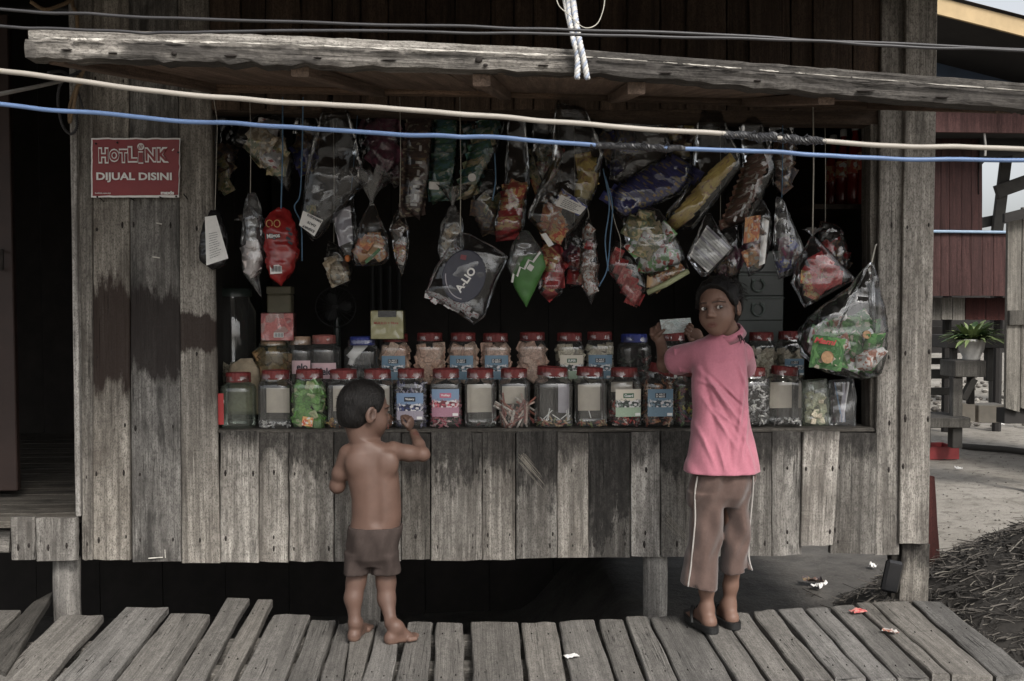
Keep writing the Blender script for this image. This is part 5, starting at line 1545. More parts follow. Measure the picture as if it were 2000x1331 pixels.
sack('film', P_, -.03, .08, M['film'], t, seed=32, crumple=.007, soft=.3); fill(t, [(1566, 510), (1612, 496), (1656, 545), (1580, 588), (1556, 550)], -.03, .05, 18, 28, [PR['red'], PR['red'], PR['pinkred'], PR['redgold']], 32)
frill(1587, 461, -.03, t, M['film_milky'], 34, 14, 12); hang(t, 1588, 1587, 462, -.03, 'string', .0026)
# big bag of green noodle packets tied to the right jamb
t = bag('large clear bag bulging with green noodle packets hung on the right jamb', 1700, 512, -.07)
P_ = [(1696, 512), (1706, 512), (1716, 560), (1731, 622), (1731, 700), (1719, 734), (1680, 743), (1604, 727), (1564, 692), (1559, 645), (1598, 602), (1658, 562)]
sack('film', P_, -.07, .11, M['film'], t, seed=33, crumple=.012, rows=34, seg=30)
fill(t, [(1575, 655), (1620, 622), (1680, 612), (1722, 630), (1724, 700), (1700, 728), (1610, 716), (1575, 690)], -.07, .09, 34, 38, [PR['mamee'], PR['mamee'], PR['gw'], PR['mamee'], PR['foil']], 33, tilt=.8)
pk = piece('front_packet', PIL[1], PR['mamee'], t, at(1616, 690, -.13), (.125, .05, .125), .15)
pn = MB(); pn.lathe([(.001, 0), (.024, 0), (.024, .002)], (0, 0, 0), 20); o = pn.build('bowl_print', mat_plain('noodle_bowl_print', (.34, .2, .10), .5, .5, 90), t, rel=False); o.location = at(1616, 698, -.151) - pworld(t); o.rotation_euler = (math.pi / 2, 0, 0)
lettering('Mami', .03, at(1612, 667, -.152), mat_plain('red_script', (.4, .04, .04), .5, .1), t, fit=(.085, .022), roll=.15, shear=.25, offset=.001)
pn = MB(); pn.lathe([(.001, 0), (.016, 0), (.016, .002)], (0, 0, 0), 20); o = pn.build('bowl_print', mat_plain('noodle_bowl_print_b', (.34, .21, .11), .5, .5, 90), t, rel=False); o.location = at(1693, 654, -.128) - pworld(t); o.rotation_euler = (math.pi / 2, .2, 0)
mb = MB(); mb.tube([at(1698, 516, -.06), at(1655, 600, -.12), at(1642, 630, -.125)], [.003, .006, .003], 6); mb.build('film_fold', M['film_milky'], t, smooth=True)
mb = MB(); mb.tube([at(1703, 520, -.07), at(1706, 580, -.125), at(1708, 650, -.13)], [.003, .008, .004], 6); mb.build('film_fold', M['film_milky'], t, smooth=True)
mb = MB(); mb.tube([at(1702, 514, -.05), at(1710, 480, -.02), at(1712, 478, .0)], .003, 6); mb.build('tie', M['string'], t)
# empty clear bags bunched up near the header
for k, (P_, lb) in enumerate((([(1205, 190), (1290, 195), (1322, 330), (1252, 372), (1188, 352), (1200, 270)], 'wide empty clear bag bunched above the navy sachets'),
                              ([(1040, 190), (1080, 190), (1088, 300), (1060, 360), (1040, 300)], 'narrow empty clear bag beside the red and gold packets'),
                              ([(700, 188), (735, 188), (728, 300), (705, 330), (698, 260)], 'slack empty clear bag by the plum packets'))):
    t = bag(lb, P_[0][0] + 20, 195, .13)
    sack('film', P_, .13, .07, M['film_milky'] if k == 0 else M['film'], t, seed=50 + k, crumple=.016)
# a second, deeper layer of bags that closes the gaps of the curtain
DEEP = [([(585, 188), (612, 188), (625, 250), (618, 330), (590, 345), (570, 300), (575, 240)], ['dk', 'navy'], 'dim bag of dark packets behind the big clear bag', 8),
        ([(765, 188), (790, 188), (800, 260), (796, 350), (770, 372), (752, 330), (755, 250)], ['purple', 'brown'], 'dim bag of plum and brown packets beside the coffee strip', 9),
        ([(893, 188), (925, 188), (935, 250), (922, 300), (898, 320), (886, 270)], ['dk', 'green'], 'dim bag between the two green sachet strips', 6),
        ([(930, 330), (962, 330), (985, 390), (975, 450), (940, 460), (918, 410)], ['dk', 'tan'], 'dim olive bag hanging behind the square clear bag', 8),
        ([(1046, 200), (1085, 205), (1100, 300), (1090, 380), (1050, 400), (1030, 330), (1038, 260)], ['dk', 'redgold', 'tan'], 'dim bag of mixed packets behind the red and gold one', 10),
        ([(1110, 440), (1140, 430), (1150, 500), (1138, 560), (1112, 565), (1100, 500)], ['purple', 'red'], 'dim red bag behind the slim spindle bag', 7),
        ([(1180, 195), (1230, 195), (1245, 280), (1215, 345), (1180, 330), (1170, 260)], ['navy', 'dk'], 'dim bag of navy packets near the taped blue splice', 8),
        ([(1290, 190), (1350, 195), (1362, 260), (1345, 310), (1300, 300), (1285, 240)], ['yellow', 'dk', 'brown'], 'dim bag of yellow and brown packets above the navy row', 9),
        ([(1395, 440), (1440, 440), (1452, 500), (1440, 545), (1405, 548), (1388, 500)], ['purple', 'dk', 'maroon'], 'dim bag of dark packets beside the ribbed white packet', 8),
        ([(1505, 205), (1540, 205), (1556, 290), (1545, 370), (1515, 380), (1500, 300)], ['dk', 'maroon', 'brown'], 'dim bag of maroon packets beside the maroon strip', 8),
        ([(1600, 430), (1640, 440), (1662, 500), (1650, 540), (1612, 520), (1596, 480)], ['dk', 'red'], 'dim bag behind the diamond-shaped red bag', 6),
        ([(420, 225), (450, 225), (462, 300), (455, 370), (430, 385), (416, 320)], ['dk', 'tan'], 'dim bag of olive packets in the left top corner of the hatch', 7),
        ([(640, 470), (665, 480), (690, 530), (680, 560), (650, 555), (636, 520)], ['dk', 'beige'], 'small dim bag below the grey paper bag', 5)]
for k, (P_, ms, lb, n_) in enumerate(DEEP):
    Y = .17 + .04 * (k % 3)
    t = bag(lb, P_[0][0] + 12, P_[0][1], Y)
    sack('film', P_, Y, .075, M['film'], t, seed=70 + k, crumple=.012)
    ym = min(p[1] for p in P_); yM = max(p[1] for p in P_)
    low = [(x, max(y, ym + (yM - ym) * .38)) for x, y in P_]
    fill(t, low, Y, .055, n_ + 3, 27, [PR[m_] for m_ in ms], 90 + k)
    if P_[0][1] > 260: hang(t, P_[0][0] + 10, P_[0][0] + 12, P_[0][1] + 4, Y)
# loose blue raffia strings
for k, (pts, lb, m_) in enumerate((([(592, 190), (590, 300), (586, 380), (575, 405), (588, 440), (590, 510)], 'blue raffia string with a loose knot by the EXPIRY slip', 'string_blue'),
                                   ([(1178, 330), (1190, 400), (1182, 470), (1188, 530)], 'frayed blue raffia tail between slim bag and red sausage bag', 'string_blue'),
                                   ([(1182, 345), (1196, 400), (1192, 460), (1186, 525), (1170, 560)], 'split blue raffia strand crossing the red sausage bag', 'string_blue'),
                                   ([(966, 300), (968, 350), (962, 392)], 'short teal string end beside the slanting green strip', 'string_blue'),
                                   ([(1185, 360), (1200, 430), (1212, 470), (1210, 510)], 'thin pale thread hanging over the soup packet bag', 'string'))):
    p0 = at(*pts[0], -.06 if k else .0)
    t = empty('loose_string', p0, lb, 'string', 'loose strings in the hatch')
    mb = MB(); mb.tube(curve_pts([at(x, y, -.06 if k else .0) for x, y in pts], 6), .0026 if m_ == 'string_blue' else .0012, 6); mb.build('strand', M[m_], t, smooth=True)
# ================================================================== people, grown as one smooth surface each
class Field:
    """signed-distance field on a grid that is finer round the face and hands"""
    def __init__(s, ax):
        s.x, s.y, s.z = [np.asarray(a, dtype=np.float32) for a in ax]
        s.v = np.full((len(s.x), len(s.y), len(s.z)), 0.2, dtype=np.float32)
    def blk(s, lo, hi):
        r = []
        for a, l, h in zip((s.x, s.y, s.z), lo, hi):
            i0 = max(0, int(np.searchsorted(a, l)) - 1); i1 = min(len(a), int(np.searchsorted(a, h)) + 1)
            r.append(slice(i0, max(i1, i0)))
        sl = tuple(r)
        X = s.x[sl[0]][:, None, None]; Y = s.y[sl[1]][None, :, None]; Z = s.z[sl[2]][None, None, :]
        return sl, X, Y, Z
    def put(s, sl, d, k, op):
        a = s.v[sl]
        if a.size == 0: return
        if op == 'u':
            if k > 0:
                h = np.clip(.5 + .5 * (a - d) / k, 0, 1); s.v[sl] = a * (1 - h) + d * h - k * h * (1 - h)
            else: s.v[sl] = np.minimum(a, d)
        else:
            d = -d
            if k > 0:
                h = np.clip(.5 - .5 * (a - d) / k, 0, 1); s.v[sl] = a * (1 - h) + d * h + k * h * (1 - h)
            else: s.v[sl] = np.maximum(a, d)
    def cap(s, a, b, ra, rb=None, k=.015, op='u', flat=None):
        rb = ra if rb is None else rb
        a, b = V(a), V(b); m = max(ra, rb) + max(k, .01) * 1.5
        sl, X, Y, Z = s.blk([min(a[i], b[i]) - m for i in range(3)], [max(a[i], b[i]) + m for i in range(3)])
        d = b - a; L2 = max(d.length_squared, 1e-9)
        t = np.clip(((X - a.x) * d.x + (Y - a.y) * d.y + (Z - a.z) * d.z) / L2, 0, 1)
        q = np.sqrt((X - a.x - d.x * t) ** 2 + (Y - a.y - d.y * t) ** 2 + (Z - a.z - d.z * t) ** 2) - (ra + (rb - ra) * t)
        s.put(sl, q, k, op)
    def chain(s, pts, rr, k=.012, op='u'):
        for i in range(len(pts) - 1): s.cap(pts[i], pts[i + 1], rr[i], rr[i + 1], k, op)
    def ell(s, c, r, k=.015, op='u', B=None):
        c = V(c); m = max(r) + max(k, .01) * 1.5
        sl, X, Y, Z = s.blk([c[i] - m for i in range(3)], [c[i] + m for i in range(3)])
        dx, dy, dz = X - c.x, Y - c.y, Z - c.z
        if B is not None: dx, dy, dz = [B[i][0] * dx + B[i][1] * dy + B[i][2] * dz for i in range(3)]
        p = np.sqrt((dx / r[0]) ** 2 + (dy / r[1]) ** 2 + (dz / r[2]) ** 2)
        g = np.sqrt((dx / r[0] ** 2) ** 2 + (dy / r[1] ** 2) ** 2 + (dz / r[2] ** 2) ** 2) + 1e-6
        s.put(sl, p * (p - 1) / g, k, op)
    def loft(s, rows, k=.02, op='u', pw=2.3, fold=None, flatbot=True, tilt=(0, 0)):
        """rows: (z, cx, cy, rx, ry) from top to bottom"""
        R = np.array(rows, dtype=np.float32)[::-1]
        zlo, zhi = float(R[0, 0]), float(R[-1, 0])
        m = .05
        lo = [float((R[:, 1] - R[:, 3]).min()) - m, float((R[:, 2] - R[:, 4]).min()) - m, zlo - m]
        hi = [float((R[:, 1] + R[:, 3]).max()) + m, float((R[:, 2] + R[:, 4]).max()) + m, zhi + m]
        sl, X, Y, Z = s.blk(lo, hi)
        zz = Z[0, 0, :] - 0
        I = [np.interp(zz, R[:, 0], R[:, j])[None, None, :] for j in range(1, 5)]
        px, py = np.abs(X - I[0]) / I[2], np.abs(Y - I[1]) / I[3]
        q = (px ** pw + py ** pw) ** (1 / pw)
        d = (q - 1) * np.minimum(I[2], I[3])
        if fold is not None: d = d - fold(X, Y, Z)
        e = np.maximum(zlo + tilt[0] * (X - tilt[1]) - Z, Z - zhi)
        d = np.maximum(d, e)
        s.put(sl, d.astype(np.float32), k, op)
    def mesh(s, smooth=1):
        v = s.v; sg = v < 0
        c = np.zeros(tuple(n - 1 for n in v.shape), dtype=np.uint8)
        for i in (0, 1):
            for j in (0, 1):
                for k in (0, 1): c += sg[i:v.shape[0] - 1 + i, j:v.shape[1] - 1 + j, k:v.shape[2] - 1 + k]
        act = np.argwhere((c > 0) & (c < 8))
        idx = np.full(c.shape, -1, dtype=np.int64); idx[tuple(act.T)] = np.arange(len(act))
        acc = np.zeros((len(act), 3)); cnt = np.zeros(len(act))
        A = act
        ax = (s.x, s.y, s.z)
        cor = [(i, j, k) for i in (0, 1) for j in (0, 1) for k in (0, 1)]
        for a in cor:
            for dim in range(3):
                if a[dim]: continue
                b = list(a); b[dim] = 1
                va = v[A[:, 0] + a[0], A[:, 1] + a[1], A[:, 2] + a[2]].astype(np.float64); vb = v[A[:, 0] + b[0], A[:, 1] + b[1], A[:, 2] + b[2]].astype(np.float64)
                m = (va < 0) != (vb < 0)
                t = np.where(m, va / np.where(m, va - vb, 1), 0)
                for q in range(3):
                    pa = ax[q][A[:, q] + a[q]]; pb = ax[q][A[:, q] + b[q]]
                    acc[:, q] += np.where(m, pa + (pb - pa) * t, 0)
                cnt += m
        P = acc / cnt[:, None]
        faces = []
        for dim in range(3):
            o1, o2 = [(1, 2), (2, 0), (0, 1)][dim]
            sh = [slice(1, n - 1) for n in v.shape]; sh[dim] = slice(0, v.shape[dim] - 1)
            s0 = sg[tuple(sh)]; sh2 = list(sh); sh2[dim] = slice(1, v.shape[dim]); s1 = sg[tuple(sh2)]
            E = np.argwhere(s0 != s1)
            inside = s0[tuple(E.T)]
            for q in range(3):
                if q != dim: E[:, q] += 1
            def cell(d1, d2):
                F = E.copy(); F[:, o1] += d1; F[:, o2] += d2
                return idx[F[:, 0], F[:, 1], F[:, 2]]
            q4 = np.stack([cell(-1, -1), cell(0, -1), cell(0, 0), cell(-1, 0)], 1)
            q4[~inside] = q4[~inside][:, ::-1]
            faces.append(q4)
        Fc = np.concatenate(faces)
        Fc = Fc[(Fc >= 0).all(1)]
        for _ in range(smooth):
            nb = np.zeros_like(P); nc = np.zeros(len(P))
            for a, b in ((0, 1), (1, 2), (2, 3), (3, 0)):
                np.add.at(nb, Fc[:, a], P[Fc[:, b]]); np.add.at(nb, Fc[:, b], P[Fc[:, a]])
                np.add.at(nc, Fc[:, a], 1); np.add.at(nc, Fc[:, b], 1)
            P = P * .5 + .5 * nb / np.maximum(nc, 1)[:, None]
        return P, Fc
def axis(lo, hi, h, fine=()):
    """grid line positions: step h, finer inside the given (lo, hi, step) spans"""
    out, x = [], lo
    while x < hi:
        out.append(x)
        st = h
        for a, b, f in fine:
            if a - h <= x < b: st = min(st, f)
        x += st
    out.append(hi)
    return out
def grown(name, F, mat, parent, colfn=None, smooth=1):
    P, Fc = F.mesh(smooth)
    o_ = np.array(pworld(parent))
    me = bpy.data.meshes.new(name)
    me.vertices.add(len(P)); me.vertices.foreach_set('co', (P - o_).ravel().astype(np.float32))
    n = len(Fc)
    me.loops.add(n * 4); me.loops.foreach_set('vertex_index', Fc.ravel().astype(np.int32))
    me.polygons.add(n); me.polygons.foreach_set('loop_start', np.arange(0, n * 4, 4, dtype=np.int32))
    me.polygons.foreach_set('loop_total', np.full(n, 4, dtype=np.int32))
    me.polygons.foreach_set('use_smooth', np.ones(n, dtype=bool))
    me.update(calc_edges=True)
    me.materials.append(mat)
    if colfn is not None:
        c = np.ones((len(P), 4), dtype=np.float32); c[:, :3] = colfn(P)
        at_ = me.color_attributes.new('tint', 'FLOAT_COLOR', 'POINT'); at_.data.foreach_set('color', c.ravel())
    return link(name, me, parent)
def mat_skin(name, col, rough=.55):
    m, nt, b, out = nmat(name)
    n = N(nt)
    tc = nt.nodes.new('ShaderNodeTexCoord').outputs['Object']
    va = nt.nodes.new('ShaderNodeVertexColor'); va.layer_name = 'tint'
    f = n.ramp(n.noise(tc, 14, 5, .6), [(.3, .84), (.7, 1.1)])
    c = n.mix(1.0, (*col, 1), f, 'MULTIPLY'); c = n.mix(1.0, c, va.outputs[0], 'MULTIPLY')
    n.l(c, b.inputs['Base Color'])
    b.inputs['Roughness'].default_value = rough; b.inputs['Specular IOR Level'].default_value = .35
    n.l(n.bump(n.noise(tc, 350, 3, .6), .12, .002), b.inputs['Normal'])
    return m
def mat_cloth(name, col, weave=900, var=.2, rough=.9, sheen=.2, fold=.0, blot=None):
    m, nt, b, out = nmat(name)
    n = N(nt)
    tc = nt.nodes.new('ShaderNodeTexCoord').outputs['Object']
    f = n.ramp(n.noise(tc, 9, 5, .6), [(.3, 1 - var), (.7, 1 + var * .4)])
    g_ = n.ramp(n.noise(tc, 130, 3, .7), [(.3, .9), (.7, 1.05)])
    c = n.mix(1.0, n.mix(1.0, (*col, 1), f, 'MULTIPLY'), g_, 'MULTIPLY')
    if blot is not None:
        st = n.ramp(n.noise(tc, 7.5, 4, .6, .5), [(.68, 0), (.72, 1)])
        c = n.mix(n.math('MULTIPLY', st, .5), c, blot)
    n.l(c, b.inputs['Base Color'])
    b.inputs['Roughness'].default_value = rough; b.inputs['Sheen Weight'].default_value = sheen
    b.inputs['Specular IOR Level'].default_value = .15
    w = n.noise(tc, weave, 2, .5)
    fo = n.noise(n.scale(tc, (22, 22, 8)), 1.0, 3, .5, .4)
    n.l(n.bump(n.math('ADD', n.math('MULTIPLY', w, .12), n.math('MULTIPLY', fo, 1.0 + fold)), .45, .008), b.inputs['Normal'])
    return m
def mat_hair(name):
    m, nt, b, out = nmat(name)
    n = N(nt)
    tc = nt.nodes.new('ShaderNodeTexCoord').outputs['Object']
    s = n.noise(n.scale(tc, (260, 90, 60)), 1.0, 3, .6, .6)
    n.l(n.mix(n.ramp(s, [(.35, 0), (.65, 1)]), (.003, .0027, .0025), (.011, .0095, .009)), b.inputs['Base Color'])
    b.inputs['Roughness'].default_value = .55; b.inputs['Specular IOR Level'].default_value = .22
    n.l(n.bump(s, .9, .006), b.inputs['Normal'])
    return m
M['hair'] = mat_hair('black_hair')
M['eyewhite'] = mat_plain('eye_white', (.75, .71, .67), .25, .05, 5, spec=.6, bump=0); M['iris'] = mat_plain('dark_iris', (.012, .008, .006), .12, .05, 5, spec=.8, bump=0)
class Head:
    def __init__(s, C, fwd, roll=0.0, scale=1.0):
        s.C, s.f = V(C), V(fwd).normalized(); s.S = scale
        up = V((0, 0, 1)); s.l = s.f.cross(up).normalized(); s.u = s.l.cross(s.f).normalized()
        q = Matrix.Rotation(roll, 3, s.f); s.l, s.u = q @ s.l, q @ s.u
        s.B = [tuple(s.l), tuple(s.f), tuple(s.u)]
    def w(s, x, y, z): return s.C + (s.l * x + s.f * y + s.u * z) * s.S
    def local(s, P):
        d = P - np.array(s.C)
        return np.stack([d @ np.array(s.l), d @ np.array(s.f), d @ np.array(s.u)], 1) / s.S
    def build(s, F, child=False):
        S = s.S
        e = lambda x, y, z, r, k=.02, op='u': F.ell(s.w(x, y, z), tuple(q * S for q in r), k * S, op, s.B)
        c = lambda a, b, ra, rb, k=.008, op='u': F.cap(s.w(*a), s.w(*b), ra * S, rb * S, k * S, op)
        ch = .012 if child else 0
        e(0, -.012, .022, (.069, .086, .078)); e(0, .020, -.028, (.053, .058, .068 - ch * .5), .032)
        e(0, .048, -.076 + ch, (.027, .024, .024), .035)
        for q in (-1, 1):
            e(q * .032, .042, -.038 + ch * .3, (.025, .026, .027), .028)
            e(q * .030, .080, .000, (.0195, .020, .0104), .004, 's')
            c((q * .011, .071, .0005), (q * .030, .0715, .0108), .0026, .003, .004); c((q * .030, .0715, .0108), (q * .050, .055, .002), .003, .0024, .004)
            c((q * .013, .069, -.004), (q * .030, .0685, -.0095), .0022, .0024, .004); c((q * .030, .0685, -.0095), (q * .049, .055, -.002), .0024, .002, .004)
            c((q * .012, .074, .019), (q * .034, .070, .0235), .0035, .0035, .009); c((q * .034, .070, .0235), (q * .050, .056, .019), .0035, .002, .009)
            e(q * .0115, .079, -.029 + ch * .4, (.0075, .009, .007), .006)
            e(q * .0065, .083, -.0345 + ch * .4, (.003, .004, .003), .003, 's')
            e(q * .070, -.010, -.010, (.010, .0185, .030), .008); e(q * .079, -.006, -.008, (.007, .009, .017), .004, 's')
            c((q * .075, .006, .008), (q * .075, .008, -.02), .003, .004, .004)
            c((0, .0735, -.0570 + ch * .6), (q * .012, .0715, -.0572 + ch * .6), .0046, .0044, .004); c((q * .012, .0715, -.0572 + ch * .6), (q * .0265, .0620, -.0610 + ch * .6), .0044, .0022, .004)
            c((0, .0725, -.0675 + ch * .6), (q * .012, .0700, -.0665 + ch * .6), .0056, .0050, .004); c((q * .012, .0700, -.0665 + ch * .6), (q * .0245, .0625, -.0630 + ch * .6), .0050, .0022, .004)
            c((0, .0785, -.0620 + ch * .6), (q * .026, .0665, -.0618 + ch * .6), .0014, .0012, .002, 's')
        c((0, .074, .006), (0, .089, -.024 + ch * .4), .0055, .0095, .012)
    def tint(s, P, base=None):
        L = s.local(P); x, y, z = np.abs(L[:, 0]), L[:, 1], L[:, 2]
        c = np.ones((len(P), 3)) if base is None else base
        lip = np.clip(1 - np.hypot(x / .026, (z + .0615) / .0125), 0, 1) * (y > .055)
        c *= 1 - np.clip(lip * 3, 0, 1)[:, None] * np.array([.18, .38, .36])
        br = np.clip(1.25 - np.abs(z - (.0215 - np.abs(x - .033) * .10 - np.maximum(0, x - .036) * .22)) / .0036, 0, 1) * (x > .010) * (x < .052) * (y > .045)
        c *= 1 - np.clip(br * 1.4, 0, 1)[:, None] * .75
        eye = np.clip(1.6 - np.hypot((x - .030) / .022, z / .0115), 0, 1) * (y > .045)
        c *= 1 - np.clip(eye, 0, 1)[:, None] * .42
        ear = (x > .066) & (np.hypot((y + .008) / .012, (z + .008) / .02) < 1)
        c[ear] *= .72
        return c
    def eyes(s, parent, gaze):
        g_ = V(gaze).normalized()
        for q in (-1, 1):
            c = s.w(q * .0300, .0525, .0005); r = .0160 * s.S
            a = g_.orthogonal().normalized(); b = g_.cross(a)
            vs, fs, mi = [], [], []
            ang = [0.01, .3, .58, .62, .8, 1.1, 1.5, 2.0, 2.6, 3.13]
            for t in ang:
                for k in range(18): vs.append(c + (g_ * math.cos(t) + (a * math.cos(k * math.pi / 9) + b * math.sin(k * math.pi / 9)) * math.sin(t)) * r)
            for i in range(len(ang) - 1):
                for k in range(18): fs.append((i * 18 + k, i * 18 + (k + 1) % 18, (i + 1) * 18 + (k + 1) % 18, (i + 1) * 18 + k)); mi.append(1 if i < 2 else 0)
            fs.append(tuple(range(18))); mi.append(1)
            po = pworld(parent)
            o = mobj('eye', [v - po for v in vs], fs, [M['eyewhite'], M['iris']], parent, smooth=True, mids=mi)
            bm = bmesh.new(); bm.from_mesh(o.data); bmesh.ops.recalc_face_normals(bm, faces=bm.faces[:]); bm.to_mesh(o.data); bm.free()
    def hair(s, name, parent, thick=.010, bun=None, noise=.004, p0=(.052, .060), nrm=(.86, -.5), h=.0035, extra=None, low=-.085, neckcut=True):
        S = s.S
        C = s.C; R = .15
        F = Field([axis(C.x - R, C.x + R, h), axis(C.y - R, C.y + R, h), axis(C.z - R, C.z + R, h)])
        F.ell(s.w(0, -.012, .024), ((.069 + thick) * S, (.086 + thick) * S, (.078 + thick) * S), .01, 'u', s.B)
        F.ell(s.w(0, -.048, -.028), (.052 * S, .044 * S, .050 * S), .03, 'u', s.B)
        if bun:
            for (x, y, z, r) in bun: F.ell(s.w(x, y, z), (r * S, r * S * .9, r * S * 1.05), .02, 'u', s.B)
        sl, X, Y, Z = F.blk([C[i] - 1 for i in range(3)], [C[i] + 1 for i in range(3)])
        dx, dy, dz = X - C.x, Y - C.y, Z - C.z
        lx, ly, lz = [(s.B[i][0] * dx + s.B[i][1] * dy + s.B[i][2] * dz) / S for i in range(3)]
        rg = np.random.RandomState(3)
        wob = np.zeros_like(F.v)
        for q in range(9):
            kx, ky, kz = rg.uniform(-1, 1, 3) * np.array([190, 60, 90]); wob += np.sin(kx * lx + ky * ly + kz * lz + rg.uniform(0, 6)) / 9
        for q in range(6):
            kx, ky, kz = rg.uniform(-1, 1, 3) * np.array([420, 120, 200]); wob += np.sin(kx * lx + ky * ly + kz * lz + rg.uniform(0, 6)) / 14
        F.v -= (wob * noise * 1.6).astype(np.float32)
        cutp = nrm[0] * (ly - p0[0]) + nrm[1] * (lz - p0[1]) + wob * .006 - .014 * np.clip((np.abs(lx) - .045) / .03, 0, 1) * (lz > .0) 
        F.put(sl, (-cutp * S).astype(np.float32), .004, 's')
        F.put(sl, ((-low + 0 * lx + lz) * S - wob * .004).astype(np.float32), .006, 's')
        for q in (-1, 1): F.ell(s.w(q * .078, -.006, -.012), (.016 * S, .020 * S, .032 * S), .004, 's', s.B)
        return grown(name, F, M['hair'], parent, None, 0)
def W(px, py, Y): return at(px, py, Y)
def rows_px(rows, Yc):
    """(py, xl, xr, ry, Y) -> loft rows"""
    out = []
    for r in rows:
        py, xl, xr, ry = r[:4]; Y = r[4] if len(r) > 4 else Yc
        a, b = at(xl, py, Y), at(xr, py, Y)
        out.append(((a.z + b.z) / 2, (a.x + b.x) / 2, Y, (b.x - a.x) / 2, ry))
    return out
def hand(F, palm, d, side, nrm, size=1.0, curl=.9, spread=.2, thumb=1):
    """palm with four unequal curled fingers and a thumb; d: finger direction, side: towards the little finger, nrm: out of the palm"""
    d, side, nrm = V(d).normalized(), V(side).normalized(), V(nrm).normalized()
    palm = V(palm)
    B = [tuple(side), tuple(d), tuple(nrm)]
    F.ell(palm, (.026 * size, .030 * size, .012 * size), .008, 'u', B)
    for i, ln in enumerate((.86, 1.0, .93, .72)):
        o = (i - 1.5) * .0135 * size
        p = palm + side * o + d * .022 * size
        fd = (d + side * (i - 1.5) * spread * .3).normalized()
        a1, a2, a3 = curl * .7, curl * 1.7, curl * 2.4
        q1 = p + (fd * math.cos(a1) + nrm * math.sin(a1)) * .021 * ln * size
        q2 = q1 + (fd * math.cos(a2) + nrm * math.sin(a2)) * .015 * ln * size
        q3 = q2 + (fd * math.cos(a3) + nrm * math.sin(a3)) * .012 * ln * size
        F.chain([p, q1, q2, q3], [.0075 * size, .0068 * size, .0062 * size, .0054 * size], .003)
    p = palm - side * .020 * size * thumb - d * .012 * size
    q1 = p - side * .012 * size * thumb + d * .016 * size + nrm * .012 * size
    q2 = q1 + side * .006 * size * thumb + d * .016 * size + nrm * .010 * size
    F.chain([p, q1, q2], [.009 * size, .0078 * size, .006 * size], .004)

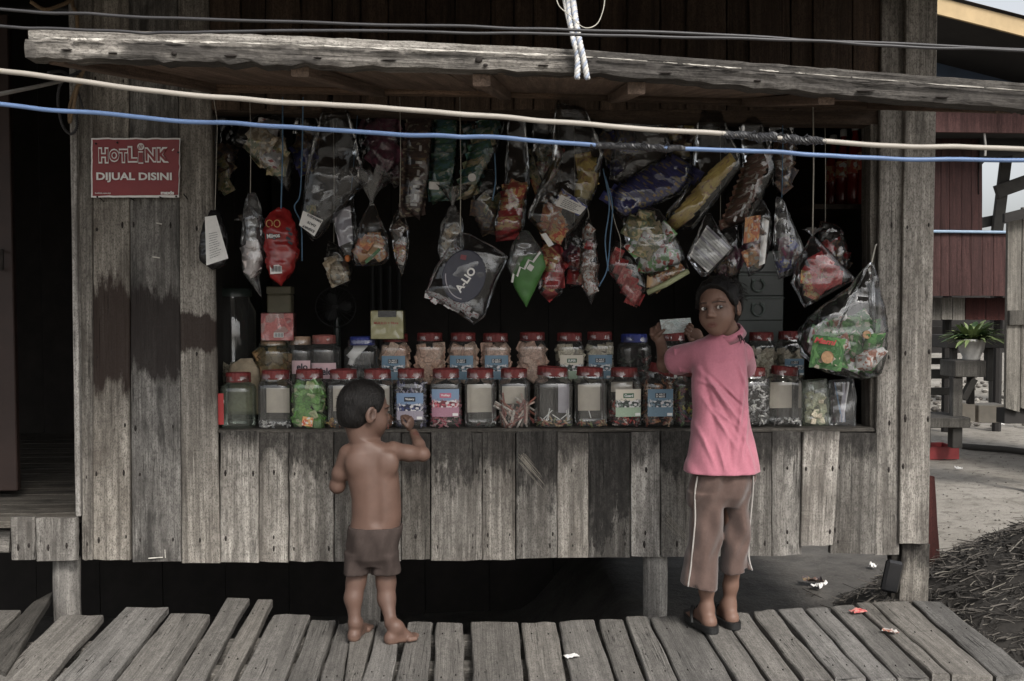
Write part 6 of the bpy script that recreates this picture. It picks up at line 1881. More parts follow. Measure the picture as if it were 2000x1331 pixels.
# ------------------------------------------------------------------ the girl in the pink shirt
def build_girl():
    DY = -.08                                     # she stands this much nearer than the first estimate
    W = lambda px, py, Y: at(px, py, Y + DY)
    rp = lambda rows, Yc: rows_px([(r[0], r[1], r[2], r[3], (r[4] if len(r) > 4 else Yc) + DY) for r in rows], Yc)
    base = gz(1402, 1222, BW)
    t = empty('person', base, 'girl in a pink polo shirt and brown cropped trousers looking back over her shoulder', 'person')
    skin = mat_skin('brown_skin', (.150, .087, .064))
    hd = Head(W(1404, 600, -.265), (-.60, -.795, -.05), roll=.10, scale=.965)
    c = hd.C
    heelL, toeL, heelR, toeR = gz(1386, 1219, .327), gz(1352, 1193, .327), gz(1429, 1211, .327), gz(1400, 1189, .327)
    fz = [(c.z - .12, c.z + .12, .0024)]
    F = Field([axis(W(1262, 650, 0).x, W(1500, 650, 0).x, .005, [(c.x - .10, c.x + .085, .0024), (W(1268, 650, .03).x, W(1306, 650, .03).x, .003)]),
               axis(-.56, .04, .005, [(c.y - .10, c.y + .08, .0024), (-.08, -.01, .003)]), axis(.295, 1.62, .005, fz)])
    hd.build(F)
    nk = W(1424, 663, -.225)
    F.cap(hd.w(0, -.028, -.06), nk, .040, .046, .02)
    # trunk (under the clothes), arms, legs, feet
    F.loft(rp([(660, 1398, 1442, .04, -.22), (680, 1366, 1452, .055, -.22), (720, 1356, 1455, .07, -.23), (800, 1360, 1452, .07, -.26), (880, 1358, 1456, .075, -.28), (960, 1360, 1456, .07, -.285)], -.25), .02)
    shL, elL, wrL = W(1366, 688, -.20), W(1299, 712, -.045), W(1291, 672, .030)
    F.chain([shL, elL, wrL], [.038, .029, .0185], .012); F.ell(elL, (.028, .028, .028), .01)
    pl = W(1284, 654, .040)
    F.cap(wrL, pl, .018, .02, .01)
    hand(F, pl, (.55, .05, .75), (.75, 0, -.5), (.25, .9, 0), .95, .8, .2)
    F.chain([W(1280, 660, .028), W(1288, 652, .014), W(1297, 645, .010)], [.009, .0075, .006], .004)
    shR, elR, wrR = W(1450, 690, -.19), W(1446, 745, -.03), W(1366, 662, .025)
    F.chain([shR, elR, wrR], [.036, .029, .018], .012)
    hand(F, W(1356, 652, .028), (-.7, -.1, .5), (.4, 0, .9), (-.2, -.9, 0), .9, .8, .2)
    for hip, knee, ankle, heel, toe in ((W(1382, 960, -.285), W(1377, 1062, -.310), None, heelL, toeL), (W(1436, 960, -.275), W(1434, 1050, -.288), None, heelR, toeR)):
        d = (toe - heel).normalized()
        ank = heel + d * .022 + V((0, 0, .050))
        F.chain([hip, knee], [.046, .034], .02)
        cf = knee.lerp(ank, .32) - d * .012
        F.chain([knee, cf, knee.lerp(ank, .72), ank], [.033, .031, .0245, .0205], .02)
        F.cap(ank, heel + d * .012 + V((0, 0, .014)), .0225, .024, .02); F.ell(heel + V((0, 0, .010)), (.023, .024, .023), .012)
        mid = heel.lerp(toe, .62) + V((0, 0, .002))
        F.cap(ank + d * .02 - V((0, 0, .012)), mid, .026, .021, .022); F.cap(heel + V((0, 0, .0)), mid, .022, .022, .015)
        sd = d.cross(V((0, 0, 1)))
        for i in range(5): F.cap(mid + sd * (i - 2) * .013, toe + sd * (i - 2) * .0125 - d * abs(i - 1.2) * .008 + V((0, 0, -.008)), .011, .0085, .005)
    grown('body', F, skin, t, lambda P: hd.tint(P))
    hd.eyes(t, (-.16, -1, .02))
    hd.hair('hair', t, .015, [(0, -.092, .052, .048), (.012, -.112, .030, .038), (-.010, -.104, .070, .032), (.015, -.090, -.005, .036)], .0062)
    R_ = random.Random(8)
    mb = MB()
    for k in range(260):                          # flyaway strands round the bun and hairline
        a, e_ = R_.uniform(-2.7, 2.7), R_.uniform(-.1, 1.3)
        y0 = -math.cos(a); d = V((math.sin(a) * math.cos(e_), y0 * math.cos(e_), math.sin(e_)))
        if d.y > .35 and d.z < .75: continue
        p = hd.w(d.x * .081, -.012 + d.y * .098, .024 + d.z * .088)
        q = p + (hd.l * R_.uniform(-.02, .02) - hd.f * R_.uniform(.0, .03) + hd.u * R_.uniform(-.012, .016))
        r = q + (hd.l * R_.uniform(-.02, .02) - hd.f * R_.uniform(-.01, .02) + hd.u * R_.uniform(-.02, .014))
        mb.tube(curve_pts([p, q, r], 4), [.0012] * 8 + [.0003], 3, caps=False)
    for k in range(9):                            # tail on the nape
        p = hd.w(R_.uniform(-.0, .04), -.085, -.05); q = W(1443 + R_.uniform(-4, 4), 655, -.285); r = W(1452 + R_.uniform(-5, 6), 668 + R_.uniform(-3, 6), -.29)
        mb.tube(curve_pts([p, q, r], 5), .0008, 4, caps=False)
    for k in range(10):                           # side lock before the ear
        q_ = R_.uniform(-.006, .006)
        mb.tube(curve_pts([hd.w(-.070, .028 + q_, .035), hd.w(-.074, .018 + q_, .005), hd.w(-.070, .016 + q_, -.022 - R_.random() * .015)], 5), .0011, 3, caps=False)
        mb.tube(curve_pts([hd.w(.070, .028 + q_, .035), hd.w(.074, .018 + q_, .005), hd.w(.070, .016 + q_, -.022 - R_.random() * .015)], 5), .0011, 3, caps=False)
    mb.build('loose_hair', M['hair'], t)
    # shirt
    pink = mat_cloth('pink_jersey', (.40, .148, .192), 1200, .14, .95, .25)
    def folds(X, Y, Z):
        a = W(1362, 760, -.3); s = 0
        x = X - a.x; z = Z - a.z
        def ridge(x0, z0, x1, z1, w, h):
            d = math.hypot(x1 - x0, z1 - z0); ux, uz = (x1 - x0) / d, (z1 - z0) / d
            u = np.clip(((x - x0) * ux + (z - z0) * uz) / d, 0, 1)
            dist = np.sqrt((x - x0 - ux * u * d) ** 2 + (z - z0 - uz * u * d) ** 2)
            return 1.55 * h * np.exp(-(dist / w) ** 2) * np.sin(np.pi * np.clip(u * .9 + .05, 0, 1))
        for a_ in ((.0, .08, .16, -.14, .008, .008), (.015, .06, .15, -.19, .006, -.005), (.01, -.02, .12, -.20, .007, .007), (.03, .06, .17, -.08, .006, -.006), (.17, .05, .12, -.20, .007, .007),
                   (.02, .10, .06, -.18, .009, -.006), (.18, -.06, .13, -.26, .008, .006), (-.01, -.12, .05, -.28, .008, .006), (.10, -.10, .10, -.30, .008, -.006), (.15, -.16, .19, -.30, .009, .007),
                   (.06, .10, .17, .12, .007, .004), (.0, .03, .09, .0, .006, .005), (.04, -.06, .13, -.13, .005, .004), (.08, .02, .15, -.05, .005, .004), (.05, -.16, .08, -.29, .006, .005), (.14, .10, .18, -.02, .006, .005)):
            s = s + ridge(*a_)
        return s - .005 + .0025 * np.sin(X * 95 + np.sin(Z * 22) * 1.5 + Z * 12) * np.clip((1.30 - Z) / .3, 0, 1)
    F = Field([axis(W(1290, 700, -.2).x, W(1500, 700, -.2).x, .0042), axis(-.54, -.08, .0042), axis(W(1400, 935, -.28).z, W(1400, 635, -.28).z, .0042)])
    RW = rp([(644, 1406, 1440, .040, -.235), (652, 1384, 1448, .054, -.23), (665, 1364, 1457, .064, -.225), (700, 1352, 1460, .076, -.23), (740, 1349, 1461, .084, -.24),
                  (800, 1350, 1464, .088, -.26), (850, 1346, 1471, .096, -.275), (893, 1339, 1480, .104, -.287), (921, 1334, 1485, .110, -.290)], -.25)
    F.loft(RW, .0, fold=folds, pw=2.35, tilt=(.0, 0))
    F.cap(W(1366, 692, -.205), W(1325, 704, -.125), .050, .056, .02); F.cap(W(1449, 692, -.20), W(1452, 716, -.10), .042, .047, .02)
    for k in range(4): F.cap(W(1316 + 8 * k, 680 + 3 * k, -.175), W(1330 + 7 * k, 728, -.18), .004, .003, .008)
    for k in range(2): F.cap(W(1460, 690 + 16 * k, -.20), W(1455, 702 + 16 * k, -.24), .004, .003, .008)
    dl = (W(1325, 704, -.125) - W(1366, 692, -.205)).normalized()
    F.cap(W(1325, 704, -.125) + dl * .06, W(1325, 704, -.125) + dl * .035, .055, .045, .006, 's')
    F.cap(hd.w(0, -.028, -.05), nk, .046, .050, .004, 's')
    F.loft([(z - .0, cx, cy, rx - .024, ry - .024) for z, cx, cy, rx, ry in [(RW[-1][0] + .014, *RW[-1][1:]), (RW[-1][0] - .01, *RW[-1][1:])]], .004, 's')
    so = grown('shirt', F, pink, t, None, 1)
    # folded collar
    mb = MB()
    ax = (hd.w(0, -.028, -.06) - nk).normalized(); a_ = ax.orthogonal().normalized(); b_ = ax.cross(a_)
    ring = []
    for k in range(33):
        an = k * math.pi / 16
        dd = a_ * math.cos(an) + b_ * math.sin(an)
        ring.append((nk + ax * .020 + dd * .054, nk + ax * .036 + dd * .052, nk + ax * .038 + dd * .056, nk + ax * .006 + dd * .066))
    vs = [p for r in ring for p in r]; fs = [(k * 4 + j, k * 4 + 4 + j, k * 4 + 4 + (j + 1) % 4, k * 4 + (j + 1) % 4) for k in range(32) for j in range(4)]
    mb.add(vs, fs); mb.build('collar', pink, so, smooth=True)
    # cropped trousers
    vel = mat_cloth('brown_velour', (.100, .067, .057), 700, .3, .9, .25, blot=(.05, .038, .034))
    def pf(X, Y, Z): return .0045 * np.sin(X * 70 + Z * 14 + np.sin(Z * 19)) + .0045 * np.sin(X * 41 - Z * 33 + 1 + 1.4 * np.sin(Z * 11)) + .0025 * np.sin(X * 130 - Z * 41 + np.sin(Z * 37)) + .0015 * np.sin(Z * 62 + X * 30) * np.exp(-((Z - .55) / .07) ** 2)
    F = Field([axis(W(1325, 1000, -.3).x, W(1485, 1000, -.3).x, .004), axis(-.50, -.24, .004), axis(W(1380, 1165, -.3).z, W(1400, 895, -.3).z, .004)])
    F.loft(rp([(900, 1352, 1466, .082, -.283), (935, 1347, 1471, .086, -.285), (965, 1347, 1468, .082, -.287), (985, 1350, 1465, .066, -.287)], -.285), .0, fold=pf)
    LR = rp([(960, 1347, 1412, .074, -.29), (1010, 1348, 1413, .068, -.300), (1060, 1344, 1409, .064, -.312), (1100, 1340, 1405, .064, -.320), (1145, 1334, 1401, .066, -.327)], -.3)
    RR = rp([(960, 1416, 1466, .072, -.278), (1010, 1414, 1462, .066, -.283), (1060, 1412, 1459, .062, -.290), (1088, 1412, 1460, .062, -.294), (1113, 1412, 1466, .064, -.297)], -.27)
    F.loft(LR, .012, fold=pf, tilt=(-.16, LR[-1][1])); F.loft(RR, .012, fold=pf, tilt=(.12, RR[-1][1]))
    for R_w in (LR, RR): F.loft([(R_w[-1][0] + .014, R_w[-1][1], R_w[-1][2], R_w[-1][3] - .013, R_w[-1][4] - .013), (R_w[-1][0] - .02, R_w[-1][1], R_w[-1][2], R_w[-1][3] - .013, R_w[-1][4] - .013)], .003, 's')
    tr = grown('trousers', F, vel, t, None, 1)
    wh = mat_cloth('white_piping', (.33, .31, .29), 700, .1)
    for R_w, sgn in ((LR, -1), (RR, 1)):
        mb = MB(); pts = []
        for z, cx, cy, rx, ry in [rp([(925, 1346, 1472, .086, -.285)], -.285)[0]] + R_w:
            an = .62; pts.append(V((cx + sgn * rx * math.cos(an) ** .87 * 1.0 + sgn * .002, cy - ry * math.sin(an) ** .87 - .002, z)))
        pts[-1].z += .010 if sgn < 0 else .008
        mb.tube(curve_pts(pts, 6), .0030, 6); mb.build('side_stripe', wh, tr, smooth=True)
    # rubber sandals
    rub = mat_plain('black_rubber', (.012, .012, .012), .6, .3, 40)
    for heel, toe in ((heelL, toeL), (heelR, toeR)):
        d = (toe - heel); d.z = 0; d.normalize(); sd = d.cross(V((0, 0, 1)))
        a = V((heel.x, heel.y, BW)) - d * .042; b = V((toe.x, toe.y, BW)) + d * .030
        L_ = (b - a).length; vs, fs = [], []
        n_ = 36
        for zz, g_ in ((.003, .97), (.008, 1.0), (.022, 1.0), (.026, .96)):
            for k in range(n_):
                an = 2 * math.pi * k / n_; u = .5 - .5 * math.cos(an)
                wd = .036 + .010 * math.sin(min(1, max(0, (u - .35) / .5)) * math.pi * .75)
                cx_ = math.cos(an); p = a + d * (L_ / 2 - cx_ * L_ / 2 * (abs(cx_) ** -.12 if abs(cx_) > .05 else 1)) + sd * math.copysign(abs(math.sin(an)) ** .7, math.sin(an)) * wd * g_
                vs.append(p + V((0, 0, zz)))
        for i in range(3):
            for k in range(n_): fs.append((i * n_ + k, i * n_ + (k + 1) % n_, (i + 1) * n_ + (k + 1) % n_, (i + 1) * n_ + k))
        fs += [tuple(range(n_ - 1, -1, -1)), tuple(3 * n_ + k for k in range(n_))]
        mb = MB(); mb.add(vs, fs); s_ = mb.build('sandal', rub, t)
        f0 = a + d * L_ * .78 + V((0, 0, .028)); top = a + d * L_ * .62 + V((0, 0, .062))
        for q in (-1, 1):
            mb = MB(); mb.tube(curve_pts([f0 + V((0, 0, -.004)), f0.lerp(top, .5) + sd * q * .014 + V((0, 0, .012)), a + d * L_ * .52 + sd * q * .036 + V((0, 0, .040)), a + d * L_ * .42 + sd * q * .043 + V((0, 0, .016))], 6), .0062, 8); mb.build('strap', rub, s_, smooth=True)
    # banknote
    nb = empty('banknote', W(1320, 638, .012), 'crumpled pale banknote held up in the girl\'s hand', 'banknote')
    note = mat_print('banknote_print', (.44, .48, .46), (.36, .41, .40), (.55, .57, .54), .85, 11, (.06, .10, .11), .7)
    sheet(nb, 'note', [(1289, 625), (1349, 621), (1352, 648), (1294, 653)], .022 + DY, note, .010, 3)
build_girl()

# ------------------------------------------------------------------ the small child at the sill
def build_child():
    heelL, toeL = gz(691, 1241, BW + .022), gz(717, 1219, BW + .018)
    heelR, toeR = gz(762, 1246, BW + .022), gz(812, 1240, BW + .018)
    base = (gz(725, 1243, BW))
    t = empty('person', base, 'small bare-backed child in brown shorts peering at the sweets with one fist raised', 'person')
    skin = mat_skin('warm_brown_skin', (.104, .061, .046))
    YC = -.43
    hd = Head(W(713, 803, -.42), (.86, .50, -.14), roll=-.02, scale=.985)
    c = hd.C
    hp = W(801, 829, -.25)
    F = Field([axis(W(635, 900, YC).x, W(850, 900, YC).x, .005, [(c.x - .02, c.x + .105, .0026), (hp.x - .04, hp.x + .04, .003), (heelR.x, toeR.x + .03, .003)]),
               axis(-.60, -.10, .005, [(c.y - .09, c.y + .09, .0026), (hp.y - .05, hp.y + .05, .003)]),
               axis(BW - .004, 1.36, .005, [(c.z - .11, c.z + .03, .0026), (hp.z - .045, hp.z + .045, .003), (BW - .004, BW + .05, .003)])])
    hd.build(F, True)
    F.cap(hd.w(0, -.025, -.055), W(712, 876, YC), .040, .044, .025)
    F.loft(rows_px([(862, 702, 742, .040), (870, 686, 760, .048), (882, 674, 773, .056), (905, 672, 776, .062), (940, 680, 780, .066), (975, 687, 783, .068), (1010, 687, 784, .070), (1035, 683, 780, .072), (1060, 681, 777, .072), (1085, 683, 774, .066), (1098, 692, 768, .05)], YC), .02, pw=2.2)
    F.cap(W(733, 890, YC - .073), W(736, 1020, YC - .080), .011, .013, .024, 's')
    for x in (694, 762): F.ell(W(x, 905, YC - .040), (.027, .018, .034), .03)
    # left arm down, forearm resting forward on the sill
    F.chain([W(680, 886, YC), W(664, 925, YC + .01), W(659, 948, YC + .03), W(668, 915, YC + .16)], [.032, .0255, .0235, .017], .015)
    F.ell(W(659, 950, YC + .025), (.025, .028, .025), .012)
    hand(F, W(672, 905, YC + .19), (.1, .9, .2), (1, 0, 0), (0, .1, -1), .78, .5)
    # right arm out, fist up
    el = W(826, 888, YC + .055)
    F.chain([W(768, 880, YC + .005), W(800, 886, YC + .03), el], [.032, .0255, .0225], .020); F.ell(el, (.0225, .022, .022), .010)
    wr = W(808, 846, -.285)
    F.chain([el, el.lerp(wr, .45), wr], [.0220, .0205, .0155], .012)
    hand(F, hp, (-.15, .35, .9), (.45, .5, -.1), (-.75, .55, .1), .80, 1.15)
    for hip, knee, calf, ank, heel, toe in ((W(706, 1080, YC), W(695, 1138, YC - .005), W(690, 1168, YC - .018), W(693, 1218, YC - .035), heelL, toeL),
                                            (W(750, 1080, YC), W(754, 1138, YC), W(755, 1170, YC - .012), W(764, 1218, YC - .055), heelR, toeR)):
        F.chain([hip, knee, calf, ank], [.044, .031, .0285, .0185], .020)
        d = (toe - heel).normalized(); sd = d.cross(V((0, 0, 1)))
        ank2 = heel + d * .018 + V((0, 0, .038))
        F.cap(ank, ank2, .0205, .0215, .014); F.ell(heel + V((0, 0, .000)), (.0195, .0195, .0205), .010); F.cap(ank2, heel + d * .010, .0215, .019, .012)
        mid = heel.lerp(toe, .68) - V((0, 0, .003))
        F.cap(ank2 + d * .012 - V((0, 0, .010)), mid, .021, .016, .018); F.cap(heel - V((0, 0, .004)), mid - V((0, 0, .002)), .018, .016, .012)
        for i in range(5): F.cap(mid + sd * (i - 2) * .0095 - V((0, 0, .003)), toe + d * (.010 - abs(i - .8) * .006) + sd * (i - 2) * .0105 - V((0, 0, .006)), .0105, .0078, .004)
    def tint(P):
        cc = hd.tint(P)
        soles = np.clip((BW + .022 - P[:, 2]) / .012, 0, 1)[:, None]
        return cc * (1 + soles * np.array([.55, .6, .6]))
    grown('body', F, skin, t, tint)
    hd.eyes(t, (.8, .55, -.05))
    ho = hd.hair('hair', t, .007, None, .0022, (.050, .066), (.86, -.5), low=-.062)
    R_ = random.Random(12); mb = MB()
    for k in range(500):                          # cropped fuzz
        a, e_ = R_.uniform(0, 6.28), R_.uniform(-.5, 1.5)
        d = V((math.sin(a) * math.cos(e_), math.cos(a) * math.cos(e_), math.sin(e_)))
        p = (d.x * .075, -.012 + d.y * .092, .024 + d.z * .084)
        if .86 * (p[1] - .05) - .5 * (p[2] - .066) > -.004: continue
        w0 = hd.w(*p); q = w0 + (hd.l * d.x + hd.f * d.y + hd.u * d.z) * .006 - hd.u * .003 + hd.f * R_.uniform(-.003, .003)
        mb.tube([w0, q], [.0010, .0003], 3, caps=False)
    mb.build('hair_fuzz', M['hair'], ho)
    # shorts
    cl = mat_cloth('brown_cotton', (.050, .038, .034), 900, .25, sheen=0)
    F = Field([axis(W(670, 1050, YC).x, W(790, 1050, YC).x, .004), axis(YC - .11, YC + .11, .004), axis(W(720, 1128, YC).z, W(720, 1015, YC).z, .004)])
    ff = lambda X, Y, Z: .003 * np.sin(X * 80 + Z * 30) + .002 * np.sin(X * 140 - Z * 40)
    F.loft(rows_px([(1026, 681, 784, .078), (1036, 678, 784, .082), (1060, 676, 781, .082), (1085, 677, 779, .078), (1100, 686, 772, .06)], YC), .0, fold=ff)
    F.loft(rows_px([(1078, 676, 727, .066), (1118, 670, 724, .060, YC - .004)], YC), .012, fold=ff, tilt=(0, 0)); F.loft(rows_px([(1078, 729, 780, .066), (1118, 728, 782, .060)], YC), .012, fold=ff)
    grown('shorts', F, cl, t, None, 1)
build_child()
# ================================================================== sign, cables, ropes
def mat_sign():
    return mat_plain('red_enamel', (.20, .018, .021), .5, .22, 8, spec=.5)
SY = -.006
t = empty('metal_sign', at(265, 330, -.02), 'creased red tin sign reading HOTLINK DIJUAL DISINI nailed to the boards', 'sign')
def signplate(name, quad, Y, mat, seed, parent, amp=.004):
    P = [at(x, y, Y) for x, y in quad]
    n_ = 16; vs, fs = [], []
    for s in (0, .0015):
        for j in range(n_ + 1):
            for i in range(n_ + 1):
                u, v = i / n_, j / n_
                p = P[0].lerp(P[1], u).lerp(P[3].lerp(P[2], u), v)
                d = amp * mnoise.noise(V((u * 3, v * 3, seed)))
                e = 0.003 * mnoise.noise(V((u * 9, v * 9, 4))) if (i in (0, n_) or j in (0, n_)) else 0
                vs.append(p + V((e, s + d, e)))
    m = (n_ + 1) ** 2
    for s in (0, 1):
        for j in range(n_):
            for i in range(n_):
                a = s * m + j * (n_ + 1) + i
                q = (a, a + n_ + 1, a + n_ + 2, a + 1); fs.append(q if s == 0 else q[::-1])
    po = pworld(parent)
    return mobj(name, [v - po for v in vs], fs, mat, parent, smooth=True)
signplate('border', [(178, 270), (352, 270), (350, 386), (178, 386)], -.032, M['white'], 1, t)
pl = signplate('panel', [(180.5, 273), (350, 273), (348, 381), (180.5, 383)], -.0345, mat_sign(), 1, t)
S0 = -.0405
M['signred'] = mat_sign()
def outlined(tx, px, py, w, h, dy=0):
    lettering(tx, .05, at(px, py, S0), M['white'], pl, fit=(w, h), offset=.0048)
    lettering(tx, .05, at(px, py, S0 - .0012), M['signred'], pl, fit=(w * .90, h * .80), offset=.0012)
for ch, px, py, w, h in (('H', 202, 304, .037, .060), ('O', 223, 304, .038, .050), ('T', 241, 305, .032, .054), ('L', 259, 302, .036, .062), ('I', 275, 308, .018, .046), ('N', 294, 303, .042, .056), ('K', 318, 303, .044, .058)):
    outlined(ch, px, py, w, h)
mb = MB(); mb.lathe([(.001, 0), (.013, 0), (.013, .001)], (0, 0, 0), 18); o = mb.build('flame_dot', M['white'], pl, rel=False); o.location = at(275, 287, S0) - pworld(pl); o.rotation_euler = (math.pi / 2, 0, 0)
mb = MB()
for k in range(3): mb.tube([at(270 + 3 * k, 291, S0 - .0015), at(273 + 3 * k, 283, S0 - .0015)], .0012, 5)
mb.build('flame_lines', M['signred'], pl)
piece('tick_mark', BOXM, M['white'], pl, at(338, 293, S0), (.010, .001, .004), -.8)
lettering('DIJUAL DISINI', .05, at(262, 347, S0), M['white'], pl, fit=(.279, .037), offset=.0016)
lettering('hotlink.com.my', .02, at(201, 378, S0), M['white'], pl, fit=(.058, .0075), offset=.0002)
lettering('maxis', .02, at(327, 377, S0), M['white'], pl, fit=(.049, .0135), offset=.0009)
for (x, y) in ((187, 281), (229, 279), (348, 298), (190, 385), (344, 384)):
    mb = MB(); mb.ball(at(x, y, S0), (.004, .003, .004)); mb.build('nail', M['nail'], t, smooth=True)
for k, (x, y, x2, y2) in enumerate(((191, 384, 203, 394), (251, 384, 263, 393), (303, 380, 318, 388), (359, 380, 366, 389))):
    mb = MB(); mb.tube([at(x, y, .0), at(x2, y2, -.05)], [.002, .0022], 6); o = mb.build('bent_nail', M['nail'], None)
    tag(o, ('bent nail under the left corner of the red sign', 'bent nail under the middle of the red sign', 'bent nail by the printed maker name of the red sign', 'bent nail in the board right of the red sign')[k], 'nail', 'bent nails round the sign')

def mat_cable(name, col, rough=.45):
    return mat_plain(name, col, rough, .18, 12, spec=.4, bump=.08)
M['cable_white'] = mat_cable('cream_cable', (.30, .275, .24)); M['cable_blue'] = mat_cable('blue_cable', (.11, .175, .32))
M['cable_black'] = mat_cable('black_cable', (.035, .034, .036)); M['tape'] = mat_plain('black_tape', (.018, .018, .02), .4, .3, 60, spec=.5)
M['cable_grey'] = mat_cable('grey_cable', (.28, .27, .25))
def cable(name, label, runs, Y, wpx, mat, tape=None, seed=0):
    """runs: photo points along the cable; the line goes on beyond both sides of the view"""
    pts = curve_pts([at(x, y, Y) for x, y in runs], 10)
    d0 = (pts[0] - pts[1]).normalized(); d1 = (pts[-1] - pts[-2]).normalized()
    pts = [pts[0] + d0 * 2.2 + V((0, 0, .03))] + [pts[0] + d0 * .8] + pts + [pts[-1] + d1 * .8, pts[-1] + d1 * 2.2 + V((0, 0, .02))]
    R_ = random.Random(seed)
    q = []
    for i in range(len(pts) - 1):
        for k in range(3): q.append(pts[i].lerp(pts[i + 1], k / 3))
    q = [p + V((0, mnoise.noise(V((i * .07, seed, 0))) * .004, mnoise.noise(V((i * .06, seed, 5))) * .003)) for i, p in enumerate(q)]
    t = empty(name, pts[len(pts) // 2], label, 'cable')
    mb = MB(); mb.tube(q, wpx / 2 * mpp(Y), 10); mb.build('sheath', M[mat], t, smooth=True)
    if tape:
        (x0, y0, x1, y1) = tape
        a, b_ = at(x0, y0, Y), at(x1, y1, Y)
        n_ = 64; rad, pp = [], []
        for k in range(n_ + 1):
            u = k / n_
            e = min(1, u / .10, (1 - u) / .10)
            rad.append(wpx / 2 * mpp(Y) * (1.12 + (.35 + .55 * abs(mnoise.noise(V((u * 9, seed, 2)))) + .35 * mnoise.noise(V((u * 26, seed, 7)))) * e))
            pp.append(a.lerp(b_, u) + V((0, mnoise.noise(V((u * 8, seed, 3))) * .004, mnoise.noise(V((u * 7, seed, 1))) * .0045 * e)))
        mb = MB(); mb.tube(pp, rad, 9, twist=.35)
        mb.v = [v + V((mnoise.noise(v * 160) * .0012, mnoise.noise(v * 170 + V((5, 0, 0))) * .0015, mnoise.noise(v * 150 + V((0, 7, 0))) * .0016)) for v in mb.v]
        mb.build('tape_wrap', M['tape'], t)
        for k in range(3):
            u = .3 + .25 * k
            p = a.lerp(b_, u); mb = MB()
            mb.tube([p + V((-.006, -.006, .003)), p + V((.002, -.010, .009)), p + V((.008, -.006, .004))], [.001, .0028, .0006], 5); mb.build('tape_tail', M['tape'], t)
    return t
cable('power_cable', 'cream cable spliced with black tape, strung above the blue one',
      [(-20, 136), (120, 154), (300, 178), (500, 197), (700, 208), (900, 223), (1020, 232), (1200, 248), (1410, 262), (1510, 270), (1610, 277), (1760, 286), (1900, 288), (2020, 292)], -1.75, 10.5, 'cable_white', (1408, 262, 1612, 277), 1)
cable('power_cable', 'blue cable with a black taped splice crossing the hatch',
      [(-20, 202), (160, 220), (400, 239), (560, 248), (700, 258), (850, 266), (940, 268), (1150, 283), (1240, 288), (1340, 291), (1500, 297), (1650, 306), (1800, 312), (2020, 313)], -1.70, 9.0, 'cable_blue', (1152, 284, 1338, 291), 2)
cable('black_wire', 'thin black wire strung above the flap, upper of the pair', [(-20, 19), (150, 27), (320, 35), (640, 46), (900, 52), (1120, 59), (1400, 68), (1650, 82), (2020, 97)], -1.60, 6.2, 'cable_black', None, 3)
cable('black_wire', 'thin black wire running along the flap edge, lower of the pair', [(-20, 52), (100, 56), (250, 63), (360, 64), (600, 60), (900, 64), (1100, 67), (1350, 74), (1600, 81), (1800, 93), (2020, 100)], -1.62, 6, 'cable_black', None, 4)
t = empty('slack_cable', at(60, 175, -.5), 'pale grey cable rising to the tangle on the door post', 'cable')
mb = MB(); mb.tube(curve_pts([at(-60, 196, -.9), at(0, 184, -.8), at(60, 172, -.55), at(115, 160, -.2), at(150, 150, -.05)], 8), .0065, 8); mb.build('sheath', M['cable_grey'], t, smooth=True)
# tangle of black cord and brown rope on the door post
M['rope'] = mat_plain('brown_rope', (.20, .14, .085), .95, .3, 150)
def twisted(parent, name, pts, rad, mat, strands=3, pitch=.016):
    P = curve_pts(pts, 14)
    s = [0]
    for i in range(1, len(P)): s.append(s[-1] + (P[i] - P[i - 1]).length)
    n_ = max(8, int(s[-1] / (pitch / 6)))
    n_ = min(n_, 260)
    def ev(d):
        for i in range(1, len(P)):
            if s[i] >= d: return P[i - 1].lerp(P[i], (d - s[i - 1]) / max(1e-6, s[i] - s[i - 1]))
        return P[-1]
    for k in range(strands):
        q = []
        for i in range(n_ + 1):
            d = s[-1] * i / n_; p = ev(d); p2 = ev(min(s[-1], d + .002)); p1 = ev(max(0, d - .002))
            tg = (p2 - p1).normalized() if (p2 - p1).length > 1e-7 else V((0, 0, 1))
            a = tg.cross(V((0, 1, 0))); a = a.normalized() if a.length > 1e-3 else V((1, 0, 0)); b_ = tg.cross(a)
            an = 2 * math.pi * (d / pitch + k / strands)
            q.append(p + (a * math.cos(an) + b_ * math.sin(an)) * rad * .52)
        mb = MB(); mb.tube(q, rad * .58, 6); mb.build(name, mat if not isinstance(mat, list) else mat[k % len(mat)], parent, smooth=True)
t = empty('brown_rope', at(145, 150, -.06), 'brown twisted rope looped and knotted round the door post', 'rope')
Y = -.055
twisted(t, 'strand', [at(140, -30, Y), at(142, 10, Y), at(150, 30, Y - .02), at(152, 90, Y)], .007, M['rope'])
twisted(t, 'strand', [at(60, 4, Y - .1), at(88, 19, Y - .09), at(120, 10, Y - .05), at(138, 2, Y - .02)], .007, M['rope'])
twisted(t, 'strand', [at(168, 128, Y), at(152, 165, Y - .01), at(137, 205, Y), at(136, 240, Y), at(142, 215, Y - .01), at(152, 170, Y - .01), at(158, 140, Y)], .006, M['rope'])
twisted(t, 'strand', [at(150, 150, Y - .02), at(165, 160, Y - .015), at(150, 172, Y - .02), at(143, 220, Y - .015)], .006, M['rope'])
t = empty('looped_rope', at(125, 165, -.06), 'black braided rope drooping in a loop from the door post', 'rope')
twisted(t, 'strand', [at(165, 136, -.05), at(135, 150, -.08), at(118, 165, -.085), at(113, 200, -.085), at(122, 245, -.085), at(138, 262, -.085), at(150, 250, -.08), at(150, 225, -.06)], .0055, M['cable_black'], 2)
mb = MB(); mb.tube(curve_pts([at(95, 142, -.3), at(120, 140, -.12), at(140, 150, -.06), at(160, 137, -.04)], 6), .006, 8); mb.build('cord_end', M['cable_black'], t, smooth=True)
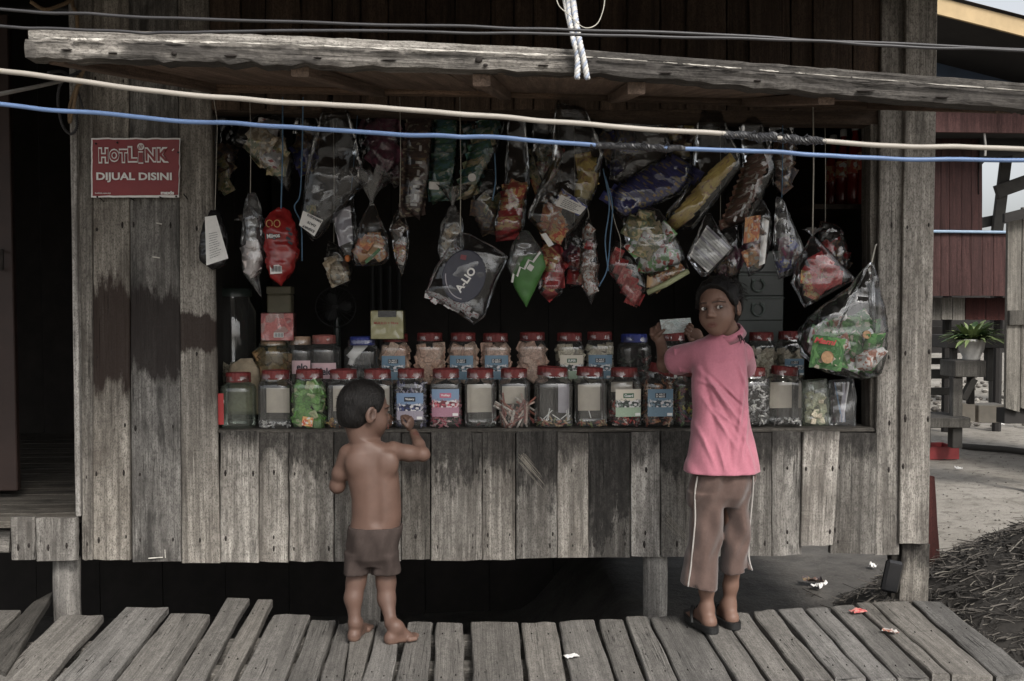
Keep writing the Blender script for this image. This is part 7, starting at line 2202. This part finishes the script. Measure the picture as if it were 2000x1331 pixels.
mb = MB(); mb.tube(curve_pts([at(150, 170, -.05), at(160, 205, -.055), at(166, 216, -.05)], 6), .004, 6); mb.build('loose_end', M['cable_black'], t, smooth=True)
# white and blue rope holding up the flap
M['rope_white'] = mat_plain('white_rope', (.58, .57, .55), .9, .25, 120); M['rope_blue'] = mat_plain('blue_rope_strand', (.36, .40, .48), .9, .25, 120)
t = empty('flap_rope', at(1125, 100, YF), 'white rope with blue flecks holding up the flap', 'rope')
yr = YF - .03
twisted(t, 'strand', [at(1106, -60, yr + .5), at(1110, 0, yr + .12), at(1119, 70, yr + .01), at(1128, 110, yr), at(1127, 154, yr)], .0075, [M['rope_white'], M['rope_white'], M['rope_blue']], 3, .03)
twisted(t, 'strand', [at(1112, -60, yr + .5), at(1119, 0, yr + .1), at(1130, 70, yr), at(1142, 125, yr - .005), at(1147, 155, yr)], .0075, [M['rope_white'], M['rope_blue'], M['rope_white']], 3, .03)
twisted(t, 'strand', [at(1098, -60, yr + .5), at(1103, 0, yr + .14), at(1116, 60, yr + .02), at(1127, 95, yr + .01)], .006, [M['rope_white']], 3, .03)
mb = MB(); mb.tube(curve_pts([at(1085, -10, yr), at(1092, 12, yr), at(1112, 30, yr), at(1140, 54, yr - .02), at(1165, 48, yr), at(1178, 20, yr), at(1182, -10, yr)], 7), .0014, 5); mb.build('thin_thread', M['string'], t, smooth=True)
# ================================================================== what lies beyond the shop's right corner
M['grey_paint'] = mat_wood('neighbour_board', (.22, .205, .18), (.15, .138, .12), (.06, .055, .05), saw=.1, crack=.3, mould=.4)
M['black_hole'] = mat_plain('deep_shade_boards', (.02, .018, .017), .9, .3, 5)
M['bluewall'] = mat_plain('blue_painted_wall', (.045, .065, .10), .8, .25, 3)
M['ochre'] = mat_plain('ochre_fascia', (.42, .31, .17), .7, .2, 5)
YR = 6.6
house = empty('red_house', at(1900, 870, YR), 'dark red timber house on stilts with a blue upper wall and ochre eaves', 'house')
def rq(name, quad, Y, th, mat, tone=1, nails=(), parent=None, **kw):
    return plank(name, parent or house, at(*quad[0], Y), at(*quad[1], Y), at(*quad[2], Y), at(*quad[3], Y), (0, -1, 0), th, M[mat], nails, nl=6, tone=tone, **kw)
xs = [1790, 1812, 1838, 1855, 1879, 1897, 1919, 1941, 1968, 1992, 2015, 2040, 2070, 2100, 2140]
for i in range(len(xs) - 1): rq('wall_board', [(xs[i], 455), (xs[i + 1] - .6, 455), (xs[i + 1] - .6, 578), (xs[i], 578)], YR, .02, 'redwood', rnd.uniform(.46, .60), warm=.72)
for i in range(6): rq('upper_board', [(xs[i], 250), (xs[i + 1] - .5, 250), (xs[i + 1] - .5, 452), (xs[i], 452)], YR + .35, .02, 'redwood', rnd.uniform(.32, .40), warm=.8)
mb = MB(); a, b = at(1790, 452, YR - .03), at(2140, 456, YR - .03)
mb.tube([a, b], .016, 8); mb.build('rail', mat_plain('pale_blue_rail', (.20, .28, .38), .5, .15), house)
rq('lintel', [(1780, 210), (2160, 214), (2160, 262), (1780, 257)], YR - .1, .05, 'redwood', .8, warm=.7)
a, b = at(1780, 258, YR), at(2170, 262, YR)
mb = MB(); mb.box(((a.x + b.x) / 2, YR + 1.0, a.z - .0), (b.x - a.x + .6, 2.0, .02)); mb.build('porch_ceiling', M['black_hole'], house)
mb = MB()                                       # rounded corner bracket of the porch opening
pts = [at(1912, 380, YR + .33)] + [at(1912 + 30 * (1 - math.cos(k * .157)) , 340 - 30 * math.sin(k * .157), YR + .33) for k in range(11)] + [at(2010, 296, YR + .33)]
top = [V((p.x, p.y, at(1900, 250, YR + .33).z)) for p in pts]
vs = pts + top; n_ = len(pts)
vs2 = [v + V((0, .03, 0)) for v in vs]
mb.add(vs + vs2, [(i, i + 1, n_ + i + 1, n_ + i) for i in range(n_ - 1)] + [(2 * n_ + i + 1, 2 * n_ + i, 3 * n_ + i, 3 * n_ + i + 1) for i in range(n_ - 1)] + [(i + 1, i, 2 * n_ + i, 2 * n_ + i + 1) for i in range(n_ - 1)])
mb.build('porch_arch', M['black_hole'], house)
mb = MB(); mb.tube([at(1922, 256, YR - .05), at(1925, 285, YR - .05), at(1924, 305, YR - .05)], .012, 8); mb.build('hanging_pipe', M['cable_grey'], house)
a, b = at(1780, 92, YR + .3), at(2160, 214, YR + .3)
mb = MB(); mb.box(((a.x + b.x) / 2, YR + .3, (a.z + b.z) / 2), (b.x - a.x, .04, a.z - b.z)); mb.build('gable_wall', M['bluewall'], house)
# roof: ochre fascia in front, soffit and sheet behind it
f0, f1, f2, f3 = at(1800, -14, YR - .9), at(2200, 90, YR - .9), at(2200, 122, YR - .9), at(1800, 20, YR - .9)
plank('fascia', house, f0, f1, f2, f3, (0, -1, 0), .03, M['ochre'], nl=4)
mb = MB(); up = V((0, .0, 0)); bk = V((0, 3.5, .9))
mb.add([f0 + V((0, -.04, .02)), f1 + V((0, -.04, .02)), f1 + bk, f0 + bk], [(0, 1, 2, 3)]); mb.build('roof_sheet', M['tin'], house)
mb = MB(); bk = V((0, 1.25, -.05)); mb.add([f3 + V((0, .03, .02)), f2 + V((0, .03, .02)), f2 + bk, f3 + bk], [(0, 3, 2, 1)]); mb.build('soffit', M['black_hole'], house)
mb = MB(); mb.tube([at(1995, 72, YR - .7), at(1908, 112, YR + .2)], .014, 6); mb.build('roof_strut', M['cable_grey'], house)
# skirting below the house and its stilts
for (x0, x1, mt, tn) in ((1790, 1838, 'grey_paint', .8), (1839, 1860, 'grey_paint', 1.3), (1861, 1885, 'grey_paint', 1.4), (1886, 1925, 'redwood', .45), (1926, 1990, 'redwood', .4)):
    rq('skirt_board', [(x0, 582), (x1 - .5, 582), (x1 - .5, 625), (x0, 625)], YR + .25, .02, mt, tn)
for x in (1800, 1850, 1950, 2040):
    a, b = at(x, 578, YR + .5), at(x, 600, YR + .5); mb = MB(); mb.tube([a, (a.x, a.y, -.05)], .05, 8); mb.build('stilt', M['black_hole'], house)
mb = MB(); a, b = at(1780, 640, YR + 1.2), at(2100, 652, YR + 1.2); mb.box(((a.x + b.x) / 2, YR + 1.2, (a.z + b.z) / 2), (b.x - a.x, .05, .1)); mb.build('floor_beam', M['black_hole'], house)
mb = MB(); mb.box((at(1900, 640, YR + 3).x, YR + 3.2, 1.2), (3.4, .04, .9)); mb.build('rear_boarding', M['black_hole'], house)
# slanting pole and roof edge seen through the porch
t = empty('leaning_pole', at(1950, 455, YR + 1.6), 'dark pole with a slanting arm behind the red house porch', 'pole')
def bar2(name, p, q, w, mat, parent):
    mb = MB(); d = (q - p); mb.box((p + q) / 2, (d.length, .06, w), Matrix.Rotation(-math.atan2(d.z, d.x), 3, 'Y'), bev=.004); return mb.build(name, M[mat], parent)
M['dim_wood'] = mat_plain('dark_weathered_wood', (.045, .042, .038), .8, .3, 12)
pb, pt = at(1945, 470, YR + 1.6), at(1968, 285, YR + 1.6)
bar2('post', pb, pt, .13, 'dim_wood', t); mb = MB(); mb.tube([(pb.x, pb.y, -.05), pb], .06, 8); mb.build('post_foot', M['dim_wood'], t)
bar2('arm', at(1945, 376, YR + 1.5), at(2080, 328, YR + 1.5), .16, 'dim_wood', t)
bar2('rail', at(1905, 438, YR + 1.7), at(2090, 402, YR + 1.7), .13, 'dim_wood', t)
# neighbour's grey boarded wall at the right edge
YN = 3.4
nb_ = empty('grey_hut', at(2030, 800, YN), 'pale grey boarded hut wall with a batten near the potted plant', 'hut')
for (x0, x1) in ((1966, 1994), (1995, 2040), (2041, 2085), (2086, 2130)): rq('wall_board', [(x0 + 3, 432 if x0 < 1990 else 405), (x1 + 2, 418 if x0 < 1990 else 400), (x1 - 2, 805), (x0 - 2, 798)], YN, .03, 'grey_paint', rnd.uniform(.9, 1.1), parent=nb_, stain=.3)
rq('batten', [(1972, 606), (2130, 606), (2130, 636), (1972, 634)], YN - .03, .025, 'grey_paint', .5, parent=nb_)
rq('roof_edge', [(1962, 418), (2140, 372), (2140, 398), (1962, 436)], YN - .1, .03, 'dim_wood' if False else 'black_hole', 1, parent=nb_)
mb = MB(); a, b = at(1968, 800, YN), at(2130, 828, YN); mb.box(((a.x + b.x) / 2, YN + .1, (a.z + b.z) / 2), (b.x - a.x, .12, a.z - b.z)); mb.build('floor_beam', M['black_hole'], nb_)  # black bar stands in for the shadow below the hut wall
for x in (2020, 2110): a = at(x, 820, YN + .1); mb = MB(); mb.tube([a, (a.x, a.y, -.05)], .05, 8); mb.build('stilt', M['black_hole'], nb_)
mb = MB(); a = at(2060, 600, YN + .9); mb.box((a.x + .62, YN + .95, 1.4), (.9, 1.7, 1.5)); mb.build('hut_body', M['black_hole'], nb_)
# potted plant on a rough stand
YP = 5.0
t = empty('plant_stand', at(1885, 860, YP), 'rough timber stand with slanted brace on a low platform', 'stand')
def pbox(name, x0, y0, x1, y1, Y, d, mat, parent, tone=1):
    a, b = at(x0, y0, Y), at(x1, y1, Y); mb = MB(); mb.box(((a.x + b.x) / 2, Y + d / 2, (a.z + b.z) / 2), (b.x - a.x, d, a.z - b.z), bev=.006)
    c = sum(mb.v, V()) / len(mb.v); o = mb.build(name, M[mat], parent, loc=c - pworld(parent)); return woodprops(o, tone, .8, .4)
pbox('top_block', 1866, 705, 1926, 737, YP, .30, 'grey_paint', t, .75); pbox('leg', 1862, 737, 1880, 818, YP + .02, .08, 'grey_paint', t, .8); pbox('leg', 1893, 737, 1904, 790, YP + .2, .06, 'black_hole', t, .4)
bar2('brace', at(1880, 780, YP + .05), at(1902, 740, YP + .05), .06, 'dim_wood', t)
pbox('platform', 1790, 817, 1896, 836, YP - .1, .5, 'grey_paint', t, .7); pbox('platform_leg', 1861, 836, 1880, 876, YP - .05, .1, 'dim_wood', t, .5); pbox('platform_leg', 1800, 836, 1818, 876, YP - .05, .1, 'dim_wood', t, .5)
pot_c = at(1897, 705, YP + .13); s = mpp(YP + .13)
t = empty('potted_plant', pot_c, 'bushy green plant in a grey-white flower pot on the timber stand', 'plant')
mb = MB(); mb.lathe([(14 * s, 0), (16 * s, 2 * s), (17 * s, 5 * s), (16 * s, 7 * s), (23 * s, 22 * s), (25.5 * s, 37 * s), (28.5 * s, 38 * s), (28.5 * s, 43 * s), (26 * s, 43.5 * s), (25 * s, 38 * s), (.01, 37 * s)], pot_c, 24); mb.build('pot', mat_plain('grey_white_pot', (.40, .39, .37), .7, .2, 30), t, smooth=True)
mats_leaf = [mat_plain('leaf_green', (.10, .16, .06), .5, .3, 30), mat_plain('leaf_pale', (.20, .26, .11), .5, .3, 30), mat_plain('leaf_dark', (.045, .085, .035), .5, .3, 30)]
R_ = random.Random(3)
lv = [MB(), MB(), MB()]
for k in range(230):
    a = R_.uniform(0, 6.283); ln = R_.uniform(34, 82) * s * (1.15 if math.cos(a) > 0 else .9); el = R_.uniform(.25, 1.35)
    d = V((math.cos(a) * math.cos(el), math.sin(a) * math.cos(el) * .8, math.sin(el))); sd = V((-math.sin(a), math.cos(a), 0)); wd = R_.uniform(3.0, 6.5) * s
    p = pot_c + V((math.cos(a) * 12 * s * R_.random(), math.sin(a) * 12 * s * R_.random(), 40 * s))
    vs = []
    for q in range(5):
        u = q / 4; c_ = p + d * ln * u + V((0, 0, -ln * .45 * u * u)); w = wd * math.sin(.25 + u * 2.75)
        vs += [c_ - sd * w, c_ + V((0, 0, -.25 * w)), c_ + sd * w]
    fs = [(q * 3 + j, q * 3 + j + 1, q * 3 + j + 4, q * 3 + j + 3) for q in range(4) for j in (0, 1)]
    lv[R_.choice((0, 1, 1, 2))].add(vs, fs)
for i, m_ in enumerate(lv): tag(m_.build('foliage', mats_leaf[i], t, smooth=True), kind='stuff')
# rails and dark bench beyond the stand
t = empty('dark_bench', at(1940, 700, 6.0), 'dark plank bench behind the flower pot', 'bench')
pbox('seat', 1850, 655, 1990, 680, 5.9, .35, 'dim_wood', t); pbox('leg', 1928, 680, 1940, 745, 5.95, .07, 'dim_wood', t); pbox('leg', 1860, 680, 1870, 745, 5.95, .07, 'dim_wood', t)
t = empty('low_fence', at(1880, 720, 6.4), 'low dark timber rails behind the plant stand', 'fence')
pbox('rail', 1790, 700, 1870, 712, 6.3, .05, 'dim_wood', t); pbox('rail', 1790, 722, 1865, 740, 6.3, .05, 'dim_wood', t); pbox('rail', 1790, 758, 1862, 772, 6.3, .05, 'dim_wood', t); pbox('post', 1800, 690, 1806, 800, 6.35, .06, 'dim_wood', t)
for k, (x0, x1, y0, y1, lb) in enumerate(((1880, 1905, 788, 820, 'pale concrete block beside the plant stand leg'), (1912, 1968, 792, 822, 'long concrete block running under the grey hut'))):
    t = empty('concrete_block', at(x0, y1, 5.4), lb, 'block'); pbox('block', x0, y0, x1, y1 + 4, 5.4, .25, 'card', t)
t = empty('ground_pole', at(1940, 880, 5.4), 'dark pole lying on the sand in front of the platform', 'pole')
mb = MB(); p0, p1 = gz(1880, 872, .03), gz(2060, 890, .03); mb.tube([p0, p0.lerp(p1, .5) + V((0, 0, .01)), p1], .03, 10); mb.build('timber', M['dim_wood'], t)
p0 = gz(1848, 898, 0.0)
t = empty('red_crate', p0, 'flat red plastic tray lying on the sand by the corner', 'tray')
mb = MB(); s2 = (p0 - CAM_LOC).length / FOC; L_, W_, H_ = 58 * s2, .30, 22 * s2
mb.box(p0 + V((-.04, W_ / 2, .012)), (L_, W_, .02))
for q in (-1, 1): mb.box(p0 + V((-.04, W_ / 2 + q * W_ / 2, H_ / 2 + .003)), (L_ + .014, .014, H_)); mb.box(p0 + V((-.04 + q * L_ / 2, W_ / 2, H_ / 2 + .002)), (.014, W_ - .016, H_ - .002))
mb.build('tray', mat_plain('red_plastic', (.22, .028, .03), .5, .25, 15), t)
# maroon board leaning behind the shop's corner
a, b = at(1812, 930, .62), at(1826, 930, .62); c, d = V((at(1845, 1105, .62).x, .62, .01)), V((at(1808, 1105, .62).x, .62, .01))
bo = plank('leaning_board', None, a, b, c, d, (0, -1, 0), .02, M['redwood'], nl=6, tone=.45); tag(bo, 'dark maroon board leaning against the shop corner', 'board')
mb = MB(); q = at(1752, 1155, .02); mb.box((q.x - .03, .0, .335 - .3 + .33), (.07, .03, .13), Matrix.Rotation(.2, 3, 'Y'), bev=.01); o = mb.build('black_box', M['black_film'], None); tag(o, 'black plastic scrap propped against the corner stilt', 'scrap')
# heap of dark brush and husks
def heap(x, y):
    e = math.hypot((x - 2.75) / 1.2, (y - .22) / 1.05)
    return max(-.03, .55 * (1 - e ** 1.4)) + .04 * mnoise.noise(V((x * 5, y * 5, 2))) + .03 * mnoise.noise(V((x * 17, y * 17, 2)))
t = empty('brush_heap', (2.5, .1, 0), 'heap of dark brush and palm husks beside the boardwalk', 'heap')
vs, fs = [], []
n_ = 60
for j in range(n_ + 1):
    for i in range(n_ + 1):
        x, y = 1.35 + 2.4 * i / n_, -.95 + 2.0 * j / n_
        vs.append(V((x, y, heap(x, y))) - V((2.5, .1, 0)))
for j in range(n_):
    for i in range(n_): a = j * (n_ + 1) + i; fs.append((a, a + 1, a + n_ + 2, a + n_ + 1))
M['husk'] = mat_plain('dark_husk', (.028, .025, .022), .9, .5, 25)
mobj('mound', vs, fs, M['husk'], t, smooth=True)
R_ = random.Random(6)
tw = [MB(), MB(), MB()]
for k in range(9000):
    x, y = R_.uniform(1.5, 3.2), R_.uniform(-.75, 1.1)
    z = heap(x, y)
    if z < .0: continue
    an = R_.gauss(.5, .7); ln = R_.uniform(.02, .10) * (2.4 if R_.random() < .1 else 1)
    d = V((math.cos(an), math.sin(an) * .7, R_.uniform(-.25, .35))).normalized() * ln
    p = V((x, y, z + R_.uniform(-.004, .016))); w = R_.uniform(.0008, .0026)
    tw[R_.choice((0, 0, 0, 0, 0, 1, 1, 1, 2))].tube([p - d / 2, p + V((0, 0, R_.uniform(-.006, .008))), p + d / 2], [w, w * .9, w * .5], 4, caps=False)
for k in range(700):                            # bigger husk strips and bent fronds
    x, y = R_.uniform(1.5, 3.1), R_.uniform(-.75, 1.0); z = heap(x, y)
    if z < .01: continue
    an = R_.uniform(-.6, 1.6); d = V((math.cos(an), math.sin(an) * .8, R_.uniform(-.2, .3))) * R_.uniform(.015, .06); sd = V((-math.sin(an), math.cos(an), R_.uniform(-.5, .5))) * R_.uniform(.002, .007)
    p = V((x, y, z + .012)); m0 = p + V((0, 0, R_.uniform(.0, .02)))
    tw[R_.choice((0, 0, 0, 0, 1))].add([p - d - sd, p - d + sd, m0 + sd, m0 - sd, p + d + sd * .5, p + d - sd * .5], [(0, 1, 2, 3), (3, 2, 4, 5)])
for i, m_ in enumerate((mat_plain('dark_twig', (.03, .027, .024), .9, .4, 30), mat_plain('grey_twig', (.12, .108, .095), .9, .4, 30), mat_plain('pale_straw', (.19, .175, .15), .9, .4, 30))): tag(tw[i].build('twigs', m_, t), kind='stuff')
# trampled rubbish and stones under the houses
R_ = random.Random(21); mb = MB(); mb2 = MB()
for k in range(260):
    p = gz(R_.uniform(1800, 2010), R_.uniform(735, 835), .01); r = R_.uniform(.015, .06)
    (mb if R_.random() < .75 else mb2).ball(p + V((0, 0, r * .3)), (r, r * R_.uniform(.6, 1), r * R_.uniform(.3, .7)), 6, 4, rot=Matrix.Rotation(R_.uniform(0, 3), 3, 'Z'))
for k in range(170):
    p = gz(R_.uniform(1830, 2010), R_.uniform(885, 1090), .005); r = R_.uniform(.003, .010)
    (mb if R_.random() < .8 else mb2).ball(p + V((0, 0, r * .3)), (r, r * R_.uniform(.5, 1), r * R_.uniform(.3, .6)), 6, 4, rot=Matrix.Rotation(R_.uniform(0, 3), 3, 'Z'))
tag(mb.build('rubble', mat_plain('dark_rubble', (.12, .108, .095), .9, .5, 20), None), 'dark rubble and crumbs of soil strewn over the sandy yard', 'rubble', kind='stuff')
tag(mb2.build('pebbles', mat_plain('pale_rubble', (.30, .28, .25), .9, .4, 20), None), 'pale pebbles strewn over the sandy yard', 'pebbles', kind='stuff')
# litter
def scrap(name, label, px, py, Z, size, mat, seed, lift=.012, crush=.3):
    p = gz(px, py, Z); R_ = random.Random(seed); n_ = 6
    vs, fs = [], []
    a = R_.uniform(0, 3)
    for s_ in (0, .0012):
        for j in range(n_ + 1):
            for i in range(n_ + 1):
                u, v = (i / n_ - .5) * size[0], (j / n_ - .5) * size[1]
                u += size[0] * .12 * mnoise.noise(V((i * .5, j * .5, seed))); v += size[1] * .12 * mnoise.noise(V((i * .5, j * .5, seed + 9)))
                x, y = u * math.cos(a) - v * math.sin(a), u * math.sin(a) + v * math.cos(a)
                vs.append(V((x, y, .002 + s_ + lift * abs(mnoise.noise(V((i * .45, j * .45, seed + 3)))) * (1 + crush * R_.random()))))
    m = (n_ + 1) ** 2
    for s_ in (0, 1):
        for j in range(n_):
            for i in range(n_):
                q = s_ * m + j * (n_ + 1) + i; f = (q, q + 1, q + n_ + 2, q + n_ + 1); fs.append(f[::-1] if s_ == 0 else f)
    o = mobj(name, vs, fs, mat, None, loc=p); return tag(o, label, 'litter', 'litter on the ground')
scrap('paper_scrap', 'white paper scrap lying on the boardwalk planks', 1116, 1283, BW + .004, (.045, .03), M['white'], 1, .004)
scrap('snack_wrapper', 'black and white snack wrapper on the mud under the shop', 1588, 1138, .03, (.10, .08), PR['dk'], 2, .05)
scrap('paper_scrap', 'crumpled white scrap beside the black snack wrapper', 1600, 1146, .03, (.08, .05), M['white'], 3, .03)
scrap('paper_scrap', 'small torn white scrap on the mud near the corner stilt', 1705, 1108, .03, (.05, .03), M['white'], 4, .03)
scrap('candy_wrapper', 'red and white sweet wrapper in a gap of the boardwalk', 1676, 1196, BW + .006, (.03, .06), PR['pinkred'], 5, .012)
scrap('foil_scrap', 'silver foil scrap caught on the rough narrow plank', 1738, 1236, BW + .006, (.05, .03), PR['foil'], 6, .012)
scrap('paper_scrap', 'white scrap on the sand between heap and shop corner', 1930, 1068, .02, (.09, .05), M['white'], 7, .03)
scrap('paper_scrap', 'white plastic lump on the sandy bank by the concrete block', 1950, 831, .05, (.16, .10), M['white'], 8, .09)
scrap('paper_scrap', 'small pale scrap beside the red tray', 1872, 916, .02, (.06, .05), M['white'], 9, .03)
